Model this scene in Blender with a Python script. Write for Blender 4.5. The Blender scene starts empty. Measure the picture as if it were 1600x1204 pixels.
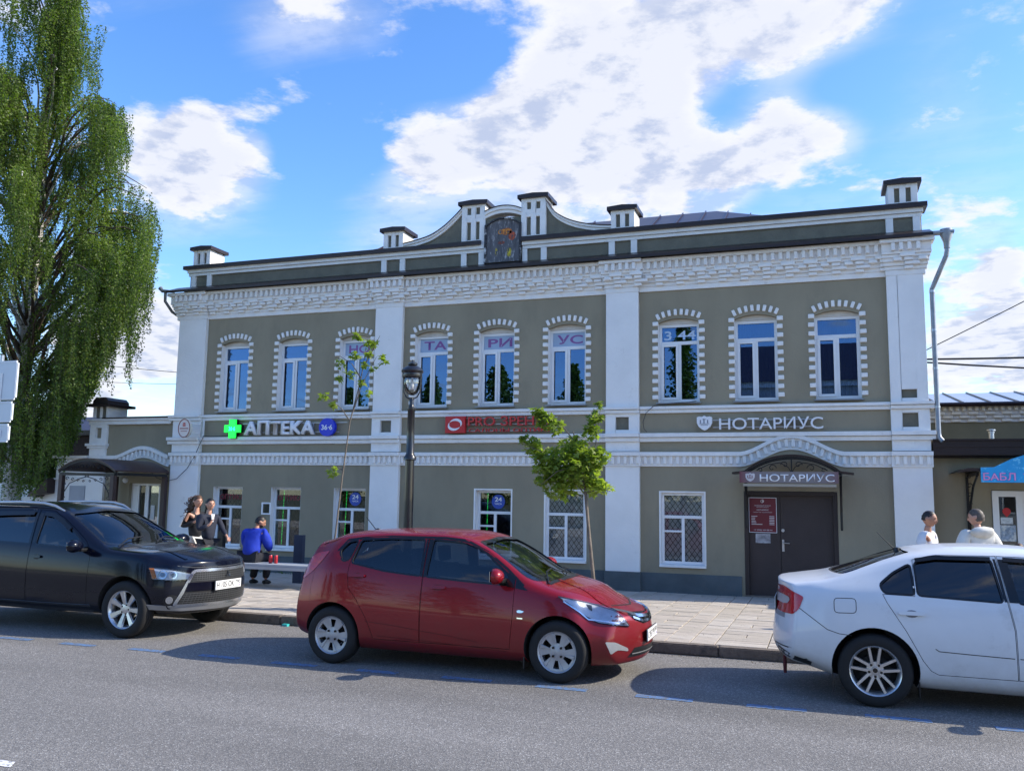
import bpy, bmesh, math, random
import numpy as np
from mathutils import Vector, Matrix
from mathutils.bvhtree import BVHTree
from mathutils import noise as mnoise
R = math.radians
random.seed(7)
S = bpy.context.scene
COL = S.collection

# ------------------------------------------------------------------ camera
H = 1.87
def cam_axes(p, r, y):
    cy, sy, cp, sp, cr, sr = math.cos(y), math.sin(y), math.cos(p), math.sin(p), math.cos(r), math.sin(r)
    f = Vector((sy*cp, cy*cp, sp)); r0 = Vector((cy, -sy, 0)); u0 = r0.cross(f)
    return cr*r0 + sr*u0, -sr*r0 + cr*u0, f
AR, AU, AF = cam_axes(.12348, .014725, -.33806)
cd = bpy.data.cameras.new('camera'); cam = bpy.data.objects.new('camera', cd); COL.objects.link(cam)
cd.sensor_width = 36; cd.lens = 36*1356.4/1600; cd.clip_end = 3000; cd.clip_start = .1
m = Matrix.Identity(4)
for i in range(3):
    m[i][0], m[i][1], m[i][2] = AR[i], AU[i], -AF[i]
m[2][3] = H
cam.matrix_world = m
S.camera = cam

# ------------------------------------------------------------------ world and sun
SUN = Vector((1.35, .42, 1.0)).normalized()
ELEV = math.asin(SUN.z); AZ = math.atan2(SUN.x, SUN.y)
W = bpy.data.worlds.new('World'); S.world = W; W.use_nodes = True
nt = W.node_tree; N = nt.nodes; Lk = nt.links
for n in list(N): N.remove(n)
def nn(t, **k):
    n = N.new(t)
    for a, b in k.items(): setattr(n, a, b)
    return n
def mth(op, a, b=None, c=None, clamp=False):
    n = nn('ShaderNodeMath', operation=op); n.use_clamp = clamp
    for i, v in enumerate((a, b, c)):
        if v is None: continue
        if isinstance(v, (int, float)): n.inputs[i].default_value = v
        else: Lk.new(v, n.inputs[i])
    return n.outputs[0]
out = nn('ShaderNodeOutputWorld'); bg = nn('ShaderNodeBackground'); bg.inputs[1].default_value = .15
sky = nn('ShaderNodeTexSky', sky_type='NISHITA', sun_disc=False, sun_elevation=ELEV, sun_rotation=AZ)
sky.air_density = 1.0; sky.dust_density = .6; sky.ozone_density = 3.0
hs = nn('ShaderNodeHueSaturation'); hs.inputs['Hue'].default_value = .508; hs.inputs['Saturation'].default_value = 1.24; hs.inputs['Value'].default_value = 1.0
Lk.new(sky.outputs[0], hs.inputs['Color'])
tc = nn('ShaderNodeTexCoord'); sep = nn('ShaderNodeSeparateXYZ'); Lk.new(tc.outputs['Generated'], sep.inputs[0])
zc = mth('MAXIMUM', sep.outputs[2], .05)
zc = mth('ADD', zc, .12)
cmb = nn('ShaderNodeCombineXYZ')
Lk.new(mth('DIVIDE', sep.outputs[0], zc), cmb.inputs[0]); Lk.new(mth('DIVIDE', sep.outputs[1], zc), cmb.inputs[1])
cmb.inputs[2].default_value = 3.7
def fbm(scale, detail, rough, vec, dist=0.):
    n = nn('ShaderNodeTexNoise'); n.inputs['Scale'].default_value = scale; n.inputs['Detail'].default_value = detail
    n.inputs['Roughness'].default_value = rough; n.inputs['Distortion'].default_value = dist
    Lk.new(vec, n.inputs['Vector']); return n.outputs['Fac']
n1 = fbm(2.7, 12, .62, cmb.outputs[0], .15)
n3 = fbm(6.5, 9, .6, cmb.outputs[0], .1)
n2 = fbm(.45, 3, .5, cmb.outputs[0])
mp = nn('ShaderNodeVectorMath', operation='ADD'); Lk.new(cmb.outputs[0], mp.inputs[0]); mp.inputs[1].default_value = (.07, .02, 0)
n1s = fbm(2.7, 8, .62, mp.outputs[0], .15)
mp3 = nn('ShaderNodeVectorMath', operation='ADD'); Lk.new(cmb.outputs[0], mp3.inputs[0]); mp3.inputs[1].default_value = (.035, .012, 0)
n3s = fbm(6.5, 6, .6, mp3.outputs[0], .1)
mp2 = nn('ShaderNodeMapping'); mp2.inputs['Scale'].default_value = (.5, 1.9, 1); mp2.inputs['Rotation'].default_value = (0, 0, .5)
Lk.new(cmb.outputs[0], mp2.inputs[0]); nw = fbm(.9, 7, .62, mp2.outputs[0], .6)
# banks of cloud: direction, radius, weight
BANKS = [(-0.3903, 0.8421, 0.3723, 0.085, 0.95),(-0.3357, 0.8574, 0.3901, 0.100, 0.95),(-0.2729, 0.8691, 0.4126, 0.100, 0.95),(-0.2350, 0.8625, 0.4482, 0.080, 0.80),(-0.1990, 0.8909, 0.4084, 0.100, 0.95),(-0.1687, 0.9162, 0.3634, 0.100, 0.95),(-0.1228, 0.9352, 0.3321, 0.080, 0.95),(-0.2313, 0.9056, 0.3555, 0.110, 0.95),(-0.2936, 0.8898, 0.3493, 0.090, 0.80),(-0.0935, 0.9248, 0.3687, 0.050, 0.60),(-0.2281, 0.8361, 0.4989, 0.090, 0.80),(-0.1615, 0.8450, 0.5098, 0.120, 0.95),(-0.0988, 0.8680, 0.4865, 0.110, 0.95),(-0.0488, 0.8838, 0.4652, 0.090, 0.95),(0.0018, 0.8812, 0.4727, 0.080, 0.80),(0.0444, 0.8720, 0.4875, 0.070, 0.80),(-0.1479, 0.8803, 0.4508, 0.090, 0.80),(-0.0457, 0.9173, 0.3956, 0.055, 0.80),(-0.0073, 0.9226, 0.3857, 0.055, 0.80),(0.0272, 0.9268, 0.3745, 0.045, 0.70),(-0.0340, 0.9308, 0.3639, 0.050, 0.70),(-0.0743, 0.9332, 0.3516, 0.050, 0.60),(-0.6321, 0.6899, 0.3527, 0.075, 0.95),(-0.6005, 0.7087, 0.3703, 0.050, 0.70),(-0.5868, 0.7354, 0.3389, 0.080, 0.80),(-0.6246, 0.7129, 0.3188, 0.080, 0.80),(-0.5596, 0.7460, 0.3611, 0.035, 0.40),(-0.6689, 0.7253, 0.1627, 0.080, 0.95),(-0.6927, 0.7002, 0.1728, 0.070, 0.90),(-0.7038, 0.6985, 0.1291, 0.070, 0.90),(-0.6558, 0.7404, 0.1474, 0.060, 0.80),(-0.7093, 0.6998, 0.0846, 0.040, 0.90),(-0.7215, 0.6855, 0.0979, 0.030, 0.70),(0.1756, 0.9686, 0.1762, 0.080, 0.95),(0.1414, 0.9770, 0.1596, 0.060, 0.80),(0.1911, 0.9724, 0.1340, 0.060, 0.80),(0.1816, 0.9572, 0.2255, 0.035, 0.80),(0.1348, 0.9831, 0.1242, 0.050, 0.60),(0.1653, 0.9527, 0.2551, 0.050, 0.30),(0.1429, 0.9330, 0.3303, 0.240, 0.28),(0.1025, 0.8956, 0.4329, 0.120, 0.22),(-0.4922, 0.7237, 0.4838, 0.100, 0.40),(-0.4486, 0.7681, 0.4570, 0.120, 0.25),(-0.4365, 0.8441, 0.3113, 0.120, 0.30),(-0.5263, 0.7460, 0.4081, 0.120, 0.18),(-0.0603, 0.9010, 0.4295, 0.050, -0.50),(-0.3658, 0.8167, 0.4462, 0.090, -0.40),(0.0436, 0.9038, 0.4258, 0.090, -0.25),(-0.5065, 0.7959, 0.3317, 0.100, -0.30),(-0.6514, 0.6445, 0.4004, 0.100, -0.20),(-0.4877, 0.7723, 0.4071, 0.100, -0.60),(-0.4401, 0.8157, 0.3754, 0.050, -0.30),(-0.5941, 0.6868, 0.4187, 0.090, -0.30),(0.0786, 0.9459, 0.3149, 0.090, -0.10)]
acc = mth('SUBTRACT', mth('MULTIPLY', mth('SUBTRACT', n2, .5), .5), .22)
for (dx, dy, dz, rad, w) in BANKS:
    d = nn('ShaderNodeVectorMath', operation='DISTANCE'); Lk.new(tc.outputs['Generated'], d.inputs[0]); d.inputs[1].default_value = (dx, dy, dz)
    mr = nn('ShaderNodeMapRange', interpolation_type='SMOOTHSTEP')
    mr.inputs['From Min'].default_value = rad; mr.inputs['From Max'].default_value = 0.0
    mr.inputs['To Min'].default_value = 0.0; mr.inputs['To Max'].default_value = w
    Lk.new(d.outputs['Value'], mr.inputs['Value'])
    acc = mth('ADD', acc, mr.outputs[0])
dens = mth('ADD', mth('ADD', mth('MULTIPLY', mth('SUBTRACT', n1, .5), 3.4), mth('MULTIPLY', mth('SUBTRACT', n3, .5), 1.0)), mth('MULTIPLY', acc, .85))
def ramp(v, a, b, lo=0., hi=1.):
    mr = nn('ShaderNodeMapRange', interpolation_type='SMOOTHSTEP')
    for k, x in zip(('From Min', 'From Max', 'To Min', 'To Max'), (a, b, lo, hi)): mr.inputs[k].default_value = x
    Lk.new(v, mr.inputs['Value']); return mr.outputs[0]
cover = ramp(dens, -.02, .52)
wisp = mth('MULTIPLY', ramp(mth('ADD', mth('MULTIPLY', mth('SUBTRACT', nw, .5), 1.3), mth('MULTIPLY', acc, .8)), -.24, .42), .58)
cover = mth('MAXIMUM', cover, wisp)
shade = mth('ADD', mth('SUBTRACT', n1s, n1), mth('MULTIPLY', mth('SUBTRACT', n3s, n3), .55))                     # thicker towards the sun = on the shaded side
body = ramp(dens, .30, .95)
lit = mth('SUBTRACT', mth('SUBTRACT', 1.0, mth('MULTIPLY', body, .20)), mth('MULTIPLY', ramp(shade, -.03, .13), .62))
cc = nn('ShaderNodeMix', data_type='RGBA'); Lk.new(lit, cc.inputs[0])
CLOUD = 2.9
cc.inputs[6].default_value = (.50*CLOUD, .60*CLOUD, .86*CLOUD, 1); cc.inputs[7].default_value = (1.06*CLOUD, 1.07*CLOUD, 1.13*CLOUD, 1)
mx = nn('ShaderNodeMix', data_type='RGBA'); Lk.new(mth('MULTIPLY', cover, .97), mx.inputs[0])
Lk.new(hs.outputs[0], mx.inputs[6]); Lk.new(cc.outputs[2], mx.inputs[7])
Lk.new(mx.outputs[2], bg.inputs[0]); Lk.new(bg.outputs[0], out.inputs[0])
W.cycles.sampling_method = 'AUTOMATIC'

sl = bpy.data.lights.new('sun', 'SUN'); so = bpy.data.objects.new('sun', sl); COL.objects.link(so)
sl.energy = 3.05; sl.angle = R(.53); sl.color = (1, .92, .77)
so.rotation_mode = 'QUATERNION'; so.rotation_quaternion = SUN.to_track_quat('Z', 'Y')
vs = S.view_settings; vs.view_transform = 'Standard'; vs.look = 'None'; vs.gamma = 1; vs.exposure = 1.1; vs.use_curve_mapping = False
S.cycles.max_bounces = 8; S.cycles.transparent_max_bounces = 16; S.cycles.caustics_reflective = False; S.cycles.caustics_refractive = False
S.cycles.sample_clamp_indirect = 6
S.cycles.use_denoising = True

# ------------------------------------------------------------------ materials
def mat(name, c, rough=.6, metal=0., var=.12, scale=3., bump=0., bscale=40., coat=0., detail=6, emis=None, estr=0., spec=.5, stain=None, vscale=None):
    m = bpy.data.materials.new(name); m.use_nodes = True; t = m.node_tree; n = t.nodes; l = t.links
    b = n['Principled BSDF']; b.inputs['Roughness'].default_value = rough; b.inputs['Metallic'].default_value = metal
    b.inputs['Coat Weight'].default_value = coat; b.inputs['Coat Roughness'].default_value = .03; b.inputs['Specular IOR Level'].default_value = spec
    b.inputs['Base Color'].default_value = (*c, 1)
    tcn = n.new('ShaderNodeTexCoord'); vec = tcn.outputs['Object']
    if vscale:
        mpn = n.new('ShaderNodeMapping'); mpn.inputs['Scale'].default_value = vscale; l.new(vec, mpn.inputs[0]); vec = mpn.outputs[0]
    if var:
        ns = n.new('ShaderNodeTexNoise'); ns.inputs['Scale'].default_value = scale; ns.inputs['Detail'].default_value = detail; ns.inputs['Roughness'].default_value = .6
        l.new(vec, ns.inputs['Vector'])
        mr = n.new('ShaderNodeMapRange'); mr.inputs['From Min'].default_value = .3; mr.inputs['From Max'].default_value = .7
        mr.inputs['To Min'].default_value = 1-var; mr.inputs['To Max'].default_value = 1+var; l.new(ns.outputs['Fac'], mr.inputs['Value'])
        mm = n.new('ShaderNodeMix'); mm.data_type = 'RGBA'; mm.blend_type = 'MULTIPLY'; mm.inputs[0].default_value = 1
        mm.inputs[6].default_value = (*c, 1); l.new(mr.outputs[0], mm.inputs[7]); src = mm.outputs[2]
        if stain:   # (colour, scale, low, high)
            s2 = n.new('ShaderNodeTexNoise'); s2.inputs['Scale'].default_value = stain[1]; s2.inputs['Detail'].default_value = 8; s2.inputs['Roughness'].default_value = .7
            l.new(vec, s2.inputs['Vector'])
            r2 = n.new('ShaderNodeMapRange'); r2.inputs['From Min'].default_value = stain[2]; r2.inputs['From Max'].default_value = stain[3]; l.new(s2.outputs['Fac'], r2.inputs['Value'])
            m3 = n.new('ShaderNodeMix'); m3.data_type = 'RGBA'; l.new(r2.outputs[0], m3.inputs[0]); l.new(src, m3.inputs[6]); m3.inputs[7].default_value = (*stain[0], 1); src = m3.outputs[2]
        l.new(src, b.inputs['Base Color'])
    if bump:
        nb = n.new('ShaderNodeTexNoise'); nb.inputs['Scale'].default_value = bscale; nb.inputs['Detail'].default_value = 6; l.new(vec, nb.inputs['Vector'])
        bn = n.new('ShaderNodeBump'); bn.inputs['Strength'].default_value = bump; bn.inputs['Distance'].default_value = .02; l.new(nb.outputs['Fac'], bn.inputs['Height']); l.new(bn.outputs[0], b.inputs['Normal'])
    if emis:
        b.inputs['Emission Color'].default_value = (*emis, 1); b.inputs['Emission Strength'].default_value = estr
    return m
def glass_mat(name, tint, refl, rough=.0, ior=1.5, gtint=(.95, .97, 1)):
    m = bpy.data.materials.new(name); m.use_nodes = True; t = m.node_tree; n = t.nodes; l = t.links
    for x in list(n): n.remove(x)
    o = n.new('ShaderNodeOutputMaterial'); mi = n.new('ShaderNodeMixShader'); tr = n.new('ShaderNodeBsdfTransparent'); gl = n.new('ShaderNodeBsdfGlossy')
    tr.inputs[0].default_value = (*tint, 1); gl.inputs['Roughness'].default_value = rough; gl.inputs['Color'].default_value = (*gtint, 1)
    lw = n.new('ShaderNodeFresnel'); lw.inputs[0].default_value = ior
    mr = n.new('ShaderNodeMapRange'); mr.inputs['To Min'].default_value = refl; mr.inputs['To Max'].default_value = 1; l.new(lw.outputs[0], mr.inputs['Value'])
    l.new(mr.outputs[0], mi.inputs[0]); l.new(tr.outputs[0], mi.inputs[1]); l.new(gl.outputs[0], mi.inputs[2]); l.new(mi.outputs[0], o.inputs[0])
    return m
GREEN = mat('olive_render', (.285, .250, .175), .85, var=.13, scale=.9, bump=.25, bscale=55, stain=((.215, .193, .138), 1.1, .52, .80), vscale=(1, 1, .45))
WHITE = mat('white_wall_paint', (.82, .81, .79), .6, var=.05, scale=1.6, bump=.3, bscale=25, stain=((.50, .48, .45), 2.2, .62, .88))
TRIM = mat('white_brick_paint', (.80, .79, .77), .6, var=.06, scale=5, bump=.3, bscale=30, stain=((.42, .39, .36), 3.0, .60, .85))
PLINTH = mat('grey_plinth_paint', (.075, .095, .105), .7, var=.2, scale=2.5, bump=.4, bscale=30, stain=((.11, .11, .105), 4, .55, .8))
BROWN = mat('dark_brown_sheet_metal', (.028, .016, .015), .35, metal=.3, var=.2, scale=4)
ROOFM = mat('brown_roof_sheet', (.06, .04, .045), .30, metal=.5, var=.15, scale=2, bump=.1, bscale=3)
PVC = mat('white_window_plastic', (.78, .79, .80), .35, var=.03)
GLASS = glass_mat('window_glass', (.45, .5, .52), .16, gtint=(.30, .52, .95))
GLASSB = glass_mat('door_glass', (.85, .88, .88), .015)
ROOM = mat('dark_room', (.035, .035, .04), .9, var=.3, scale=1.5)
CURTAIN = mat('pale_curtain', (.45, .46, .47), .9, var=.2, scale=14, vscale=(6, 1, .3))
DARKGREEN = mat('dark_olive_brick', (.165, .155, .118), .85, var=.15, scale=4, bump=.5, bscale=25)  # darker olive of the sunk panels, slots and parapet
BLACKM = mat('black_metal', (.012, .012, .013), .4, metal=.3, var=.2)
STEEL = mat('galvanised_steel', (.45, .47, .5), .35, metal=.85, var=.15, scale=8)
RUBBER = mat('tyre_rubber', (.010, .010, .011), .8, var=.2, scale=20)
ASPH = mat('asphalt', (.135, .132, .128), .9, var=.06, scale=.8)
def asphalt():
    t = ASPH.node_tree; n = t.nodes; l = t.links; b = n['Principled BSDF']
    tcn = n.new('ShaderNodeTexCoord')
    v = n.new('ShaderNodeTexVoronoi'); v.inputs['Scale'].default_value = 105; l.new(tcn.outputs['Object'], v.inputs['Vector'])
    sepc = n.new('ShaderNodeSeparateColor'); l.new(v.outputs['Color'], sepc.inputs[0])
    rr = n.new('ShaderNodeValToRGB'); e = rr.color_ramp.elements
    e[0].position = 0; e[0].color = (.10, .10, .102, 1); e[1].position = 1; e[1].color = (.36, .355, .345, 1)
    for p, c in ((.35, (.148, .139, .131)), (.7, (.190, .179, .168)), (.9, (.235, .222, .208))): q = e.new(p); q.color = (*c, 1)
    l.new(sepc.outputs[0], rr.inputs[0])
    n2 = n.new('ShaderNodeTexNoise'); n2.inputs['Scale'].default_value = .8; n2.inputs['Detail'].default_value = 6; mpl = n.new('ShaderNodeMapping'); mpl.inputs['Scale'].default_value = (.18, 1.3, 1); l.new(tcn.outputs['Object'], mpl.inputs[0]); l.new(mpl.outputs[0], n2.inputs['Vector'])
    m2 = n.new('ShaderNodeMapRange'); m2.inputs['From Min'].default_value = .3; m2.inputs['From Max'].default_value = .7; m2.inputs['To Min'].default_value = .82; m2.inputs['To Max'].default_value = 1.18
    l.new(n2.outputs[0], m2.inputs[0])
    mx = n.new('ShaderNodeMix'); mx.data_type = 'RGBA'; mx.blend_type = 'MULTIPLY'; mx.inputs[0].default_value = 1; l.new(rr.outputs[0], mx.inputs[6]); l.new(m2.outputs[0], mx.inputs[7])
    # dark worn patches
    n3 = n.new('ShaderNodeTexNoise'); n3.inputs['Scale'].default_value = 1.3; n3.inputs['Detail'].default_value = 9; n3.inputs['Roughness'].default_value = .75
    mp = n.new('ShaderNodeMapping'); mp.inputs['Scale'].default_value = (.6, 1.6, 1); l.new(tcn.outputs['Object'], mp.inputs[0]); l.new(mp.outputs[0], n3.inputs['Vector'])
    m3 = n.new('ShaderNodeMapRange'); m3.inputs['From Min'].default_value = .66; m3.inputs['From Max'].default_value = .74; m3.inputs['To Min'].default_value = 1; m3.inputs['To Max'].default_value = .55
    l.new(n3.outputs[0], m3.inputs[0])
    my = n.new('ShaderNodeMix'); my.data_type = 'RGBA'; my.blend_type = 'MULTIPLY'; my.inputs[0].default_value = 1; l.new(mx.outputs[2], my.inputs[6]); l.new(m3.outputs[0], my.inputs[7])
    l.new(my.outputs[2], b.inputs['Base Color'])
    bn = n.new('ShaderNodeBump'); bn.inputs['Strength'].default_value = .6; bn.inputs['Distance'].default_value = .006; l.new(v.outputs['Distance'], bn.inputs['Height']); l.new(bn.outputs[0], b.inputs['Normal'])
asphalt()

# ------------------------------------------------------------------ helpers
class MB:
    def __init__(s): s.v = []; s.f = []
    def add(s, vs, fs):
        k = len(s.v); s.v += [tuple(a) for a in vs]; s.f += [tuple(i+k for i in f) for f in fs]; return s
    def box(s, x0, x1, y0, y1, z0, z1):
        return s.add([(x0,y0,z0),(x1,y0,z0),(x1,y1,z0),(x0,y1,z0),(x0,y0,z1),(x1,y0,z1),(x1,y1,z1),(x0,y1,z1)],
                     [(0,3,2,1),(4,5,6,7),(0,1,5,4),(1,2,6,5),(2,3,7,6),(3,0,4,7)])
    def prism(s, pts, y0, y1, axis='y'):       # polygon in x-z pushed along y (or y-z along x, x-y along z)
        n = len(pts)
        g = {'y': lambda a, b, c: (a, c, b), 'x': lambda a, b, c: (c, a, b), 'z': lambda a, b, c: (a, b, c)}[axis]
        vs = [g(a, b, y0) for a, b in pts] + [g(a, b, y1) for a, b in pts]
        return s.add(vs, [tuple(range(n)), tuple(range(2*n-1, n-1, -1))] + [(i, i+n, (i+1) % n+n, (i+1) % n) for i in range(n)])
    def strip(s, a, b, y0, y1):                # band between two polylines (x,z), pushed along y; quads
        n = len(a); k = []
        for yy in (y0, y1): k += [(p[0], yy, p[1]) for p in a] + [(p[0], yy, p[1]) for p in b]
        f = []
        for i in range(n-1):
            f += [(i, i+1, n+i+1, n+i), (2*n+i+1, 2*n+i, 3*n+i, 3*n+i+1), (i+1, i, 2*n+i, 2*n+i+1), (n+i, n+i+1, 3*n+i+1, 3*n+i)]
        f += [(0, n, 3*n, 2*n), (n-1, 3*n-1, 4*n-1, 2*n-1)]
        return s.add(k, f)
    def tube(s, pts, r, n=8, cap=True):
        pts = [Vector(p) for p in pts]; rs = r if isinstance(r, (list, tuple)) else [r]*len(pts); k = []
        up = None
        for i, p in enumerate(pts):
            d = (pts[min(i+1, len(pts)-1)] - pts[max(i-1, 0)]).normalized()
            if up is None: up = d.orthogonal().normalized()
            up = (up - d*up.dot(d)).normalized(); w = d.cross(up)
            k += [p + (up*math.cos(2*math.pi*j/n) + w*math.sin(2*math.pi*j/n))*rs[i] for j in range(n)]
        f = [(i*n+j, i*n+(j+1) % n, (i+1)*n+(j+1) % n, (i+1)*n+j) for i in range(len(pts)-1) for j in range(n)]
        if cap: f += [tuple(range(n-1, -1, -1)), tuple((len(pts)-1)*n+j for j in range(n))]
        return s.add(k, f)
    def lathe(s, prof, c=(0, 0, 0), n=20, axis='z', a0=0., a1=2*math.pi):
        k = []; full = abs(a1-a0-2*math.pi) < 1e-6; m = n if full else n+1
        for r, h in prof:
            for j in range(m):
                a = a0+(a1-a0)*j/n
                p = (r*math.cos(a), r*math.sin(a), h)
                if axis == 'y': p = (p[0], p[2], p[1])
                if axis == 'x': p = (p[2], p[0], p[1])
                k.append((p[0]+c[0], p[1]+c[1], p[2]+c[2]))
        f = [(i*m+j, i*m+(j+1) % m, (i+1)*m+(j+1) % m, (i+1)*m+j) for i in range(len(prof)-1) for j in range(m if full else n)]
        return s.add(k, f)
    def mesh(s, name):
        me = bpy.data.meshes.new(name); me.from_pydata(s.v, [], s.f); me.update()
        bm = bmesh.new(); bm.from_mesh(me); bmesh.ops.remove_doubles(bm, verts=bm.verts, dist=1e-6) if len(s.v) < 20000 else None
        bmesh.ops.recalc_face_normals(bm, faces=bm.faces); bm.to_mesh(me); bm.free(); return me
def thing(name, label, cat, loc=(0, 0, 0), rz=0., group=None):
    o = bpy.data.objects.new(name, None); COL.objects.link(o); o.location = loc; o.rotation_euler = (0, 0, rz)
    o.empty_display_size = .2; o['label'] = label; o['category'] = cat
    if group: o['group'] = group
    return o
def tag(o, label, cat, group=None):
    o['label'] = label; o['category'] = cat
    if group: o['group'] = group
    return o
def wroot(o):
    while o.parent: o = o.parent
    return o
def part(name, mb, m, parent=None, smooth=False, world=True, kind=None, label=None, loc=None, bevel=0):
    me = mb.mesh(name) if isinstance(mb, MB) else mb
    o = bpy.data.objects.new(name, me); COL.objects.link(o)
    if m is not None and not me.materials: me.materials.append(m)
    if smooth:
        me.shade_smooth()
        me.set_sharp_from_angle(angle=R(smooth if smooth is not True else 40))
    if bevel:
        b = o.modifiers.new('b', 'BEVEL'); b.width = bevel; b.segments = 2; b.limit_method = 'ANGLE'
    if loc: o.location = loc
    if parent:
        o.parent = parent
        if world:
            r = wroot(o); o.matrix_parent_inverse = (Matrix.Translation(r.location) if parent == r else Matrix.Identity(4)).inverted()
    if kind: o['kind'] = kind
    if label: o['label'] = label
    return o
def clone(o, parent, loc=None, rot=None, world=True):
    c = o.copy(); COL.objects.link(c); c.parent = parent
    if loc is not None: c.location = loc
    if rot is not None: c.rotation_euler = rot
    return c
def text_mesh(txt, size, depth=0., width=None, bold=0., align='LEFT', spacing=1.):
    txt = txt.translate(str.maketrans('РСАОТЕКНМВХ', 'PCAOTEKHMBX')); c = bpy.data.curves.new('t', 'FONT'); c.body = txt; c.size = size; c.extrude = depth/2; c.offset = bold; c.align_x = align; c.space_character = spacing
    o = bpy.data.objects.new('t', c); COL.objects.link(o)
    me = bpy.data.meshes.new_from_object(o.evaluated_get(bpy.context.evaluated_depsgraph_get()))
    bpy.data.objects.remove(o); bpy.data.curves.remove(c)
    xs = [v.co.x for v in me.vertices]; w0 = max(xs)-min(xs); x0 = min(xs)
    ys = [v.co.y for v in me.vertices]; y0 = min(ys); h0 = max(ys)-y0
    for v in me.vertices:
        v.co.x -= x0 if align == 'LEFT' else 0; v.co.y -= y0
    me['w'] = w0; me['h'] = h0
    return me
def text_part(name, txt, x0, x1, z0, z1, y, depth, m, parent, bold=0., loc_world=True):
    """letters standing on a wall that faces -y, filling the box x0..x1, z0..z1"""
    me = text_mesh(txt, 1., 0., bold=bold)
    sx = (x1-x0)/me['w']; sz = (z1-z0)/me['h']
    for v in me.vertices: v.co = Vector((x0+v.co.x*sx, y, z0+v.co.y*sz))
    if depth:
        bm = bmesh.new(); bm.from_mesh(me); r = bmesh.ops.extrude_face_region(bm, geom=bm.faces[:])
        bmesh.ops.translate(bm, verts=[g for g in r['geom'] if isinstance(g, bmesh.types.BMVert)], vec=(0, depth, 0))
        bmesh.ops.recalc_face_normals(bm, faces=bm.faces); bm.to_mesh(me); bm.free()
    me.name = name
    return part(name, me, m, parent, world=loc_world)
def struct(name, mb, m, smooth=False):
    o = part(name, mb, m, None, smooth); o['kind'] = 'structure'; return o
# ------------------------------------------------------------------ ground
def gz(y):                     # paving falls slightly from the kerb to the house wall
    return .12*(17.31-y)/(17.31-10.85) if y < 17.31 else 0.
g = MB(); g.add([(-400, -300, -.35), (400, -300, -.35), (400, 900, -.35), (-400, 900, -.35)], [(0, 1, 2, 3)])
struct('ground', g, mat('distant_ground', (.09, .10, .06), .95, var=.3, scale=.2))
g = MB(); g.add([(-120, -9, 0), (120, -9, 0), (120, 10.7, 0), (-120, 10.7, 0)], [(0, 1, 2, 3)])
road = struct('road', g, ASPH)
KERB = mat('grey_kerb_stone', (.17, .14, .115), .9, var=.25, scale=6, bump=.6, bscale=40, stain=((.08, .07, .065), 5, .5, .7))
PAVE = [mat('paving_slab_'+n, c, .9, var=.14, scale=7, bump=.4, bscale=60, stain=((.26, .235, .20), 2.5, .6, .9)) for n, c in (('light', (.44, .385, .325)), ('warm', (.41, .36, .30)), ('pale', (.47, .42, .36)))]
JOINT = mat('sandy_joint', (.11, .095, .08), .95, var=.3, scale=5)
kerb_root = struct('kerb', MB().box(-60, 60, 10.74, 10.84, -.3, .05), KERB)
ks = MB().box(-.496, .496, 0, .15, 0, .123).mesh('kerb_stone')
KERBBM = bmesh.new(); KERBBM.from_mesh(ks); bmesh.ops.bevel(KERBBM, geom=KERBBM.edges[:], offset=.012, segments=2, affect='EDGES'); KERBBM.to_mesh(ks); KERBBM.free()
ks.materials.append(KERB)
for i in range(-34, 20):
    o = bpy.data.objects.new('kerb_stone', ks); COL.objects.link(o); o.parent = kerb_root
    o.location = (i+.35, 10.7+random.uniform(-.004, .004), random.uniform(-.004, .002)); o.rotation_euler = (0, 0, random.uniform(-.003, .003))
# pavement base sheet, sloping
g = MB(); g.add([(-60, 10.85, .085), (60, 10.85, .085), (60, 17.6, -.04), (-60, 17.6, -.04), (-60, 10.85, -.3), (60, 10.85, -.3), (60, 17.6, -.3), (-60, 17.6, -.3)],
                [(0, 1, 2, 3), (0, 4, 5, 1), (1, 5, 6, 2), (2, 6, 7, 3), (3, 7, 4, 0)])
pave = struct('pavement', g, JOINT)
# paving: panels of narrow bricks laid lengthwise between soldier rows; the ones that show largest are single slabs
singles = []; rest = []
SL = (17.31-10.85); ang = math.atan2(-.12, SL)
y = 10.855; row = 0
PWX = .60
def slab(x0, x1, y0, y1):
    big = (-7.9 < x0 < .3 and y1 < 14.3)
    (singles if big else rest).append((x0, x1, y0, y1))
ix = -62
while ix*PWX < 9:
    x0 = ix*PWX
    band = (ix % 3 == 0)
    y = 10.856
    if band:                                   # a band of two long stretchers
        while y < 17.25:
            slab(x0, x0+PWX*.5-.014, y, y+.288); slab(x0+PWX*.5, x0+PWX-.014, y+0, y+.288); y += .30
    else:
        k = 0
        while y < 17.25:
            if k % 6 == 5:
                slab(x0, x0+.286, y, y+.288); slab(x0+.30, x0+.586, y, y+.288); y += .30
            else:
                slab(x0, x0+.586, y, y+.138); y += .15
            k += 1
    ix += 1
singles.sort(key=lambda s: (s[0]+2.2)**2*.25+(s[2]-10.8)**2)
rest += singles[290:]; singles = singles[:290]
def slab_verts(x0, x1, y0, y1, dz):
    b = .002; h = .03; v = []
    for zz, e in ((-h, 0), (-b, 0), (0, b)):
        for xx, yy in ((x0+e, y0+e), (x1-e, y0+e), (x1-e, y1-e), (x0+e, y1-e)): v.append((xx, yy, gz(yy)+zz+dz))
    f = [(8, 9, 10, 11)] + [(i, (i+1) % 4, 4+(i+1) % 4, 4+i) for i in range(4)] + [(4+i, 4+(i+1) % 4, 8+(i+1) % 4, 8+i) for i in range(4)]
    return v, f
mcache = {}
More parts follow.
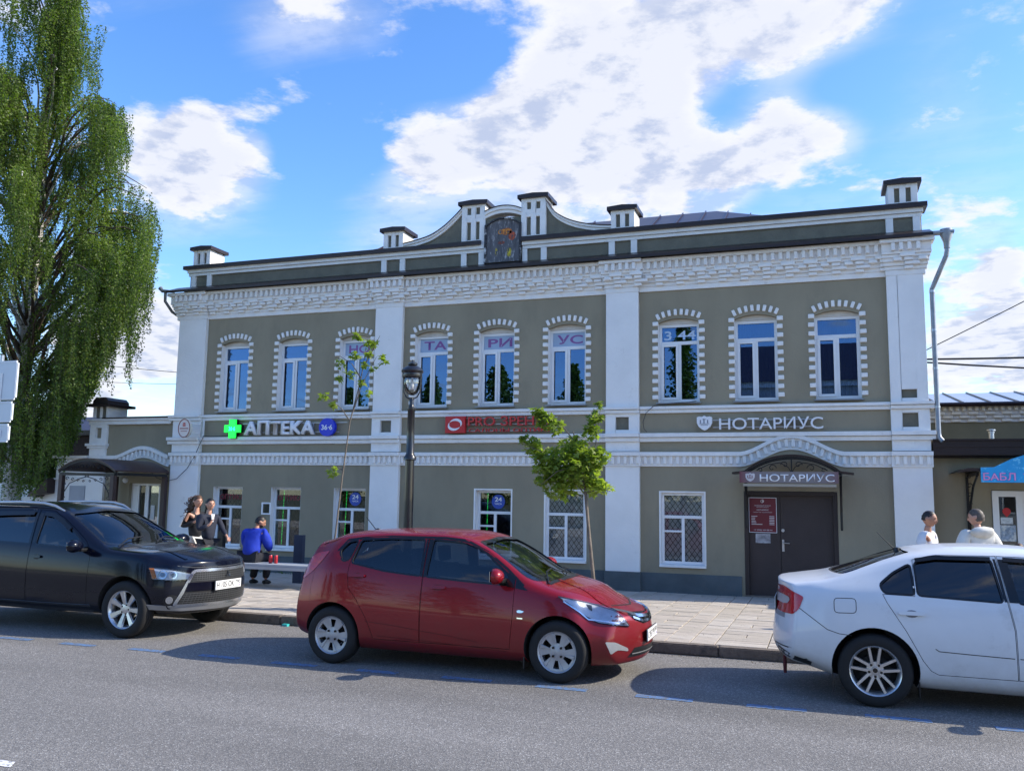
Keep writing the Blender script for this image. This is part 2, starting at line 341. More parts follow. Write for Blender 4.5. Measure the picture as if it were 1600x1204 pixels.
for s in singles:
    w, d = round(s[1]-s[0], 3), round(s[3]-s[2], 3); mi = random.randrange(3)
    if (w, d, mi) not in mcache:
        me = bpy.data.meshes.new('paving_slab'); b = .002; h = .03; v = []
        for zz, e in ((-h, 0), (-b, 0), (0, b)):
            for xx, yy in ((e, e), (w-e, e), (w-e, d-e), (e, d-e)): v.append((xx, yy, zz))
        me.from_pydata(v, [], [(8, 9, 10, 11)] + [(i, (i+1) % 4, 4+(i+1) % 4, 4+i) for i in range(4)] + [(4+i, 4+(i+1) % 4, 8+(i+1) % 4, 8+i) for i in range(4)])
        me.materials.append(PAVE[mi]); mcache[(w, d, mi)] = me
    o = bpy.data.objects.new('paving_slab', mcache[(w, d, mi)]); COL.objects.link(o); o.parent = pave
    o.location = (s[0], s[2], gz(s[2])+random.uniform(-.002, .003)); o.rotation_euler = (ang+random.uniform(-.004, .004), random.uniform(-.004, .004), 0)
v = []; f = []; mis = []
for s in rest:
    a, b = slab_verts(*s, random.uniform(-.002, .003)); k = len(v); v += a; f += [tuple(i+k for i in q) for q in b]; mis += [random.randrange(3)]*len(b)
me = bpy.data.meshes.new('paving_slabs'); me.from_pydata(v, [], f)
for q in PAVE: me.materials.append(q)
me.polygons.foreach_set('material_index', mis)
o = part('paving_slabs', me, None, pave, world=False, kind='stuff')
# blue parking dashes and a worn white mark
def worn_paint(name, c, lo=.50, hi=.58):
    m = bpy.data.materials.new(name); m.use_nodes = True; t = m.node_tree; n = t.nodes; l = t.links; b = n['Principled BSDF']
    b.inputs['Roughness'].default_value = .8
    tcn = n.new('ShaderNodeTexCoord'); ns = n.new('ShaderNodeTexNoise'); ns.inputs['Scale'].default_value = 22; ns.inputs['Detail'].default_value = 9; ns.inputs['Roughness'].default_value = .75
    l.new(tcn.outputs['Object'], ns.inputs['Vector'])
    mr = n.new('ShaderNodeMapRange'); mr.inputs['From Min'].default_value = lo; mr.inputs['From Max'].default_value = hi; l.new(ns.outputs[0], mr.inputs['Value'])
    mx = n.new('ShaderNodeMix'); mx.data_type = 'RGBA'; mx.inputs[6].default_value = (*c, 1); mx.inputs[7].default_value = (.12, .118, .115, 1); l.new(mr.outputs[0], mx.inputs[0])
    l.new(mx.outputs[2], b.inputs['Base Color']); return m
BLUEP = worn_paint('worn_blue_road_paint', (.09, .20, .40), .42, .60)
for i in range(-12, 9):
    cx = i*1.0-.40; yy = 8.40+.02*math.sin(i*1.7)
    d = MB(); w = .058; L = .26+random.uniform(-.03, .02); d.add([(cx-L, yy-w, .004), (cx+L, yy-w*.95, .004), (cx+L*.98, yy+w, .004), (cx-L, yy+w, .004)], [(0, 1, 2, 3)])
    o = part('blue_dash', d, BLUEP, road, world=False)
d = MB(); d.add([(-6.2, 4.62, .004), (-5.15, 4.64, .004), (-5.22, 4.74, .004), (-6.2, 4.74, .004)], [(0, 1, 2, 3)])
part('white_line_end', d, worn_paint('worn_white_road_paint', (.7, .7, .7), .52, .6), road, world=False)
# far pavement on the camera's side
g = MB().box(-60, 60, -9, -1.2, -.3, .12); struct('near_pavement', g, mat('near_paving', (.4, .37, .33), .9, var=.2, scale=3))

# ------------------------------------------------------------------ the two-storey house
YF = 17.31
HX0, HX1 = -14.80, 1.95
house = thing('brick_house', 'two-storey olive and white brick house with a curved parapet gable, behind the parked cars', 'building', (-6.4, YF, 0))
UPW = [(-13.57, -12.77), (-11.95, -11.15), (-10.30, -9.50), (-8.39, -7.59), (-6.86, -6.04), (-5.29, -4.47), (-2.97, -2.15), (-1.47, -.66), (.02, .83)]
UZ0, UZ1 = 3.72, 5.42
LOW = [(-13.58, -12.76), (-11.97, -11.17), (-10.31, -9.50), (-6.87, -6.07), (-5.31, -4.47), (-2.93, -2.09)]
LZ0, LZ1 = .54, 1.93
PIL = [(-14.80, -13.98), (-9.36, -8.66), (-4.03, -3.34), (1.30, 1.95)]
DOOR = (-1.34, .34, 1.98)
T = .35
wall = MB()
def wall_cells(z0, z1, ops, x0=HX0, x1=HX1, y0=YF, y1=YF+T, mb=None):
    """a wall slab between z0 and z1 with openings (xa, xb, za, zb)"""
    mb = mb or wall
    xs = sorted({x0, x1} | {a for o in ops for a in o[:2]})
    for a, b in zip(xs, xs[1:]):
        oo = [o for o in ops if o[0] <= a+1e-6 and o[1] >= b-1e-6]
        if not oo: mb.box(a, b, y0, y1, z0, z1)
        else:
            o = oo[0]
            if o[2] > z0+1e-6: mb.box(a, b, y0, y1, z0, o[2])
            if o[3] < z1-1e-6: mb.box(a, b, y0, y1, o[3], z1)
wall_cells(0, 2.70, [(a, b, LZ0, LZ1) for a, b in LOW] + [(DOOR[0], DOOR[1], 0, DOOR[2])])
wall_cells(2.70, 6.80, [(a, b, UZ0, UZ1) for a, b in UPW])
for a, b in UPW:                       # rounded heads of the upper openings
    for sgn in (1, -1):
        xa, xc = (a, (a+b)/2) if sgn > 0 else (b, (a+b)/2); pts = [(xa, UZ1), ]
        hw = (b-a)/2; rise = .085; rr = (hw*hw+rise*rise)/(2*rise); q = []
        for k in range(7):
            x = xa+(xc-xa)*k/6; q.append((x, UZ1-rr+math.sqrt(max(rr*rr-(x-xc)**2, 0))-.004))
        wall.prism([(xa, UZ1+.01)]+q[:]+[(xc, UZ1+.01)], YF+.0015, YF+.15)
part('wall', wall, GREEN, house)
o = MB(); o.box(HX0, HX0+.3, YF+T, YF+11, 0, 6.8); o.box(HX1-.3, HX1, YF+T, YF+11, 0, 6.8); o.box(HX0, HX1, YF+10.7, YF+11, 0, 6.78)
part('side_wall', o, GREEN, house)
o = MB(); o.box(HX0+.3, HX1-.3, YF+2.6, YF+2.7, 0, 6.6); o.box(HX0+.3, HX1-.3, YF+T, YF+2.6, 2.75, 2.95); o.box(HX0+.3, HX1-.3, YF+T, YF+2.6, .05, .15)
for a, b in PIL[1:3]: o.box(a, b, YF+T+.01, YF+2.59, .16, 2.7); o.box(a, b, YF+T+.01, YF+2.59, 2.96, 6.5)
part('inner_wall', o, ROOM, house)
# plinth
o = MB()
for a, b in ((HX0, DOOR[0]-.06), (DOOR[1]+.06, HX1)): o.box(a, b, YF-.04, YF-.001, -.1, .37)
for a, b in PIL: o.box(a-.015, b+.015, YF-.135, YF-.041, -.1, .372)
part('plinth', o, PLINTH, house, bevel=.006)
# pilasters with sunk squares
PY = YF-.10
def pil(a, b, z0, z1, mb, y=PY, holes=()):
    wall_cells(z0, z1, holes, a, b, y, YF-.001, mb)
for i, (a, b) in enumerate(PIL):
    o = MB(); pil(a, b, .374, 2.44, o); c = (a+b)/2
    part('pilaster', o, WHITE, house, bevel=.004)
    o = MB(); pil(a+.005, b-.005, 2.74, 2.93, o); part('pilaster', o, TRIM, house)
    o = MB(); pil(a, b, 3.10, 3.50, o, holes=[(c-.135, c+.135, 3.17, 3.43)]); part('pilaster', o, WHITE, house, bevel=.004)
    o = MB().box(c-.15, c+.15, YF-.035, YF-.002, 3.15, 3.45); part('sunk_panel', o, DARKGREEN, house)
    hol = [(c-.13, c+.13, 3.70, 3.86)] if i == 3 else []
    o = MB(); pil(a+.01, b-.01, 3.64, 5.99, o, holes=hol); part('pilaster', o, WHITE, house, bevel=.004)
    if hol:
        o = MB().box(c-.15, c+.15, YF-.035, YF-.002, 3.68, 3.88); part('sunk_panel', o, DARKGREEN, house)
def onpil(x): return any(a-.01 <= x <= b+.01 for a, b in PIL)
def stepped(z0, z1, d, name='moulding', m=None, extra=.0):
    """a horizontal course that steps forward over the pilasters"""
    o = MB(); x = HX0
    for a, b in PIL:
        if a > x+.01: o.box(x, a, YF-d, YF-.0005, z0, z1)
        o.box(a-(0 if a > HX0+.01 else .10+extra), b+(0 if b < HX1-.01 else .08), YF-d-.10, YF-.0005, z0, z1-.003); x = b
    return part(name, o, m or TRIM, house, bevel=.008)
stepped(2.93, 3.015, .05); stepped(3.018, 3.10, .10)
stepped(3.50, 3.57, .05); stepped(3.573, 3.635, .085)
# dentil frieze with the hump above the notary's door
XC = -.45
def hump(x):
    t = abs(x-XC)/.95
    return .335*(.5+.5*math.cos(math.pi*min(t, 1)))**.85 if t < 1 else 0.
def frieze(x0, x1, y, n=None):
    n = n or max(2, int((x1-x0)/.08)); xs = [x0+(x1-x0)*i/n for i in range(n+1)]
    up = MB().strip([(x, 2.725+hump(x)) for x in xs], [(x, 2.645+hump(x)) for x in xs], y-.09, YF-.0005)
    lo = MB().strip([(x, 2.485+hump(x)) for x in xs], [(x, 2.44+hump(x)*.97) for x in xs], y-.03, YF-.0005)
    bk = MB().strip([(x, 2.646+hump(x)) for x in xs], [(x, 2.484+hump(x)) for x in xs], y-.02, YF-.0007)
    part('frieze_course', up, TRIM, house, bevel=.008); part('frieze_course', lo, TRIM, house, bevel=.006); part('frieze_back', bk, TRIM, house)
x = HX0
for a, b in PIL:
    if a > x+.01: frieze(x, a-.001, YF)
    frieze(a-.02, b+.02, YF-.10); x = b+.001
def bevelbox(name, w, d, h, m, bv=.008):
    me = MB().box(-w/2, w/2, -d, 0, -h/2, h/2).mesh(name); bm = bmesh.new(); bm.from_mesh(me)
    bmesh.ops.bevel(bm, geom=[e for e in bm.edges if min(v.co.y for v in e.verts) < -d+.001], offset=bv, segments=1, affect='EDGES'); bm.to_mesh(me); bm.free(); me.materials.append(m); return me
den = bevelbox('dentil', .062, .045, .16, TRIM)
def put(name, me, loc, rot=(0, 0, 0), parent=None):
    o = bpy.data.objects.new(name, me); COL.objects.link(o); o.parent = parent or house
    r = wroot(o); o.matrix_parent_inverse = Matrix.Translation(-Vector(r.location)) if o.parent == r else Matrix.Identity(4)
    o.location = loc; o.rotation_euler = rot; return o
x = HX0+.05
while x < HX1:
    yy = YF-.12 if onpil(x) else YF-.02
    put('dentil', den, (x, yy, 2.565+hump(x)+random.uniform(-.003, .003)), (random.uniform(-.02, .02), (math.atan2(hump(x+.01)-hump(x-.01), .02))*-.6+random.uniform(-.03, .03), 0)); x += .128
# corbelled cornice
CO = [(5.99, 6.09, .035), (6.09, 6.16, .05), (6.16, 6.23, .085), (6.23, 6.30, .12), (6.30, 6.36, .15), (6.36, 6.41, .185), (6.41, 6.56, .18), (6.56, 6.63, .27)]
for z0, z1, d in CO:
    o = MB(); x = HX0
    for a, b in PIL:
        e = d*.35 if z0 > 6.05 else .0
        if a > x+.01: o.box(x+e, a-e, YF-d, YF-.0005, z0, z1)
        o.box(a-(e if a > HX0+.01 else .06+e*1.6), b+(e if b < HX1-.01 else .03+e*1.6), YF-d-.075, YF-.0005, z0, z1-.002); x = b
    part('cornice_course', o, TRIM, house, bevel=.005)
bk1 = bevelbox('brick', .15, .055, .060, TRIM); bk2 = bevelbox('brick', .26, .055, .060, TRIM)
den2 = bevelbox('dentil', .068, .075, .145, TRIM)
k = 0; x = HX0+.12
nb = 0
while x < HX1:
    p = .075 if onpil(x) else 0
    j = lambda: random.uniform(-.006, .006)
    put('brick', bk1, (x+j(), YF-.05-p, 6.125+j()/2), (0, j(), 0))
    put('brick', bk2, (x+.06+j(), YF-.085-p, 6.195+j()/2), (0, j(), 0))
    x2 = x+.21; p2 = .075 if onpil(x2) else 0
    if x2 < HX1: put('brick', bk1, (x2+.02+j(), YF-.12-p2, 6.265+j()/2), (0, j(), 0))
    put('brick', bk1, (x+j(), YF-.12-p, 6.265+j()/2), (0, j(), 0))
    put('brick', bk2, (x-.03+j(), YF-.15-p, 6.33+j()/2), (0, j(), 0))
    x += .42
x = HX0+.04
while x < HX1+.02:
    p = .075 if onpil(x) else 0
    put('dentil', den2, (x+random.uniform(-.004, .004), YF-.18-p, 6.485+random.uniform(-.004, .004)), (0, random.uniform(-.03, .03), 0)); x += .142
# eave flashing
o = MB(); x = HX0-.14
o.prism([(YF-.40, 6.625), (YF-.40, 6.685), (YF+.05, 6.86), (YF+.3, 6.86), (YF+.3, 6.82), (YF+.05, 6.80)], HX0-.22, HX1+.15, 'x')
part('eave_flashing', o, BROWN, house)
# parapet
PYF = YF+.06
PC = [-14.34, -9.03, -7.05, -5.66, -3.70, 1.65]
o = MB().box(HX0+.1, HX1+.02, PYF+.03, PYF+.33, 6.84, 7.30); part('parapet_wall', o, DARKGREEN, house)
o = MB().box(HX0+.08, -6.79, PYF-.02, PYF+.028, 7.13, 7.20); o.box(-5.91, HX1+.03, PYF-.02, PYF+.028, 7.13, 7.20); part('parapet_band', o, TRIM, house, bevel=.006)
o = MB().box(HX0+.06, -6.79, PYF-.06, PYF+.34, 7.203, 7.30); o.box(-5.91, HX1+.05, PYF-.06, PYF+.34, 7.203, 7.30); part('parapet_band', o, TRIM, house, bevel=.006)
for c in PC:
    for s in (-1, 1):
        if c == -7.05 and s == 1: a, b = -6.93, -6.79
        elif c == -5.66 and s == -1: a, b = -5.91, -5.80
        else: a, b = (c+.17, c+.30) if s > 0 else (c-.30, c-.17)
        o = MB().box(a, b, PYF-.02, PYF+.028, 6.85, 7.129); part('parapet_post', o, TRIM, house, bevel=.005)
for a, b in ((HX0-.02, -6.86), (-5.92, HX1+.12)):
    o = MB().prism([(PYF-.13, 7.285), (PYF-.13, 7.375), (PYF+.15, 7.42), (PYF+.42, 7.375), (PYF+.42, 7.301)], a, b, 'x'); part('parapet_coping', o, BROWN, house)
def turret(c, w, z1, d=.55, slots=((7.42, 7.70),), body0=7.36, lab=None):
    y0 = PYF-.04; o = MB(); xs = [c-w/2, c-w*.28, c-w*.10, c+w*.10, c+w*.28, c+w/2]
    sl = list(slots)
    # front skin pierced by two slots per tier
    ops = [(xs[1], xs[2], a, b) for a, b in sl[:1]] + [(xs[3], xs[4], a, b) for a, b in sl[:1]]
    zs = [body0] + [(sl[i][1]+sl[i+1][0])/2 for i in range(len(sl)-1)] + [z1]
    for i, (a, b) in enumerate(sl):
        wall_cells(zs[i], zs[i+1], [(xs[1], xs[2], a, b), (xs[3], xs[4], a, b)], xs[0], xs[5], y0, y0+.06, o)
    o.box(xs[0], xs[5], y0+.065, y0+d, body0, z1)
    t = part('turret', o, TRIM, house, bevel=.006)
    for a, b in sl:
        for p, q in ((1, 2), (3, 4)):
            part('slot_panel', MB().box(xs[p]-.005, xs[q]+.005, y0+.055, y0+.064, a-.005, b+.005), DARKGREEN, t, world=True)
    cp = MB(); e = .07; zc = z1
    cp.box(c-w/2-e, c+w/2+e, y0-e, y0+d+e, zc-.01, zc+.07); cp.prism([(c-w/2-e, zc+.07), (c+w/2+e, zc+.07), (c, zc+.095)], y0-e, y0+d+e)
    part('turret_cap', cp, BROWN, t)
    return t
turret(-14.34, .50, 7.78); turret(-9.03, .50, 7.79); turret(-3.70, .50, 7.79); turret(1.66, .52, 7.78)
turret(-7.06, .56, 8.23, slots=((7.42, 7.83), (8.0, 8.16)), body0=7.30); turret(-5.66, .56, 8.25, slots=((7.42, 7.83), (8.0, 8.16)), body0=7.30)
def cur(pts, n=5):
    out = []
    P = [pts[0]]+pts+[pts[-1]]
    for i in range(1, len(P)-2):
        for k in range(n):
            t = k/n; a, b, c, d = P[i-1], P[i], P[i+1], P[i+2]
            out.append(tuple(.5*(2*b[j]+(c[j]-a[j])*t+(2*a[j]-5*b[j]+4*c[j]-d[j])*t*t+(3*b[j]-a[j]-3*c[j]+d[j])*t**3) for j in (0, 1)))
    out.append(pts[-1]); return out
GL = cur([(-8.78, 7.49), (-8.50, 7.535), (-8.13, 7.62), (-7.82, 7.78), (-7.55, 7.99), (-7.33, 8.20)])
GR = cur([(-5.40, 8.22), (-5.21, 7.93), (-4.91, 7.72), (-4.56, 7.59), (-4.21, 7.52), (-3.94, 7.49)])
for G in (GL, GR):
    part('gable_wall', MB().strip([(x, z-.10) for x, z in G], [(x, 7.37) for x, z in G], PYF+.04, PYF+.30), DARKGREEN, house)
    part('gable_curve', MB().strip([(x, z-.062) for x, z in G], [(x, z-.125) for x, z in G], PYF-.0, PYF+.31), TRIM, house, bevel=.005)
    part('gable_curve', MB().strip([(x, z-.012) for x, z in G], [(x, z-.06) for x, z in G], PYF-.03, PYF+.33), TRIM, house, bevel=.005)
    part('gable_flashing', MB().strip([(x, z+.004) for x, z in G], [(x, z-.010) for x, z in G], PYF-.05, PYF+.35), BROWN, house)
def arc(x0, x1, zs, rise, n=14):
    hw = (x1-x0)/2; rr = (hw*hw+rise*rise)/(2*rise); c = (x0+x1)/2
    return [(x0+(x1-x0)*i/n, zs-rr+rise+math.sqrt(max(rr*rr-(x0+(x1-x0)*i/n-c)**2, 0))) for i in range(n+1)]
A0 = arc(-6.79, -5.93, 8.03, .10)
part('gable_arch', MB().strip(A0, [(x, z-.075) for x, z in A0], PYF-.06, PYF+.25), TRIM, house, bevel=.005)
part('gable_arch', MB().strip([(x, z-.08) for x, z in A0], [(x, z-.15) for x, z in A0], PYF-.03, PYF+.25), TRIM, house, bevel=.005)
part('gable_flashing', MB().strip([(x, z+.016) for x, z in A0], [(x, z+.003) for x, z in A0], PYF-.08, PYF+.27), BROWN, house)
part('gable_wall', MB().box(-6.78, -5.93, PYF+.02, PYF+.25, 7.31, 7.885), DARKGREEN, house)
ICON = mat('peeling_icon_paint', (.10, .10, .11), .7, var=.4, scale=10, bump=.5, bscale=20, stain=((.48, .47, .47), 15, .54, .66), vscale=(1, 1, .30))
A1 = arc(-6.73, -5.97, 7.72, .15); A1b = arc(-6.73, -5.97, 7.68, .15)
io = part('icon_panel', MB().strip(A1b, [(x, 6.87) for x, z in A1b], PYF-.05, PYF-.025), ICON, house)
part('icon_frame', MB().strip(A1, [(x, z-.035) for x, z in A1], PYF-.085, PYF-.03).box(-6.775, -6.735, PYF-.085, PYF-.03, 6.85, 7.72).box(-5.965, -5.925, PYF-.085, PYF-.03, 6.85, 7.72), mat('flaking_black_frame', (.03, .03, .035), .7, var=.4, scale=12, stain=((.6, .6, .6), 8, .55, .62)), io)
for (x0, x1, z0, z1, c, n) in ((-6.42, -6.14, 7.47, 7.62, (.40, .13, .03), 'a'), (-6.25, -6.05, 7.34, 7.55, (.42, .08, .03), 'b'), (-6.26, -6.14, 6.97, 7.18, (.50, .40, .03), 'c'), (-6.53, -6.47, 7.02, 7.2, (.45, .36, .05), 'c'), (-6.48, -6.3, 7.26, 7.34, (.20, .05, .03), 'b')):
    pm = mat('faded_icon_patch', c, .7, var=.5, scale=25, stain=((.07, .07, .08), 16, .50, .56), vscale=(1, 1, .5))
    n_ = 10; pts = [((x0+x1)/2+(x1-x0)/2*math.cos(t*.628)*random.uniform(.75, 1.15), (z0+z1)/2+(z1-z0)/2*math.sin(t*.628)*random.uniform(.75, 1.15)) for t in range(n_)]
    part('paint_patch', MB().prism(pts, PYF-.053, PYF-.0505), pm, io)
text_part('faded_letters', 'СТС', -6.46, -6.20, 7.49, 7.59, PYF-.056, 0, mat('orange_letters', (.75, .30, .03), .6, var=.3, scale=20), io)
# roof
roof = MB(); e = [(-15.0, YF+.1, 6.84), (2.1, YF+.1, 6.84), (2.1, YF+11.1, 6.84), (-15.0, YF+11.1, 6.84)]; r0 = (-9.9, YF+4.2, 8.95); r1 = (-2.2, YF+4.2, 8.95)
roof.add(e+[r0, r1], [(0, 1, 5, 4), (1, 2, 5), (2, 3, 4, 5), (3, 0, 4)])
ro = part('roof', roof, ROOFM, house)
for i in range(1, 30):                                  # standing seams of the front slope
    x = -15.0+17.1*i/30; k = 1.0
    if x < -9.9: k = (x+15)/(5.1)
    if x > -2.2: k = (2.1-x)/4.3
    y1 = YF+.1+4.1*k; z1 = 6.84+2.11*k
    part('roof_seam', MB().box(-.012, .012, 0, math.hypot(y1-YF-.1, z1-6.84), 0, .035), ROOFM, ro, loc=(x, YF+.1, 6.842)).rotation_euler = (math.atan2(2.11, 4.1), 0, 0)

# ------------------------------------------------------------------ windows
vou = bevelbox('surround_block', .062, .035, .125, TRIM, .01); blk = bevelbox('surround_block', .115, .035, .085, TRIM, .01)
SILL = mat('grey_sill_metal', (.30, .32, .36), .4, metal=.4, var=.15)
HEAD = mat('arch_head_paint', (.62, .60, .56), .7, var=.12, scale=6)
def frame_rect(mb, x0, x1, z0, z1, w, y0, y1):
    mb.box(x0, x1, y0, y1, z0, z0+w).box(x0, x1, y0, y1, z1-w, z1).box(x0, x0+w, y0, y1, z0+w, z1-w).box(x1-w, x1, y0, y1, z0+w, z1-w)
def upper_window(a, b, kind):
    w = part('window', None or MB().box(a+.002, b-.002, YF+.30, YF+.345, UZ0+.002, UZ0+.02), ROOM, house)
    x0, x1, z0, z1 = a+.005, b-.005, UZ0+.01, 5.315; fy0, fy1 = YF+.14, YF+.20
    f = MB(); frame_rect(f, x0, x1, z0, z1, .055, fy0, fy1); zt = 4.93; xm = x0+(x1-x0)*.50
    f.box(x0+.055, x1-.055, fy0, fy1, zt-.035, zt+.035); f.box(xm-.035, xm+.035, fy0, fy1, z0+.055, zt-.035)
    part('window_frame', f, PVC, w, bevel=.005)
    s = MB(); frame_rect(s, x0+.045, xm-.02, z0+.045, zt-.02, .05, fy0-.02, fy0-.001); part('sash', s, PVC, w, bevel=.005)
    gx = [(x0+.055, x1-.055, zt+.035, z1-.055), (x0+.095, xm-.07, z0+.095, zt-.07), (xm+.035, x1-.055, z0+.055, zt-.035)]
    for p in gx: part('pane', MB().box(p[0], p[1], fy0+.025, fy0+.032, p[2], p[3]), GLASS, w)
    A = arc(a, b, UZ1-.09, .085); part('arch_head', MB().strip(A, [(x, 5.316) for x, z in A], fy0-.025, fy1), HEAD, w)
    j = MB().box(a+.0005, a+.004, YF+.002, fy0+.06, UZ0, 5.33).box(b-.004, b-.0005, YF+.002, fy0+.06, UZ0, 5.33); part('reveal', j, WHITE, w)
    part('sill', MB().prism([(YF-.10, UZ0-.035), (YF-.10, UZ0-.02), (YF+.14, UZ0+.012), (YF+.14, UZ0-.02)], a-.03, b+.03, 'x'), SILL, w)
    c = (a+b)/2; hw = (b-a)/2
    for k in range(8):                                  # fan of voussoirs
        t = (k-3.5)/3.5; ang = t*.47; rr = 1.02; x = c+t*hw*1.0
        z = UZ1+.035+.085*(1-t*t); put('surround_block', vou, (x+random.uniform(-.005, .005), YF, z), (0, ang*.95+random.uniform(-.03, .03), 0), w)
    for k in range(10):
        z = 5.315-.166*k
        put('surround_block', blk, (a-.0525+random.uniform(-.006, .006), YF, z+random.uniform(-.006, .006)), (0, random.uniform(-.03, .03), 0), w)
        put('surround_block', blk, (b+.0525+random.uniform(-.006, .006), YF, z+random.uniform(-.006, .006)), (0, random.uniform(-.03, .03), 0), w)
    if kind == 'curtain':
        for s_ in (0, 1):
            cu = MB(); n = 24; A_, B_ = (a+.06, a+.30) if s_ == 0 else (b-.40, b-.06)
            pts = [(A_+(B_-A_)*i/n, YF+.36+.02*math.sin(i*1.9)) for i in range(n+1)]
            cu.add([(x, y, UZ0+.05) for x, y in pts]+[(x, y, 5.3) for x, y in pts], [(i, i+1, n+2+i, n+1+i) for i in range(n)])
            part('curtain', cu, CURTAIN, w, smooth=80)
    return w, (x0, x1, zt, z1, fy0)
ULET = mat('violet_window_letters', (.25, .10, .30), .6, var=.1); BLET = mat('pale_window_digits', (.55, .68, .85), .6, var=.1)
TINT = mat('pale_blue_window_film', (.34, .45, .60), .5, var=.06)
kinds = ['', '', 'НО', 'ТА', 'РИ', 'УС', '3 44', 'curtain', 'curtain']
for (a, b), kd in zip(UPW, kinds):
    w, (x0, x1, zt, z1, fy) = upper_window(a, b, kd)
    if kd in ('НО', 'ТА', 'РИ', 'УС'):
        part('window_film', MB().box(x0+.057, x1-.057, fy+.019, fy+.0245, zt+.037, z1-.057), TINT, w)
        text_part('window_letters', kd, x0+.15, x1-.10, zt+.085, z1-.105, fy+.017, 0, ULET, w, bold=.02)
    if kd == '3 44': text_part('window_digits', kd, x0+.10, x1-.08, zt+.07, z1-.13, fy+.022, 0, BLET, w, bold=.015)
LED = mat('green_led_strip', (.02, .3, .05), .5, var=0, emis=(.02, .8, .12), estr=.35)
REDT = mat('dark_red_window_text', (.22, .03, .04), .6, var=.2)
GRILL = mat('black_grille_wire', (.02, .02, .025), .5, var=.1)
LACE = mat('pale_inner_screen', (.75, .75, .80), .8, var=.3, scale=9)
def lower_window(a, b, i):
    w = part('window', MB().box(a+.002, b-.002, YF+.30, YF+.345, LZ0+.002, LZ0+.02), ROOM, house)
    dp = .14 if i < 4 else .06
    x0, x1, z0, z1 = a+.005, b-.005, LZ0+.01, LZ1-.005; fy0, fy1 = YF+dp, YF+dp+.05
    zt = z0+(z1-z0)*.66; xm = x0+(x1-x0)*.50
    f = MB(); frame_rect(f, x0, x1, z0, z1, .05, fy0, fy1); f.box(x0+.05, x1-.05, fy0, fy1, zt-.03, zt+.03); f.box(xm-.03, xm+.03, fy0, fy1, z0+.05, zt-.03)
    zz = zt-.28; f.box(x0+.05, xm-.03, fy0, fy1, zz-.02, zz+.02)
    part('window_frame', f, PVC, w, bevel=.004)
    for p in ((x0+.05, x1-.05, zt+.03, z1-.05), (x0+.05, xm-.03, zz+.02, zt-.03), (x0+.05, xm-.03, z0+.05, zz-.02), (xm+.03, x1-.05, z0+.05, zt-.03)):
        part('pane', MB().box(p[0], p[1], fy0+.025, fy0+.031, p[2], p[3]), GLASSB, w)
        if i in (4, 5):
            s = MB(); s.box(p[0]-.01, p[1]+.01, fy0+.065, fy0+.07, p[2]-.01, p[3]+.01); part('inner_screen', s, LACE, w)
    # diamond grille behind the glass
    gr = MB(); st = .105; X0, X1, Z0, Z1 = x0+.03, x1-.03, z0+.03, z1-.03; n = int(((X1-X0)+(Z1-Z0)/1.35)/st)+2
    for k in range(-n, n+1):
        for sg in (1, -1):
            # line x = xs + sg*(z-Z0)/1.35
            xs = (X0 if sg > 0 else X1)+k*st*(1 if sg > 0 else -1); pts = []
            zA, zB = Z0, Z1; fx = lambda z: xs+sg*(z-Z0)/1.35
            fz = lambda x: Z0+(x-xs)*sg*1.35
            if sg > 0:
                if fx(zA) < X0: zA = fz(X0)
                if fx(zB) > X1: zB = fz(X1)
            else:
                if fx(zA) > X1: zA = fz(X1)
                if fx(zB) < X0: zB = fz(X0)
            if zB-zA > .03 and X0-.001 <= fx(zA) <= X1+.001: gr.tube([(fx(zA), fy0+.055+.004*sg, zA), (fx(zB), fy0+.055+.004*sg, zB)], .0055, 4)
    part('diamond_grille', gr, GRILL, w)
    j = MB().box(a+.0005, a+.004, YF+.002, fy0+.04, LZ0, LZ1-.004).box(b-.004, b-.0005, YF+.002, fy0+.04, LZ0, LZ1-.004).box(a, b, YF+.002, fy0+.04, LZ1-.004, LZ1-.0005); part('reveal', j, WHITE, w)
    part('sill', MB().prism([(YF-.07, LZ0-.05), (YF-.07, LZ0-.005), (YF+dp, LZ0+.011), (YF+dp, LZ0-.05)], a-.03, b+.03, 'x'), WHITE, w, bevel=.004)
    if i >= 3: part('surround_strip', MB().box(a-.035, a-.001, YF-.012, YF-.0005, LZ0, LZ1+.03).box(a-.001, b+.001, YF-.012, YF-.0005, LZ1+.001, LZ1+.03).box(b+.001, b+.03, YF-.012, YF-.0005, LZ0, LZ1+.03), WHITE, w)
    if i in (1, 2, 3): part('led_strip', MB().tube([(x0+.16, fy0+.12, z0+.07), (x0+.18, fy0+.12, z1-.06)], .008, 6), LED, w)
    if i in (0, 1):
        text_part('window_text', 'ОПТИКА', x0+.07, x1-.05, zt+.17, zt+.30, fy0+.022, 0, REDT, w, bold=.02)
    if i in (2, 3):
        c = ((x0+x1)/2+.06, (zt+z1)/2); d = MB().lathe([(.0, 0), (.15, 0), (.15, .004), (0, .004)], (c[0], fy0+.017, c[1]), 28, 'y')
        dd = part('round_sticker', d, mat('blue_sticker', (.02, .07, .40), .4, var=.05), w)
        text_part('sticker_text', '24', c[0]-.08, c[0]+.08, c[1]-.0, c[1]+.095, fy0+.0155, 0, PVC, w, bold=.02)
        text_part('sticker_text', 'ЧАСА', c[0]-.08, c[0]+.08, c[1]-.065, c[1]-.025, fy0+.0155, 0, PVC, w, bold=.01)
    return w
LW = [lower_window(a, b, i) for i, (a, b) in enumerate(LOW)]
o = MB(); frame_rect(o, 0, .22, 0, .28, .035, -.012, .012)      # a vent leaf standing open
v = part('open_vent_sash', o, PVC, LW[1], loc=(-12.17, YF-.06, 1.30)); v.rotation_euler = (0, 0, .35)
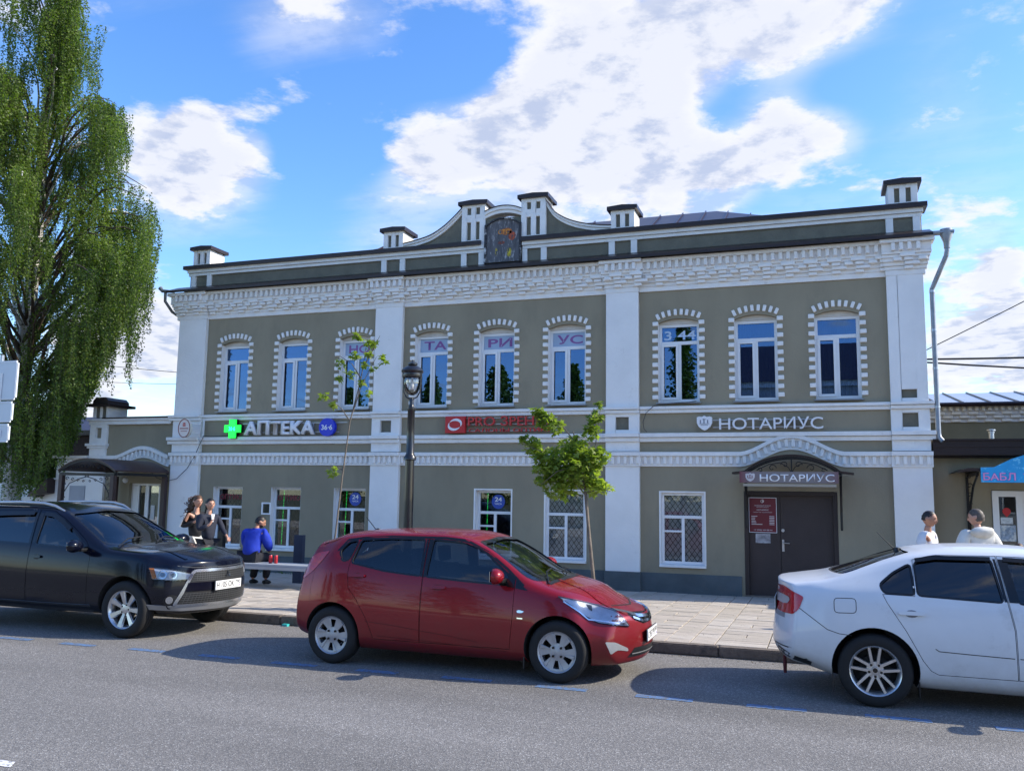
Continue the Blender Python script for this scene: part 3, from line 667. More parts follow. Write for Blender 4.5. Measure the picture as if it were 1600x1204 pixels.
part('pane', MB().box(.035, .185, -.003, .003, .035, .245), GLASSB, LW[1], loc=(-12.17, YF-.06, 1.30)).rotation_euler = (0, 0, .35)
# ------------------------------------------------------------------ notary's door
DOORM = mat('dark_brown_door_paint', (.035, .024, .024), .5, var=.15, scale=2, bump=.15, bscale=60)
d = part('door', MB().box(DOOR[0]+.08, -.685, YF+.07, YF+.12, .03, DOOR[2]-.08), DOORM, house, label='narrow fixed left leaf of the dark brown door')
d2 = part('door', MB().box(-.678, DOOR[1]-.08, YF+.07, YF+.12, .03, DOOR[2]-.08), DOORM, house, label='wide right leaf of the dark brown door')
f = MB().box(DOOR[0]+.001, DOOR[0]+.079, YF-.01, YF+.16, 0, DOOR[2]-.001).box(DOOR[1]-.079, DOOR[1]-.001, YF-.01, YF+.16, 0, DOOR[2]-.001).box(DOOR[0]+.079, DOOR[1]-.079, YF-.01, YF+.16, DOOR[2]-.08, DOOR[2]-.001)
part('door_frame', f, mat('door_frame_paint', (.022, .014, .014), .5, var=.1), house, bevel=.005)
part('door_step', MB().box(DOOR[0], DOOR[1], YF-.02, YF+.5, -.05, .028), KERB, house)
hd = MB().box(-.66, -.62, YF+.055, YF+.069, .86, 1.08).tube([(-.64, YF+.06, 1.02), (-.64, YF+.01, 1.02), (-.52, YF+.01, 1.015)], .010, 8)
part('door_lock', MB().lathe([(0, 0), (.03, 0), (.03, .012), (0, .012)], (-.64, YF+.057, 1.25), 14, 'y'), STEEL, d2)
part('door_handle', hd, STEEL, d2)
# ------------------------------------------------------------------ signs on the house
LETW = mat('white_sign_letters', (.80, .81, .84), .4, var=.03)
RED = mat('red_sign_plastic', (.50, .015, .02), .4, var=.06); REDD = mat('dark_red_sign_letters', (.52, .03, .03), .4, var=.1)
BLUE = mat('blue_sign_plastic', (.01, .03, .55), .35, var=.05)
GREENLED = mat('lit_green_cross', (.0, .35, .03), .4, var=0, emis=(.01, .9, .06), estr=1.0)
CYANLED = mat('lit_cyan_marks', (.0, .3, .4), .4, var=0, emis=(.05, .75, .9), estr=1.0)
RAIL = mat('thin_steel_rail', (.5, .5, .52), .4, metal=.6, var=.05)
def wallthing(name, label, cat, x, z, group=None): return thing(name, label, cat, (x, YF, z), 0, group)
t = wallthing('pharmacy_cross', 'lit green pharmacy cross left of the white АПТЕКА letters', 'sign', -13.0, 3.08)
c, z = -13.0, 3.285; a, b = .085, .215
pl = [(-a, -b), (a, -b), (a, -a), (b, -a), (b, a), (a, a), (a, b), (-a, b), (-a, a), (-b, a), (-b, -a), (-a, -a)]
part('cross_face', MB().prism([(c+p*1.02, z+q*1.0) for p, q in pl], YF-.20, YF-.15), GREENLED, t)
part('cross_box', MB().prism([(c+p*1.06, z+q*1.05) for p, q in pl], YF-.149, YF-.06), BLACKM, t)
part('bracket', MB().box(c-.15, c+.15, YF-.06, YF, 3.28, 3.30), RAIL, t)
text_part('cross_marks', '36·6', c-.09, c+.09, z-.05, z+.05, YF-.203, 0, CYANLED, t, bold=.01)
t = wallthing('pharmacy_sign', 'white raised letters АПТЕКА between the green cross and the blue disc', 'sign', -11.75, 3.12)
text_part('letters', 'АПТЕКА', -12.70, -10.80, 3.135, 3.475, YF-.16, .09, LETW, t, bold=.028)
part('rail', MB().box(-12.8, -10.2, YF-.065, YF-.05, 3.19, 3.205).box(-12.8, -10.0, YF-.065, YF-.05, 3.40, 3.415).box(-12.5, -12.48, YF-.05, YF, 3.19, 3.41).box(-10.9, -10.88, YF-.05, YF, 3.19, 3.41), RAIL, t)
t = wallthing('round_sign', 'round blue 36·6 sign at the right end of the АПТЕКА letters', 'sign', -10.45, 3.1)
part('disc', MB().lathe([(0, 0), (.205, 0), (.205, .09), (0, .09)], (-10.46, YF-.17, 3.295), 36, 'y'), BLUE, t, smooth=50)
text_part('number', '36·6', -10.60, -10.315, 3.235, 3.35, YF-.173, 0, LETW, t, bold=.018)
part('rail', MB().box(-10.5, -10.45, YF-.08, YF, 3.2, 3.4), RAIL, t)
t = wallthing('oval_sign', 'white oval projecting sign with a small red emblem on the far left pilaster', 'sign', -14.1, 3.1)
ov = MB(); n = 32
ring = lambda yy, k: [(-14.15+.165*k*math.cos(2*math.pi*i/n), yy, 3.29+.215*k*math.sin(2*math.pi*i/n)) for i in range(n)]
# the light box hangs at right angles to the wall and is turned a little to the street
ov.v = ring(-.05, 1)+ring(.05, 1); ov.f = [tuple(range(n)), tuple(range(2*n-1, n-1, -1))]+[(i, n+i, n+(i+1) % n, (i+1) % n) for i in range(n)]
ov.v = [(x, y+YF-.42, z) for x, y, z in ov.v]
part('light_box', ov, mat('cream_sign_plastic', (.72, .66, .62), .4, var=.05), t, smooth=50)
part('rim', MB().tube([(-14.15+.165*math.cos(2*math.pi*i/32), YF-.474, 3.29+.215*math.sin(2*math.pi*i/32)) for i in range(33)], .010, 6), mat('dark_red_rim', (.25, .06, .05), .5), t)
part('bracket', MB().box(-13.985, -13.97, YF-.43, YF-.1, 3.40, 3.415).box(-13.985, -13.97, YF-.43, YF-.1, 3.17, 3.185).box(-13.90, -13.87, YF-.115, YF-.09, 3.08, 3.5), LETW, t)
part('emblem', MB().box(-14.19, -14.11, YF-.478, YF-.472, 3.335, 3.36).box(-14.19, -14.11, YF-.478, YF-.472, 3.37, 3.39).box(-14.18, -14.12, YF-.478, YF-.472, 3.40, 3.42), RED, t)
part('wording', MB().box(-14.27, -14.03, YF-.478, YF-.472, 3.27, 3.295).box(-14.24, -14.06, YF-.478, YF-.472, 3.21, 3.225), mat('dusty_red_print', (.4, .15, .14), .5), t)
t = wallthing('optics_sign', 'red PRO ЗРЕНИЕ sign with its square logo, behind the leafy maple', 'sign', -6.3, 3.12)
part('logo_box', MB().box(-7.55, -7.09, YF-.15, YF-.05, 3.135, 3.495), RED, t, bevel=.008)
lo = MB()
for s in (1, -1):
    pts = []
    for i in range(15):
        a_ = R(-20+i*12)+(0 if s > 0 else math.pi); w_ = .055*math.sin(math.pi*(i+.8)/15.6); ex = .145; ez = .105
        pts.append((a_, w_, ex, ez))
    P = []; Q = []
    for a_, w_, ex, ez in pts:
        x_, z_ = math.cos(a_), math.sin(a_); sk = .35
        P.append((-7.32+(ex+w_*.5)*x_+sk*ez*z_*.5, 3.315+(ez+w_*.5)*z_)); Q.append((-7.32+(ex-w_*.5)*x_+sk*ez*z_*.5, 3.315+(ez-w_*.5)*z_))
    lo.strip(P, Q, YF-.158, YF-.151)
part('logo_swirl', lo, LETW, t)
text_part('letters', 'PRO ЗРЕНИЕ', -7.03, -5.12, 3.285, 3.49, YF-.13, .06, REDD, t)
text_part('small_letters', 'САЛОНЫ ОПТИКИ', -7.02, -5.14, 3.155, 3.235, YF-.11, .04, REDD, t, bold=.0)
part('rail', MB().box(-7.1, -5.05, YF-.065, YF-.05, 3.175, 3.187).box(-7.1, -5.05, YF-.065, YF-.05, 3.45, 3.462).box(-7.1, -5.05, YF-.065, YF-.05, 3.315, 3.327), RAIL, t)
t = wallthing('notary_wall_sign', 'white raised НОТАРИУС letters with a shield on the first-floor frieze', 'sign', -1.0, 3.12)
def shield(cx, cz, w, h, y0, y1):
    pts = [(-.5, .38), (-.36, .44), (-.15, .41), (0, .5), (.15, .41), (.36, .44), (.5, .38), (.5, .0), (.38, -.25), (.18, -.42), (0, -.5), (-.18, -.42), (-.38, -.25), (-.5, 0)]
    return MB().prism([(cx+p*w, cz+q*h) for p, q in pts], y0, y1)
def shield_marks(cx, cz, w, h, y, m, par):
    o = MB()
    for x_, z0, z1 in ((-.26, -.02, .2), (.22, -.02, .2), (-.02, -.04, .28)): o.box(cx+x_*w-.018*w*2, cx+x_*w+.018*w*2, y-.003, y, cz+z0*h, cz+z1*h)
    o.box(cx-.33*w, cx+.33*w, y-.003, y, cz-.07*h, cz-.035*h); o.box(cx-.25*w, cx+.25*w, y-.003, y, cz-.16*h, cz-.125*h); o.box(cx-.12*w, cx+.12*w, y-.003, y, cz+.22*h, cz+.255*h)
    part('shield_drawing', o, m, par)
part('shield', shield(-2.05, 3.285, .29, .29, YF-.15, YF-.06), LETW, t, bevel=.004)
shield_marks(-2.05, 3.285, .29, .29, YF-.151, mat('grey_print', (.2, .22, .28), .5), t)
text_part('letters', 'НОТАРИУС', -1.77, .13, 3.155, 3.385, YF-.14, .07, LETW, t, bold=.0)
part('rail', MB().box(-1.9, .0, YF-.065, YF-.05, 3.195, 3.21).box(-1.9, .0, YF-.065, YF-.05, 3.335, 3.35).box(-1.5, -1.48, YF-.05, YF, 3.19, 3.35).box(-.2, -.18, YF-.05, YF, 3.19, 3.35), RAIL, t)
# canopy over the notary's door
t = thing('door_canopy', 'arched dark brown canopy with scrolls above the notary door', 'canopy', (-.45, YF, 2.0))
CX0, CX1 = -1.50, .62; CA = arc(CX0+.22, CX1-.22, 2.33, .30, 20)
CA = [(CX0, 2.30)]+CA+[(CX1, 2.30)]
part('canopy_roof', MB().strip([(x, z+.022) for x, z in CA], [(x, z-.012) for x, z in CA], YF-.62, YF-.13), BROWN, t, smooth=30)
part('canopy_frame', MB().strip([(x, z-.014) for x, z in CA[1:-1]], [(x, z-.05) for x, z in CA[1:-1]], YF-.60, YF-.57).strip([(x, z-.014) for x, z in CA[1:-1]], [(x, z-.05) for x, z in CA[1:-1]], YF-.17, YF-.14), BLACKM, t)
for x_ in (CX0+.20, CX1-.24):
    part('canopy_bracket', MB().box(x_, x_+.04, YF-.60, YF-.115, 2.255, 2.305).box(x_, x_+.04, YF-.155, YF-.115, 1.28, 2.254).tube([(x_+.02, YF-.55, 2.25), (x_+.02, YF-.38, 2.12), (x_+.02, YF-.24, 1.9), (x_+.02, YF-.16, 1.62), (x_+.02, YF-.16, 1.32)], .022, 8).tube([(x_+.02, YF-.3, 2.2), (x_+.02, YF-.24, 2.1), (x_+.02, YF-.3, 2.02), (x_+.02, YF-.36, 2.1), (x_+.02, YF-.3, 2.16)], .01, 6), BLACKM, t)
sc = MB(); cx = -.44
def scroll(mb, x, z, r, turns, s, y, w=.008, a0=0):
    mb.tube([(x+s*r*(1-i/22)*math.cos(a0+i*turns), y, z+r*(1-i/22)*math.sin(a0+i*turns)) for i in range(19)], w, 5)
for s in (1, -1):
    scroll(sc, cx+s*.12, 2.46, .07, .33, s, YF-.585); scroll(sc, cx+s*.34, 2.40, .075, .33, -s, YF-.585); scroll(sc, cx+s*.55, 2.36, .05, .33, s, YF-.585)
    sc.tube([(cx, YF-.585, 2.32), (cx+s*.06, YF-.585, 2.42), (cx+s*.2, YF-.585, 2.50), (cx+s*.4, YF-.585, 2.47), (cx+s*.62, YF-.585, 2.36)], .008, 5)
sc.tube([(cx, YF-.585, 2.3), (cx, YF-.585, 2.59)], .012, 6)
part('scrollwork', sc, BLACKM, t)
t = thing('notary_canopy_sign', 'grey and maroon НОТАРИУС board with a shield hung under the arched canopy', 'sign', (-.45, YF-.62, 2.1))
def grad_board(name):
    m = mat(name, (.25, .22, .23), .45, var=.0); nt_ = m.node_tree; n = nt_.nodes; l = nt_.links; b_ = n['Principled BSDF']
    tcn = n.new('ShaderNodeTexCoord'); sp = n.new('ShaderNodeSeparateXYZ'); l.new(tcn.outputs['Object'], sp.inputs[0])
    mr = n.new('ShaderNodeMapRange'); mr.inputs['From Min'].default_value = .05; mr.inputs['From Max'].default_value = .95; ab = n.new('ShaderNodeMath'); ab.operation = 'ABSOLUTE'
    ad = n.new('ShaderNodeMath'); ad.operation = 'ADD'; ad.inputs[1].default_value = .45; l.new(sp.outputs[0], ad.inputs[0]); l.new(ad.outputs[0], ab.inputs[0]); l.new(ab.outputs[0], mr.inputs['Value'])
    pw = n.new('ShaderNodeMath'); pw.operation = 'POWER'; pw.inputs[1].default_value = 4; l.new(mr.outputs[0], pw.inputs[0])
    mx = n.new('ShaderNodeMix'); mx.data_type = 'RGBA'; mx.inputs[6].default_value = (.20, .18, .185, 1); mx.inputs[7].default_value = (.14, .012, .03, 1); l.new(pw.outputs[0], mx.inputs[0]); l.new(mx.outputs[2], b_.inputs['Base Color']); return m
part('board', MB().box(-1.36, .36, YF-.66, YF-.625, 2.13, 2.335), grad_board('maroon_edged_grey_board'), t)
text_part('letters', 'НОТАРИУС', -1.0, .29, 2.155, 2.295, YF-.666, .004, LETW, t, bold=.006)
part('shield', shield(-1.17, 2.23, .165, .16, YF-.667, YF-.662), mat('white_outline_shield', (.6, .58, .6), .5), t)
shield_marks(-1.17, 2.23, .165, .16, YF-.668, mat('maroon_print', (.14, .02, .04), .5), t)
part('lamp_strip', MB().box(-1.30, .32, YF-.64, YF-.60, 2.065, 2.115), mat('cream_metal_strip', (.35, .32, .27), .5, var=.1), t)
MAROON = mat('maroon_plaque_enamel', (.13, .006, .018), .35, var=.05)
t = thing('notary_plaque', 'maroon notary plaque with white print on the left door leaf', 'plaque', (-1.0, YF, 1.2))
part('plaque_board', MB().box(-1.255, -.745, YF+.035, YF+.055, 1.20, 1.86), MAROON, t)
part('plaque_border', (lambda o: (frame_rect(o, -1.255, -.745, 1.20, 1.86, .009, YF+.030, YF+.0345), o)[1])(MB()), LETW, t)
PR = mat('white_print', (.62, .58, .6), .5)
text_part('plaque_emblem', 'Ф', -1.035, -.965, 1.75, 1.83, YF+.033, 0, PR, t)
for s_, z_, h_, w_ in (('НОТАРИАЛЬНАЯ КОНТОРА', 1.70, .018, .30), ('МОСКОВСКАЯ ОБЛАСТЬ', 1.675, .014, .22), ('НОТАРИУС', 1.615, .026, .22), ('приём граждан', 1.575, .016, .34), ('+7 (926) 344-88-44', 1.235, .026, .34)):
    text_part('plaque_text', s_, -1.0-w_/2, -1.0+w_/2, z_, z_+h_, YF+.033, 0, PR, t, bold=.015)
for k in range(6):
    z_ = 1.50-.030*k; part('plaque_line', MB().box(-1.21, -1.21+[.11, .07, .065, .08, .09, .2][k], YF+.0325, YF+.0335, z_, z_+.012).box(-.88, -.79, YF+.0325, YF+.0335, z_, z_+.012), PR, t)
t = thing('paper_notice', 'small grey paper notice in a sleeve below the maroon plaque', 'notice', (-1.0, YF, 1.0))
part('sheet', MB().box(-1.14, -.87, YF+.062, YF+.068, 1.005, 1.18), mat('grey_notice_paper', (.30, .30, .33), .3, var=.5, scale=9, stain=((.55, .55, .58), 7, .5, .6)), t)

# cables on the wall
CAB = mat('black_cable', (.03, .03, .035), .6, var=.1)
def cable(label, pts, r=.008):
    o = part('cable', MB().tube([p for p in pts], r, 6), CAB); return tag(o, label, 'cable')
def sag(a, b, d, n=14): return [tuple(a[i]+(b[i]-a[i])*k/n-(d*4*(k/n)*(1-k/n) if i == 2 else 0) for i in range(3)) for k in range(n+1)]
cable('slack black cable looping from the oval sign down to the left porch', [(-13.86, YF-.13, 3.10), (-13.93, YF-.14, 2.95), (-14.05, YF-.16, 2.65), (-14.25, YF-.16, 2.35), (-14.55, YF-.15, 2.10), (-14.85, YF-.15, 2.04), (-15.15, YF-.15, 2.12), (-15.35, YF-.15, 2.28)])
cable('thin cable running along the ledge below the green cross', [(-13.88, YF-.12, 3.12), (-13.6, YF-.12, 3.115), (-13.35, YF-.11, 3.12), (-13.2, YF-.1, 3.118)])
cable('thin grey cable hooking down beside the shield of the notary wall sign', [(-2.2, YF-.12, 3.72), (-2.35, YF-.12, 3.70), (-2.75, YF-.1, 3.68), (-3.05, YF-.09, 3.64), (-3.20, YF-.11, 3.50), (-3.26, YF-.11, 3.32), (-3.24, YF-.11, 3.18), (-3.18, YF-.11, 3.12)], .006)
# downpipes
OLDZ = mat('dull_zinc', (.16, .18, .20), .5, metal=.5, var=.2)
STEEL2 = mat('weathered_galvanised_pipe', (.26, .28, .31), .45, metal=.6, var=.2, scale=6)
t = thing('downpipe', 'galvanised rain pipe with swan neck on the right corner of the house', 'rain pipe', (2.1, YF, 3.0))
part('gutter_funnel', MB().lathe([(.105, 6.80), (.11, 6.70), (.058, 6.56), (.052, 6.45)], (2.33, YF-.28, -.06), 16).box(1.95, 2.45, YF-.38, YF-.20, 6.66, 6.70), STEEL2, t, smooth=40)
part('pipe', MB().tube([(2.33, YF-.28, 6.45), (2.33, YF-.28, 6.35), (2.31, YF-.27, 6.25), (2.12, YF-.16, 5.80), (2.07, YF-.13, 5.68), (2.07, YF-.13, 5.5), (2.07, YF-.13, 3.05), (2.08, YF-.14, 2.97), (2.13, YF-.17, 2.90)], .043, 14), STEEL2, t, smooth=50)
for z_ in (5.62, 4.9, 4.2, 3.5): part('pipe_collar', MB().lathe([(.043, 0), (.05, 0), (.05, .04), (.043, .04)], (2.07, YF-.13, z_), 14), STEEL, t)
t = thing('downpipe', 'short dark gutter end with curved neck at the top left corner of the house', 'rain pipe', (-15.0, YF, 6.4))
part('gutter_funnel', MB().tube([(-14.8, YF-.35, 6.66), (-15.15, YF-.36, 6.70), (-15.22, YF-.36, 6.78)], [.035, .045, .055], 10), OLDZ, t, smooth=50)
part('pipe', MB().tube([(-15.08, YF-.33, 6.66), (-15.10, YF-.30, 6.45), (-15.04, YF-.1, 6.22), (-14.87, YF+.14, 6.05), (-14.86, YF+.2, 5.6), (-14.86, YF+.3, 3.7)], .035, 10), OLDZ, t, smooth=50)

# ------------------------------------------------------------------ low left wing
wing = thing('left_wing', 'low olive annex with a humped white frieze, left of the two-storey house', 'building', (-16.2, YF, 0))
def wp(n, mb, m, **k): return part(n, mb, m, wing, **k)
YW = YF+.02
o = MB(); wall_cells(0, 2.46, [(-16.12, -15.16, 0, 1.98)], -17.38, HX0-.002, YW, YW+.3, o); o.box(-17.38, HX0-.002, YW, YW+.3, 2.46, 3.44); wp('wall', o, GREEN)
wp('inner_wall', MB().box(-16.5, -15.0, YW+1.2, YW+1.3, 0, 2.4), ROOM)
wp('coping', MB().box(-17.46, HX0-.11, YW-.08, YW+.4, 3.44, 3.53), TRIM, bevel=.006); wp('coping', MB().box(-17.5, HX0-.11, YW-.12, YW+.44, 3.532, 3.585), TRIM, bevel=.006)
wp('roof', MB().box(-17.0, HX0-.11, YW-.14, YW+7, 3.587, 3.615), BROWN)
XC2 = -15.72
def hump2(x): t_ = abs(x-XC2)/.86; return .235*(.5+.5*math.cos(math.pi*min(t_, 1)))**.8 if t_ < 1 else 0.
xs = [-17.38+(-14.93+17.38)*i/30 for i in range(31)]
for za, zb, d_ in ((2.66, 2.575, .09), (2.42, 2.38, .04), (2.574, 2.421, .02)):
    wp('frieze_course', MB().strip([(x, za+hump2(x)) for x in xs], [(x, zb+hump2(x)*(1 if za > 2.5 else .97)) for x in xs], YW-d_, YW-.001), TRIM)
x = -17.3
while x < -14.95:
    put('dentil', den, (x, YW-.02, 2.495+hump2(x)), (0, 0, 0), wing); x += .125
o = MB(); wall_cells(2.9, 3.44, [(-17.23, -17.05, 2.98+.12, 3.36)], -17.42, -16.88, YW-.07, YW-.001, o); wp('pilaster', o, WHITE, bevel=.004)
wp('pilaster', MB().box(-17.42, -16.88, YW-.07, YW-.001, 0, 2.37).box(-17.40, -16.90, YW-.07, YW-.001, 2.662, 2.84), WHITE)
wp('moulding', MB().box(-17.50, -16.84, YW-.13, YW-.001, 2.90, 2.965).box(-17.46, -16.87, YW-.10, YW-.001, 2.842, 2.899), TRIM, bevel=.006)
wp('chimney_stack', MB().box(-17.38, -17.30, YW-.05, YW+.009, 3.617, 3.90).box(-17.16, -17.10, YW-.05, YW+.009, 3.617, 3.90).box(-16.96, -16.90, YW-.05, YW+.009, 3.617, 3.90).box(-17.38, -16.9, YW+.0105, YW+.6, 3.617, 3.899), TRIM)
wp('slot_panel', MB().box(-17.30, -17.16, YW-.01, YW+.009, 3.62, 3.9).box(-17.10, -16.96, YW-.01, YW+.009, 3.62, 3.9), DARKGREEN)
wp('chimney_cap', MB().box(-17.52, -16.76, YW-.18, YW+.74, 3.90, 3.97).prism([(-17.40, 3.97), (-16.88, 3.97), (-16.90, 4.06), (-16.99, 4.14), (-17.29, 4.14), (-17.38, 4.06)], YW-.08, YW+.64), BROWN, bevel=.01)
# door of the wing
f = MB(); frame_rect(f, -16.12, -15.16, .05, 1.98, .05, YW+.10, YW+.16); f.box(-15.70, -15.64, YW+.10, YW+.16, .1, 1.93); f.box(-16.07, -15.70, YW+.11, YW+.15, .1, .75); f.box(-15.64, -15.21, YW+.11, YW+.15, .1, .75)
dd = wp('door', f, PVC, bevel=.004)
for a_, b_ in ((-16.06, -15.90), (-15.86, -15.71), (-15.63, -15.22)):
    part('pane', MB().box(a_, b_, YW+.125, YW+.132, .76, 1.92), GLASSB, dd)
part('sash', MB().box(-16.07, -15.88, YW+.09, YW+.12, .76, 1.92), PVC, dd); part('sash', MB().box(-15.28, -15.21, YW+.09, YW+.12, .76, 1.92).box(-15.64, -15.58, YW+.09, YW+.12, .76, 1.92), PVC, dd)
part('door_notice', MB().box(-15.52, -15.40, YW+.118, YW+.123, 1.1, 1.45), mat('white_notice', (.6, .6, .6), .6), dd)
wp('door_step', MB().box(-16.5, -14.9, YF-.9, YF+.2, -.1, .07), KERB)
# lower white wing further left
low = thing('white_outbuilding', 'low white rendered outbuilding with dentil frieze behind the porch on the far left', 'building', (-18, YF, 0))
part('wall', MB().box(-18.50, -17.43, YW+.0, YW+3, 0, 2.36), WHITE, low); part('frieze_back', MB().box(-18.50, -17.43, YW+.02, YW+3, 2.36, 2.60), TRIM, low)
part('coping', MB().box(-18.60, -17.43, YW-.08, YW+3.05, 2.60, 2.665), TRIM, low); part('roof', MB().box(-18.64, -17.43, YW-.11, YW+3.1, 2.667, 2.69), BROWN, low)
part('moulding', MB().box(-18.53, -17.43, YW-.04, YW+.02, 2.33, 2.37).box(-18.54, -17.43, YW-.05, YW+.02, 2.05, 2.09), TRIM, low)
for k in range(8): put('dentil', den, (-18.42+.125*k, YW+.02, 2.49), (0, 0, 0), low)
part('lower_wall', MB().prism([(-19.6, 0), (-18.502, 0), (-18.502, 2.02), (-18.85, 1.62), (-19.6, 1.58)], YW, YW+2.5), WHITE, low)
part('lean_to_roof', MB().prism([(-18.50, 2.08), (-18.50, 1.70), (-19.15, 1.60), (-19.10, 1.68)], YW-.25, YW+2.5), BROWN, low)
part('grey_shutter', MB().box(-18.0, -17.5, YW-.02, YW-.001, .2, 1.9), mat('grey_shutter_paint', (.35, .37, .42), .5, var=.1), low)
# porch canopy of the left wing
t = thing('porch_canopy', 'brown barrel-roofed porch canopy with wrought scrolls in front of the left annex', 'canopy', (-15.7, 16.4, 0))
PA = arc(-16.45, -14.80, 2.24, .27, 16)
part('canopy_roof', MB().strip([(x, z+.015) for x, z in PA], [(x, z-.01) for x, z in PA], 15.45, YF-.12), mat('red_brown_canopy_sheet', (.055, .028, .025), .4, metal=.2, var=.15), t, smooth=30)
part('canopy_frame', MB().strip([(x, z-.011) for x, z in PA], [(x, z-.05) for x, z in PA], 15.47, 15.51).strip([(x, z-.011) for x, z in PA], [(x, z-.05) for x, z in PA], YF-.17, YF-.13).box(-16.42, -14.83, 15.47, 15.51, 2.13, 2.19).box(-16.42, -16.36, 15.5, YF-.15, 2.14, 2.2).box(-14.89, -14.83, 15.5, YF-.15, 2.14, 2.2), BLACKM, t)
for x_, y_ in ((-16.42, 15.46), (-14.93, 15.46), (-16.42, YF-.22), (-14.93, YF-.22)): part('post', MB().box(x_, x_+.10, y_, y_+.10, .03, 2.14), mat('brown_post_paint', (.04, .022, .02), .5, var=.1), t)
sc = MB()
for k in range(7):
    x_ = -16.1+k*.16; scroll(sc, x_, 2.24+.10*math.sin((k+1)/8*math.pi), .055, .35, 1 if k % 2 else -1, 15.49)
for s, xb in ((1, -16.32), (-1, -14.93)):
    for k in range(4): scroll(sc, xb+s*(.12+.16*k), 2.06-.02*k, .05-.006*k, .35, s, 15.49)
    sc.tube([(xb, 15.49, 1.55), (xb+s*.05, 15.49, 1.75), (xb+s*.2, 15.49, 1.95), (xb+s*.5, 15.49, 2.06), (xb+s*.75, 15.49, 2.12)], .01, 5)
    for k in range(3): scroll(sc, xb+s*.04, 1.62+.15*k, .05, .35, s, 15.49)
part('scrollwork', sc, BLACKM, t)
t2 = tag(part('globe_lamp', MB().lathe([(.0, -.07), (.045, -.055), (.07, 0), (.045, .055), (0, .07)], (-15.95, YF-.3, 2.05), 14), mat('white_lamp_globe', (.7, .72, .74), .3), None, smooth=60), 'small white globe lamp hanging under the left porch canopy', 'lamp')
# buildings seen far left behind the birch
fb = thing('brick_outhouse', 'dark brick building with flat roof rising behind the left annex chimney', 'building', (-22, 23, 0))
part('wall', MB().box(-26, -19.6, 21, 27, 0, 3.45), mat('dark_red_brick', (.075, .045, .038), .9, var=.3, scale=14, bump=.4), fb)
part('roof', MB().box(-26.2, -19.4, 20.8, 27.2, 3.45, 3.6), BROWN, fb)
for r_ in range(9):
    o = MB()
    for k in range(8): o.box(-20.75+k*.16+(r_ % 2)*.08, -20.75+k*.16+.145+(r_ % 2)*.08, 20.985, 20.999, 2.55+r_*.095, 2.55+r_*.095+.078)
    part('brick_course', o, mat('red_brown_brick', (.10+.02*(r_ % 3), .05, .04), .9, var=.3, scale=9), fb)
fb = thing('sunlit_shed', 'pale sunlit roof slope low behind the birch at the left edge', 'building', (-24, 22, 0))
part('roof', MB().prism([(-30, 2.1), (-26, 3.0), (-22.0, 2.0), (-22.0, 1.9), (-26, 2.85), (-30, 1.95)], 20.3, 24), mat('pale_roof_sheet', (.55, .52, .50), .6, var=.15), fb)
part('wall', MB().box(-29.5, -22.3, 20.5, 23.5, 0, 1.95), WHITE, fb)
fb = thing('distant_house', 'pale house with brown gable roof glimpsed through the birch leaves', 'building', (-34, 34, 0))
part('wall', MB().box(-40, -30, 33, 40, 0, 3.6), mat('pale_plaster', (.5, .48, .45), .8, var=.1), fb)
part('roof', MB().prism([(32.6, 3.6), (40.4, 3.6), (36.5, 5.6)], -40.5, -29.5, 'x'), ROOFM, fb)

# ------------------------------------------------------------------ right side wing, shop and far building
rw = thing('right_wing', 'low olive annex with dark flat roof edge, right of the two-storey house', 'building', (3, YF, 0))
YR = YF+.25
o = MB(); wall_cells(0, 2.62, [(2.92, 4.3, 0, 2.05)], HX1+.001, 7, YR, YR+.3, o); part('wall', o, GREEN, rw)
part('inner_wall', MB().box(2.6, 5, YR+1.5, YR+1.6, 0, 2.5), ROOM, rw)
part('roof_edge', MB().box(HX1+.02, 7.2, YF-.12, YR+.0, 2.66, 2.93).box(HX1+.02, 7.2, YR, YR+3.5, 2.63, 2.90), BROWN, rw)
part('roof_edge_bead', MB().box(HX1+.02, 7.2, YF-.14, YF-.121, 2.80, 2.83), BROWN, rw)
part('roof_edge_bead', MB().box(HX1+.02, 7.2, YF-.16, YF-.121, 2.915, 2.945), BROWN, rw)
f = MB(); frame_rect(f, 2.93, 3.40, .05, 2.04, .10, YR-.02, YR+.05); f.box(3.40, 3.46, YR+.05, YR+.12, .05, 2.04); f.box(2.93, 4.28, YR+.06, YR+.12, 2.0, 2.045)
dd = part('door', f, PVC, rw, label='white plastic shop door with stickers on its glass', bevel=.004)
part('pane', MB().box(3.03, 3.30, YR+.01, YR+.018, .15, 1.94), GLASSB, dd)
part('door_handle', MB().tube([(2.97, YR-.03, 1.0), (2.97, YR-.07, 1.0), (2.97, YR-.07, 1.25), (2.97, YR-.03, 1.25)], .012, 8), PVC, dd)
sx, sz = 3.14, 1.68
part('round_sticker', MB().lathe([(0, 0), (.065, 0), (.065, .003), (0, .003)], (sx+.01, YR+.004, sz), 20, 'y').prism([(sx-.03, sz-.055), (sx+.05, sz-.055), (sx+.01, sz-.10)], YR+.0045, YR+.007), RED, dd)
part('sticker', MB().box(3.05, 3.24, YR+.005, YR+.008, 1.46, 1.575), mat('white_sticker', (.55, .6, .62), .5, var=.3, scale=25), dd)
part('poster', MB().box(3.035, 3.28, YR+.004, YR+.007, 1.16, 1.44), mat('drinks_poster', (.25, .32, .40), .5, var=.5, scale=16, stain=((.6, .62, .6), 13, .5, .58)), dd)
part('poster', MB().box(3.035, 3.29, YR+.004, YR+.007, .8, 1.10), mat('leafy_poster', (.25, .33, .22), .5, var=.5, scale=14, stain=((.6, .62, .55), 9, .5, .58)), dd)
t = thing('shop_canopy', 'dark shop canopy bracket behind the blue bubble-tea sign', 'canopy', (2.9, 16.6, 2))
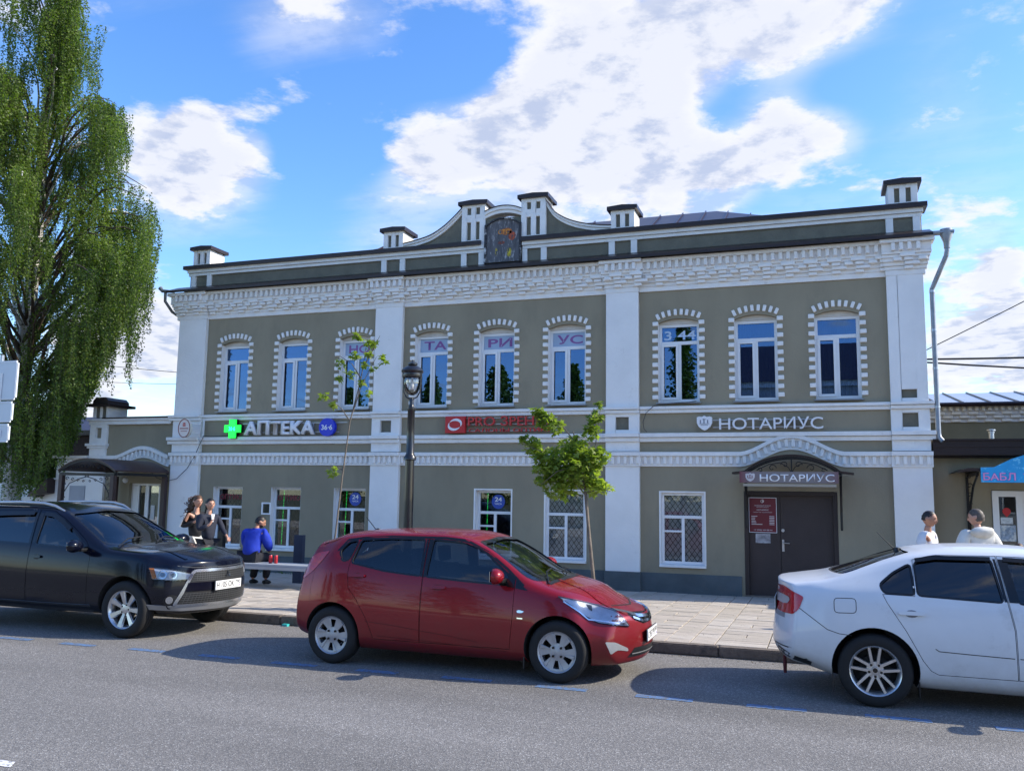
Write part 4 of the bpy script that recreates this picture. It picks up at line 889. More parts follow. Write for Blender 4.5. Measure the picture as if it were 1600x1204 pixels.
part('canopy_roof', MB().prism([(2.25, 2.33), (2.38, 2.40), (5.2, 2.44), (5.2, 2.40), (2.38, 2.35)], 16.25, YR-.01), BROWN, t)
part('bracket', MB().box(2.52, 2.56, 16.4, YR-.001, 2.28, 2.345).box(2.52, 2.56, YR-.05, YR-.001, 1.2, 2.279).tube([(2.54, 16.45, 2.28), (2.54, 16.9, 2.1), (2.54, 17.25, 1.8), (2.54, 17.45, 1.3)], .02, 8), BLACKM, t)
bb = MB()
for k in range(5): scroll(bb, 2.54, 2.28-.16*k, .05, .35, 1, YR-.1-.1*(4-k)*.6)
part('scrollwork', bb, BLACKM, t)
t = thing('bubble_tea_sign', 'bright blue arched БАБЛ ТИ shop sign with pink letters at the right edge', 'sign', (3.4, 16.2, 2.1))
BP = [(2.56, 2.165), (4.3, 2.165), (4.3, 2.41)]+[(4.06-.5*k/5*2.6, 2.41+.24*math.sin(math.pi*k/5)) for k in range(1, 5)]+[(2.76, 2.415), (2.56, 2.41)]
SKB = mat('bright_blue_sign', (.015, .33, .68), .35, var=.15, scale=2.5, stain=((.15, .55, .8), 9, .58, .62))
part('board', MB().prism(BP, 16.19, 16.24), SKB, t)
PINK = mat('pink_letter', (.70, .32, .62), .4, var=.05); PINKD = mat('purple_letter_edge', (.25, .04, .30), .4)
text_part('letter_edges', 'БАБЛ  ТИ', 2.585, 3.42, 2.195, 2.325, 16.186, 0, PINKD, t, bold=.03)
text_part('letters', 'БАБЛ  ТИ', 2.59, 3.415, 2.20, 2.32, 16.183, 0, PINK, t, bold=.008)
t = thing('vent_pipe', 'short shiny steel flue with cap on the flat roof at right', 'vent pipe', (3.05, 18, 2.9))
part('flue', MB().lathe([(.045, 2.88), (.045, 3.10), (.0, 3.10)], (3.05, 18, 0), 14), STEEL, t, smooth=50)
part('flue_cap', MB().lathe([(.055, 3.10), (.055, 3.13), (.075, 3.14), (.075, 3.165), (0, 3.175)], (3.05, 18, 0), 14), STEEL, t, smooth=50)
fr = thing('far_hall', 'long hall with seamed pale metal roof and white brick cornice behind the right annex', 'building', (10, 24, 0))
part('wall', MB().box(1.5, 30, 22, 30, 0, 3.62), mat('olive_far_render', (.19, .175, .12), .85, var=.1), fr)
for z0, z1, d_ in ((3.62, 3.70, .04), (3.70, 3.78, .09), (3.78, 3.86, .14), (3.86, 3.98, .16)): part('cornice_course', MB().box(1.5, 30, 22-d_, 22.5, z0, z1-.001), mat('white_far_brick', (.62, .62, .64), .8, var=.2, scale=12), fr)
fd = bevelbox('dentil', .07, .05, .10, TRIM)
x = 2.0
while x < 7.5: put('dentil', fd, (x, 21.84, 3.92), (0, 0, 0), fr); x += .13
fb2 = bevelbox('brick', .20, .03, .06, TRIM)
for r_ in range(3):
    x = 2.0+.17*(r_ % 2)
    while x < 7.5: put('brick', fb2, (x, 22-.04-.05*r_, 3.66+.08*r_), (0, 0, 0), fr); x += .34
ME = mat('pale_seamed_roof', (.46, .50, .56), .35, metal=.4, var=.08, scale=2)
part('roof', MB().prism([(21.7, 3.985), (21.7, 4.03), (25.0, 4.62), (29.5, 4.0), (29.5, 3.99)], 1.3, 30.2, 'x'), ME, fr)
sm = MB().box(-.012, .012, 0, math.hypot(3.3, .59), 0, .03).mesh('roof_seam'); sm.materials.append(mat('seam_shadow_steel', (.12, .13, .15), .4, metal=.4))  # seams coloured dark to stand for their shadow
for k in range(24):
    put('roof_seam', sm, (1.5+k*.55, 21.7, 4.031), (math.atan2(.59, 3.3), 0, 0), fr)
part('gutter', MB().tube([(1.3, 21.66, 4.0), (30, 21.66, 4.0)], .05, 8), BROWN, fr)
# wires
cable('thin overhead wire rising steeply to the right of the house', sag((2.1, 19, 4.83), (9.5, 19.5, 8.9), .1), .010)
cable('thick overhead cable above the pale metal roof at right', sag((2.1, 19, 4.66), (14, 20, 5.0), .12), .020)
cable('sagging overhead cable just above the metal roof at right', sag((2.1, 19, 4.60), (14, 20, 4.42), .25), .018)
cable('faint overhead wire at upper left between birch and house', sag((-24, 19.2, 6.05), (-14.9, 19, 4.86), .1), .008)
cable('lower faint overhead wire at left between birch and house', sag((-24, 19.6, 5.3), (-14.9, 19.3, 4.66), .1), .006)

# ------------------------------------------------------------------ street furniture
t = thing('bench', 'long pale grey street bench with a man sitting on it', 'bench', (-9.9, 14.25, .06))
GREY = mat('pale_grey_bench_paint', (.36, .39, .43), .5, var=.08)
for k in range(3): part('seat_plank', MB().box(-11.1, -8.75, 13.98+.165*k, 14.13+.165*k, .46, .50), GREY, t, bevel=.006)
part('seat_rail', MB().box(-11.05, -8.8, 13.97, 13.995, .40, .459).box(-11.05, -8.8, 14.42, 14.445, .40, .459), GREY, t)
for x_ in (-11.0, -8.88): part('leg', MB().box(x_, x_+.07, 13.99, 14.05, .05, .459).box(x_, x_+.07, 14.38, 14.44, .05, .459).box(x_, x_+.07, 14.051, 14.379, .12, .17), GREY, t)
CAN = mat('red_drink_can', (.50, .03, .04), .3, metal=.3, var=.1)
for i, (x_, lb) in enumerate(((-9.76, 'red drink can nearer the seated man on the bench'), (-9.64, 'red drink can further from the seated man on the bench'))):
    t = thing('drink_can', lb, 'can', (x_, 14.2, .50), 0, 'drink cans on the bench')
    part('can_body', MB().lathe([(0, .502), (.028, .502), (.033, .51), (.033, .635), (.026, .65)], (x_, 14.2, 0), 14), CAN, t, smooth=50)
    part('can_lid', MB().lathe([(.026, .65), (.024, .652), (0, .647)], (x_, 14.2, 0), 14), STEEL, t)
# lamp post
LX, LY = -5.80, 11.9
BL = mat('black_lamp_enamel', (.012, .012, .014), .3, var=.1, coat=.4)
t = thing('street_lamp', 'black cast-iron street lamp with a clear globe lantern behind the red car', 'street lamp', (LX, LY, .1))
part('base', MB().lathe([(.13, .05), (.13, .12), (.10, .16), (.10, .5), (.11, .53), (.08, .58)], (LX, LY, 0), 16), BL, t, smooth=40)
part('column', MB().lathe([(.078, .58), (.070, 2.30), (.070, 2.34), (.095, 2.35), (.095, 2.39), (.078, 2.41), (.062, 2.44), (.055, 3.08), (.062, 3.09), (.062, 3.13), (.040, 3.15), (.033, 3.20), (.036, 3.26), (.018, 3.29)], (LX, LY, 0), 18), BL, t, smooth=40)
yk = MB()
for s in (1, -1): yk.tube([(LX+s*.02, LY, 3.27), (LX+s*.09, LY, 3.30), (LX+s*.135, LY, 3.38), (LX+s*.145, LY, 3.50), (LX+s*.14, LY, 3.62)], .010, 8)
part('yoke', yk, BL, t)
part('lantern_hood', MB().lathe([(.145, 3.59), (.155, 3.61), (.15, 3.66), (.165, 3.68), (.17, 3.70), (.145, 3.74), (.09, 3.77), (.06, 3.785), (.075, 3.80), (.075, 3.82), (.05, 3.835), (.015, 3.845), (.012, 3.87), (0, 3.875)], (LX, LY, 0), 24), BL, t, smooth=40)
part('globe', MB().lathe([(.125, 3.60), (.135, 3.52), (.12, 3.43), (.08, 3.36), (.03, 3.33), (0, 3.325)], (LX, LY, 0), 24), glass_mat('clear_globe', (.92, .94, .95), .06), t, smooth=60)
part('bulb', MB().lathe([(0, 3.42), (.02, 3.43), (.028, 3.48), (.015, 3.54), (.015, 3.6)], (LX, LY, 0), 12), mat('frosted_bulb', (.7, .7, .7), .4), t, smooth=60)
# sign boards on the left edge
t = thing('street_sign', 'stack of three white sign boards on a pole at the left edge of the view', 'sign', (-11.5, 9.9, 0))
SG = mat('pale_sign_back', (.62, .67, .72), .35, var=.04)
for a_, b_, c_, d_ in ((-11.9, -11.03, 3.12, 3.70), (-11.9, -11.07, 2.79, 3.10), (-11.9, -11.10, 2.50, 2.77)):
    bm = bmesh.new(); me = MB().box(a_, b_, 9.50, 9.525, c_, d_).mesh('board'); bm.from_mesh(me)
    bmesh.ops.bevel(bm, geom=[e for e in bm.edges if abs(e.verts[0].co.y-e.verts[1].co.y) > .01], offset=.035, segments=4, affect='EDGES'); bm.to_mesh(me); bm.free()
    bo = part('board', me, SG, t)
    part('board_rim', (lambda o: (frame_rect(o, a_+.012, b_-.012, c_+.012, d_-.012, .01, 9.494, 9.4995), o)[1])(MB()), LETW, bo)
part('pole', MB().tube([(-11.42, 9.56, 0), (-11.42, 9.56, 3.8)], .03, 12), STEEL, t)
part('sign_strip', MB().box(-11.5, -11.30, 9.488, 9.4935, 3.12, 3.52), mat('white_sign_strip', (.78, .78, .78), .4), t); part('sign_patch', MB().box(-11.5, -11.24, 9.488, 9.4935, 2.58, 2.68), LETW, t)
# dark post beside the bench
t = tag(part('post', MB().box(-11.52, -11.40, 14.9, 15.0, 0, 1.02), BLACKM), 'narrow black post behind the man on the bench', 'post')
t = tag(part('post', MB().box(-9.92, -9.72, 15.2, 15.3, 0, .98), mat('dark_blue_box', (.02, .03, .06), .5)), 'dark low cabinet beyond the man on the bench', 'cabinet')
# litter
tag(part('litter', MB().box(-7.05, -6.97, 10.60, 10.66, .0, .03), mat('turquoise_plastic', (.05, .5, .5), .4)), 'small turquoise piece of litter against the kerb', 'litter')
# ------------------------------------------------------------------ across the street, behind the camera (seen in the glass)
op = thing('opposite_house', 'light grey house with metal roof across the street, mirrored in windows', 'building', (6, -16, 0))
part('wall', MB().box(-4.2, 22, -24, -15, 0, 8.2), mat('light_grey_render', (.45, .45, .46), .8, var=.08), op)
part('roof', MB().prism([(-14.6, 8.2), (-19.5, 11.0), (-24.4, 8.2)], -4.7, 22.5, 'x'), ROOFM, op)
part('cornice', MB().box(-4.4, 22.2, -14.99, -14.8, 7.9, 8.2), WHITE, op)
for k in range(10):
    for z_ in (1.2, 4.9):
        w_ = part('window', MB().box(-3.2+k*2.4, -2.1+k*2.4, -14.999, -14.97, z_, z_+1.8), PVC, op); part('pane', MB().box(-3.1+k*2.4, -2.2+k*2.4, -14.969, -14.96, z_+.1, z_+1.7), ROOM, w_)
# ------------------------------------------------------------------ cars
def pchip(keys):
    xs = [k[0] for k in keys]; ys = [k[1] for k in keys]; n = len(xs)
    h = [xs[i+1]-xs[i] for i in range(n-1)]; d = [(ys[i+1]-ys[i])/h[i] for i in range(n-1)]
    m = [d[0]]+[0 if d[i-1]*d[i] <= 0 else 2*d[i-1]*d[i]/(d[i-1]+d[i]) for i in range(1, n-1)]+[d[-1]]
    def f(x):
        if x <= xs[0]: return ys[0]
        if x >= xs[-1]: return ys[-1]
        i = max(j for j in range(n-1) if xs[j] <= x); t = (x-xs[i])/h[i]
        return (2*t**3-3*t*t+1)*ys[i]+(t**3-2*t*t+t)*h[i]*m[i]+(-2*t**3+3*t*t)*ys[i+1]+(t**3-t*t)*h[i]*m[i+1]
    return f
def sstep(a, b, x):
    t = min(max((x-a)/(b-a), 0), 1); return t*t*(3-2*t)
def paint(name, c, metal=.35, rough=.28, dust=(.16, .14, .13), lo=.62, hi=.9, coat=.55):
    m = mat(name, c, rough, metal=metal, var=.05, scale=1.2, coat=coat, spec=.25, stain=(dust, 1.6, lo, hi))
    t = m.node_tree; n = t.nodes; l = t.links; b = n['Principled BSDF']; src = b.inputs['Base Color'].links[0].from_socket     # road dirt thrown up on the lower panels
    tcn = n.new('ShaderNodeTexCoord'); sp = n.new('ShaderNodeSeparateXYZ'); l.new(tcn.outputs['Object'], sp.inputs[0])
    ns = n.new('ShaderNodeTexNoise'); ns.inputs['Scale'].default_value = 5; ns.inputs['Detail'].default_value = 9; ns.inputs['Roughness'].default_value = .7; l.new(tcn.outputs['Object'], ns.inputs['Vector'])
    mr = n.new('ShaderNodeMapRange'); mr.inputs['From Min'].default_value = .75; mr.inputs['From Max'].default_value = .15; l.new(sp.outputs[2], mr.inputs['Value'])
    mm = n.new('ShaderNodeMath'); mm.operation = 'MULTIPLY'; mm.use_clamp = True; l.new(mr.outputs[0], mm.inputs[0]); l.new(ns.outputs[0], mm.inputs[1])
    mx = n.new('ShaderNodeMix'); mx.data_type = 'RGBA'; l.new(mm.outputs[0], mx.inputs[0]); l.new(src, mx.inputs[6]); mx.inputs[7].default_value = (*dust, 1); l.new(mx.outputs[2], b.inputs['Base Color'])
    rr = n.new('ShaderNodeMapRange'); rr.inputs['To Min'].default_value = rough; rr.inputs['To Max'].default_value = .75; l.new(mm.outputs[0], rr.inputs['Value']); l.new(rr.outputs[0], b.inputs['Roughness']); return m
CARGLASS = glass_mat('tinted_car_glass', (.42, .45, .48), .03)
PRIVACY = glass_mat('dark_privacy_glass', (.03, .035, .04), .04)
SCREEN = glass_mat('windscreen_glass', (.55, .62, .62), .03)
BLACKP = mat('black_trim_plastic', (.012, .012, .013), .45, var=.1); GLOSSB = mat('gloss_black_trim', (.008, .008, .009), .12, var=0)
CHROME = mat('chrome', (.75, .76, .78), .12, metal=1, var=0); LENS = glass_mat('clear_lamp_lens', (.9, .92, .95), .03)
REFLECT = mat('lamp_reflector', (.72, .75, .80), .30, metal=.25, var=.15, scale=16); AMBER = mat('amber_lens', (.75, .22, .03), .3, var=.1)
TAILRED = mat('red_lamp_lens', (.50, .008, .012), .15, var=.2, scale=18, coat=.6); SEATM = mat('dark_seat_cloth', (.04, .042, .05), .9, var=.15)
CABIN = mat('dark_cabin_trim', (.022, .022, .025), .8, var=.1); DASH = mat('grey_dashboard', (.05, .05, .055), .6, var=.1)
GAP = mat('panel_gap', (.006, .006, .007), .8, var=0); UNDER = mat('dark_underbody', (.012, .012, .012), .9, var=.2)
def bool_op(me, cutter, op, solver='EXACT'):
    a = bpy.data.objects.new('a', me); b = bpy.data.objects.new('b', cutter); COL.objects.link(a); COL.objects.link(b)
    md = a.modifiers.new('m', 'BOOLEAN'); md.operation = op; md.object = b; md.solver = solver
    if solver == 'EXACT': md.material_mode = 'TRANSFER'
    r = bpy.data.meshes.new_from_object(a.evaluated_get(bpy.context.evaluated_depsgraph_get()))
    bpy.data.objects.remove(a); bpy.data.objects.remove(b); return r
def car_mesh(c):
    N0, N1 = c['x0'], c['x1']; L = {k: (pchip(v[0]), pchip(v[1])) for k, v in c['lines'].items()}
    xs = c['stations']; np_ = pchip(c['nosep']); tp = pchip(c['tailp'])
    def place(x, y, z, hw):
        wn = sstep(N1-.75, N1, x); wt = sstep(N0+.75, N0, x)
        if x > (N0+N1)/2: wt = 0
        else: wn = 0
        q = (abs(y)/hw)
        x2 = x-wn*(c['bown']*q**2.4)+wt*(c['bowt']*q**2.4)
        x2 += wn*np_(z)+wt*tp(z)
        return (x2, y, z)
    fr = (-1, -.5, 0, .5, 1); V = []; rings = []
    hw = c['hw']
    for x in xs:
        P = {}
        zb = L['b'][1](x); yb = L['b'][0](x)
        rows = [(yb, zb)]+[(L[k][0](x), L[k][1](x)) for k in ('2', '3', '4', '5')]
        y6, z6, z7 = L['6'][0](x), L['6'][1](x), L['7'][1](x)
        ring = {}
        def add(p): V.append(place(*p, hw)); return len(V)-1
        for j, f in enumerate(fr): ring[(0, j)] = add((x, f*yb, zb))
        for i in range(1, 5):
            y, z = rows[i]; ring[(i, 0)] = add((x, -y, z)); ring[(i, 4)] = add((x, y, z))
        for j, f in enumerate(fr): ring[(5, j)] = add((x, f*y6, z6+(z7-z6)*(1-f*f)))
        rings.append((ring, rows, (y6, z6)))
    loop = [(0, j) for j in range(5)]+[(i, 4) for i in range(1, 5)]+[(5, j) for j in range(4, -1, -1)]+[(i, 0) for i in range(4, 0, -1)]
    F = []; creases = []
    for a in range(len(xs)-1):
        A, B = rings[a][0], rings[a+1][0]
        for k in range(len(loop)):
            p, q = loop[k], loop[(k+1) % len(loop)]
            F.append((A[p], A[q], B[q], B[p]))
        for i, cr in c['crease'].items():
            for j in ((0, 4) if i else (0, 4)):
                creases.append((A[(i, j)], B[(i, j)], cr))
    for a, x in ((0, xs[0]), (len(xs)-1, xs[-1])):
        ring, rows, _ = rings[a]; G = dict(ring)
        for i in range(1, 5):
            for j in (1, 2, 3):
                y, z = rows[i]; V.append(place(x, fr[j]*y, z, hw)); G[(i, j)] = len(V)-1
        for i in range(5):
            for j in range(4): F.append((G[(i, j)], G[(i, j+1)], G[(i+1, j+1)], G[(i+1, j)]))
    me = bpy.data.meshes.new('body'); me.from_pydata(V, [], F); me.update()
    bm = bmesh.new(); bm.from_mesh(me); bmesh.ops.recalc_face_normals(bm, faces=bm.faces); bm.verts.ensure_lookup_table()
    cl = bm.edges.layers.float.new('crease_edge')
    for a, b, cr in creases:
        e = bm.edges.get((bm.verts[a], bm.verts[b]))
        if e: e[cl] = cr
    bm.to_mesh(me); bm.free()
    o = bpy.data.objects.new('a', me); COL.objects.link(o); s = o.modifiers.new('s', 'SUBSURF'); s.levels = 2; s.render_levels = 2
    r = bpy.data.meshes.new_from_object(o.evaluated_get(bpy.context.evaluated_depsgraph_get())); bpy.data.objects.remove(o)
    return r
PLN = {'side': ((0, 0, 0), (1, 0, 0), (0, 0, 1), (0, 1, 0)),        # origin, u, v, travel of the projection
       'far': ((0, 0, 0), (1, 0, 0), (0, 0, 1), (0, -1, 0)),
       'front': ((0, 0, 0), (0, 1, 0), (0, 0, 1), (-1, 0, 0)),
       'back': ((0, 0, 0), (0, 1, 0), (0, 0, 1), (1, 0, 0)),
       'top': ((0, 0, 0), (1, 0, 0), (0, 1, 0), (0, 0, -1))}
def oblique(origin, az):
    """vertical plane through origin whose outward normal points to azimuth az (degrees from +x towards -y)"""
    a = R(az); nrm = Vector((math.cos(a), -math.sin(a), 0)); u = Vector((math.sin(a), math.cos(a), 0))
    return (origin, tuple(u), (0, 0, 1), tuple(-nrm))
def offpoly(pts, d):
    n = len(pts); ar = sum(pts[i][0]*pts[(i+1) % n][1]-pts[(i+1) % n][0]*pts[i][1] for i in range(n)); s = 1 if ar > 0 else -1; out = []
    for i in range(n):
        p0, p1, p2 = Vector(pts[i-1]), Vector(pts[i]), Vector(pts[(i+1) % n]); e1 = (p1-p0).normalized(); e2 = (p2-p1).normalized()
        n1 = Vector((e1.y, -e1.x))*s; n2 = Vector((e2.y, -e2.x))*s; b = (n1+n2); b = b.normalized() if b.length > 1e-6 else n1
        out.append(tuple(p1+b*d/max(b.dot(n1), .4)))
    return out
def roundpoly(pts, r=.03, n=3):
    out = []; m = len(pts)
    for i in range(m):
        p0, p1, p2 = Vector(pts[i-1]), Vector(pts[i]), Vector(pts[(i+1) % m]); a = p1+(p0-p1).normalized()*min(r, (p0-p1).length*.45); b = p1+(p2-p1).normalized()*min(r, (p2-p1).length*.45)
        for k in range(n+1):
            t = k/n; out.append(tuple(a*(1-t)**2+p1*2*t*(1-t)+b*t*t))
    return out
class Car:
    def __init__(s, cfg, name, label, loc, rz):
        s.c = cfg; s.root = thing(name, label, 'car', loc, rz)
        s.orig = car_mesh(cfg); bm = bmesh.new(); bm.from_mesh(s.orig); s.bvh = BVHTree.FromBMesh(bm); bm.free()
    def hit(s, plane, u, v, off=0., inner=False):
        O, U, Vv, D = [Vector(q) for q in (PLN[plane] if isinstance(plane, str) else plane)]
        p = O+U*u+Vv*v; h, n, i, d = s.bvh.ray_cast(p-D*4, D)
        if h is None:
            h, n, i, d = s.bvh.find_nearest(p); 
        if n.dot(D) > 0: n = -n
        return h+n*off
    def patch(s, plane, pts, off, m, name, parent=None, step=.05, thick=0., smooth=60, holes=None):
        bm = bmesh.new(); vs = [bm.verts.new((p[0], p[1], 0)) for p in pts]; bm.faces.new(vs)
        for ax in (0, 1):
            lo = min(p[ax] for p in pts); hi = max(p[ax] for p in pts); k = lo+step
            while k < hi:
                co = (k, 0, 0) if ax == 0 else (0, k, 0); no = (1, 0, 0) if ax == 0 else (0, 1, 0)
                bmesh.ops.bisect_plane(bm, geom=bm.verts[:]+bm.edges[:]+bm.faces[:], plane_co=co, plane_no=no); k += step
        bmesh.ops.triangulate(bm, faces=bm.faces[:])
        O, U, Vv, D = [Vector(q) for q in (PLN[plane] if isinstance(plane, str) else plane)]
        for v in bm.verts: v.co = s.hit(plane, v.co.x, v.co.y, off)
        bm.normal_update(); bmesh.ops.recalc_face_normals(bm, faces=bm.faces)
        if sum((f.normal.dot(D)*f.calc_area() for f in bm.faces)) > 0: bmesh.ops.reverse_faces(bm, faces=bm.faces[:])
        if thick:
            r = bmesh.ops.solidify(bm, geom=bm.faces[:], thickness=thick)
        me = bpy.data.meshes.new(name); bm.to_mesh(me); bm.free()
        return part(name, me, m, parent or s.root, smooth=smooth, world=False)
    def ribbon(s, plane, pts, w, off, m, name, parent=None, closed=False, thick=0., sub=.05):
        P = [Vector(p) for p in pts]
        if closed: P.append(P[0])
        Q = []
        for a, b in zip(P, P[1:]):
            n = max(1, int((b-a).length/sub)); Q += [a+(b-a)*i/n for i in range(n)]
        Q.append(P[-1]); me = MB(); L = []; Rr = []
        for i, q in enumerate(Q):
            if closed: a = Q[i-1] if i else Q[-2]; b = Q[(i+1)] if i < len(Q)-1 else Q[1]
            else: a = Q[max(i-1, 0)]; b = Q[min(i+1, len(Q)-1)]
            t = (b-a).normalized(); n = Vector((-t.y, t.x))*w/2
            L.append(s.hit(plane, *(q+n), off)); Rr.append(s.hit(plane, *(q-n), off))
        k = len(Q); me.add(L+Rr, [(i, i+1, k+i+1, k+i) for i in range(k-1)])
        me = me.mesh(name)
        if thick:
            bm = bmesh.new(); bm.from_mesh(me); bmesh.ops.recalc_face_normals(bm, faces=bm.faces); bmesh.ops.solidify(bm, geom=bm.faces[:], thickness=thick); bm.to_mesh(me); bm.free()
        return part(name, me, m, parent or s.root, smooth=50, world=False)
    def local(s, name, mb, m, parent=None, **k): return part(name, mb, m, parent or s.root, world=False, **k)
    def wheel(s, x, side, R0, rim_r, spokes, rimmat, ycen, wid=.20, dx=.0, steer=0.):
        y = side*ycen
        w = bpy.data.objects.new('wheel', None); COL.objects.link(w); w.parent = s.root; w.location = (x, y, R0); w.rotation_euler = (random.uniform(0, 6) if False else 0, 0, steer); w.empty_display_size = .1
        w.scale = (1, 1, 1)
        hwid = wid/2; sg = side
        pr = [(rim_r, -hwid*.9), (rim_r+.015, -hwid), (R0-.035, -hwid*1.0), (R0-.012, -hwid*.86), (R0, -hwid*.6), (R0, -hwid*.25), (R0-.006, -hwid*.22), (R0-.006, -hwid*.16), (R0, -hwid*.13), (R0, hwid*.13), (R0-.006, hwid*.16), (R0-.006, hwid*.22), (R0, hwid*.25), (R0, hwid*.6), (R0-.012, hwid*.86), (R0-.035, hwid), (rim_r+.015, hwid), (rim_r, hwid*.9)]
        s.local('tyre', MB().lathe(pr, (0, 0, 0), 40, 'y'), RUBBER, w, smooth=35)
        o = -sg  # outward is side*y
        yo = sg*hwid*.80
        rim = MB().lathe([(rim_r-.004, -sg*hwid*.9), (rim_r-.02, -sg*hwid*.5), (rim_r-.03, 0), (rim_r-.022, sg*hwid*.5), (rim_r-.006, sg*hwid*.86), (rim_r+.004, sg*hwid*.93), (rim_r+.004, sg*hwid*.88)], (0, 0, 0), 40, 'y')
        r_ = s.local('rim', rim, rimmat, w, smooth=40)
        s.local('brake_disc', MB().lathe([(0, 0), (rim_r*.62, 0), (rim_r*.62, sg*.01), (.0, sg*.01)], (0, sg*hwid*.15, 0), 28, 'y').lathe([(rim_r*.62, -sg*.02), (rim_r-.03, -sg*.02)], (0, 0, 0), 28, 'y'), UNDER, w)
        spokes(s, w, r_, sg, yo, rim_r, rimmat)
        return w
def bar_spoke(mb, ang, w0, w1, r0, r1, y0, y1, th=.018, off0=0., off1=0.):
    ca, sa = math.cos(ang), math.sin(ang)
    v = []
    for r, w, y, of in ((r0, w0, y0, off0), (r1, w1, y1, off1)):
        for s_, yy in ((-1, y-th), (1, y-th), (.7, y), (-.7, y)):
            t = of+s_*w/2; v.append((r*ca-t*sa, yy, r*sa+t*ca))
    mb.add(v, [(0, 1, 2, 3), (7, 6, 5, 4), (0, 4, 5, 1), (1, 5, 6, 2), (2, 6, 7, 3), (3, 7, 4, 0)])
def flip(mb, sg):
    if sg < 0: return mb
    return mb
def spokes_five_double(s, w, r_, sg, yo, rr, m):
    yi = yo-sg*.025
    for k in range(5):
        mb = MB(); a = math.pi/2+k*2*math.pi/5
        for q in (-1, 1): bar_spoke(mb, a+q*.02, .036, .030, .045, rr-.012, yi, yo-sg*.004, sg*.02, q*.020, q*.045)
        s.local('spoke', mb, m, w, smooth=30)
    s.local('hub_cap', MB().lathe([(0, yo-sg*.018), (.030, yo-sg*.02), (.034, yo-sg*.03)], (0, 0, 0), 20, 'y').lathe([(.034, yi-sg*.004), (.075, yi-sg*.010), (.08, yi-sg*.03)], (0, 0, 0), 24, 'y'), m, w, smooth=40)
    s.local('hub_badge', MB().lathe([(0, yo-sg*.016), (.022, yo-sg*.017)], (0, 0, 0), 16, 'y'), GLOSSB, w)
    for k in range(5):
        a = math.pi/2+math.pi/5+k*2*math.pi/5; s.local('wheel_bolt', MB().lathe([(0, yi+sg*.004), (.012, yi+sg*.003), (.012, yi-sg*.02)], (.055*math.cos(a), 0, .055*math.sin(a)), 8, 'y'), GLOSSB, w)
def spokes_seven(s, w, r_, sg, yo, rr, m):
    yi = yo-sg*.03
    for k in range(7):
        mb = MB(); bar_spoke(mb, math.pi/2+.2+k*2*math.pi/7, .048, .085, .05, rr-.010, yi, yo, sg*.022)
        s.local('spoke', mb, m, w, smooth=30)
    s.local('hub_cap', MB().lathe([(0, yi+sg*.008), (.035, yi+sg*.005), (.075, yi-sg*.002), (.08, yi-sg*.03)], (0, 0, 0), 24, 'y'), m, w, smooth=40)
    for k in range(5):
        a = k*2*math.pi/5; s.local('wheel_bolt', MB().lathe([(0, yi+sg*.004), (.012, yi+sg*.003), (.012, yi-sg*.02)], (.057*math.cos(a), 0, .057*math.sin(a)), 8, 'y'), GLOSSB, w)
def spokes_cover(s, w, r_, sg, yo, rr, m):
    # plastic cover with six slots
    n = 6; y0 = yo-sg*.004; r1, r2 = rr*.43, rr*.84; mb = MB(); ra = [0, .03, .06, r1, r2, rr-.003]; ya = [y0+sg*.006, y0+sg*.004, y0-sg*.004, y0-sg*.006, y0-sg*.002, y0+sg*.004]; M_ = 72
    V = []
    def slotw(a): 
        t = (a/(2*math.pi)*n) % 1.0; return abs(t-.5) < .22
    for r, y in zip(ra, ya):
        for j in range(M_): V.append((r*math.cos(math.pi/2+j*2*math.pi/M_+math.pi/n), y, r*math.sin(math.pi/2+j*2*math.pi/M_+math.pi/n)))
    F = []
    for i in range(len(ra)-1):
        for j in range(M_):
            if i == 3 and slotw((j+.5)*2*math.pi/M_): continue
            F.append((i*M_+j, i*M_+(j+1) % M_, (i+1)*M_+(j+1) % M_, (i+1)*M_+j))
    mb.add(V, F); me = mb.mesh('wheel_cover'); bm = bmesh.new(); bm.from_mesh(me); bmesh.ops.solidify(bm, geom=bm.faces[:], thickness=.008); bm.to_mesh(me); bm.free()
    s.local('wheel_cover', me, m, w, smooth=35)
    for k in range(n):   # twisted vanes beside each slot
        mb = MB(); a = math.pi/2+(k+.5)*2*math.pi/n+math.pi/n; bar_spoke(mb, a+.16, .012, .05, rr*.42, rr*.90, y0, y0+sg*.010, sg*.012, .0, .02); s.local('cover_vane', mb, m, w)
    for k in range(4):
        a = math.pi/4+k*math.pi/2; s.local('wheel_bolt', MB().lathe([(0, y0+sg*.012), (.013, y0+sg*.011), (.013, y0-sg*.02)], (.058*math.cos(a), 0, .058*math.sin(a)), 8, 'y'), GLOSSB, w)
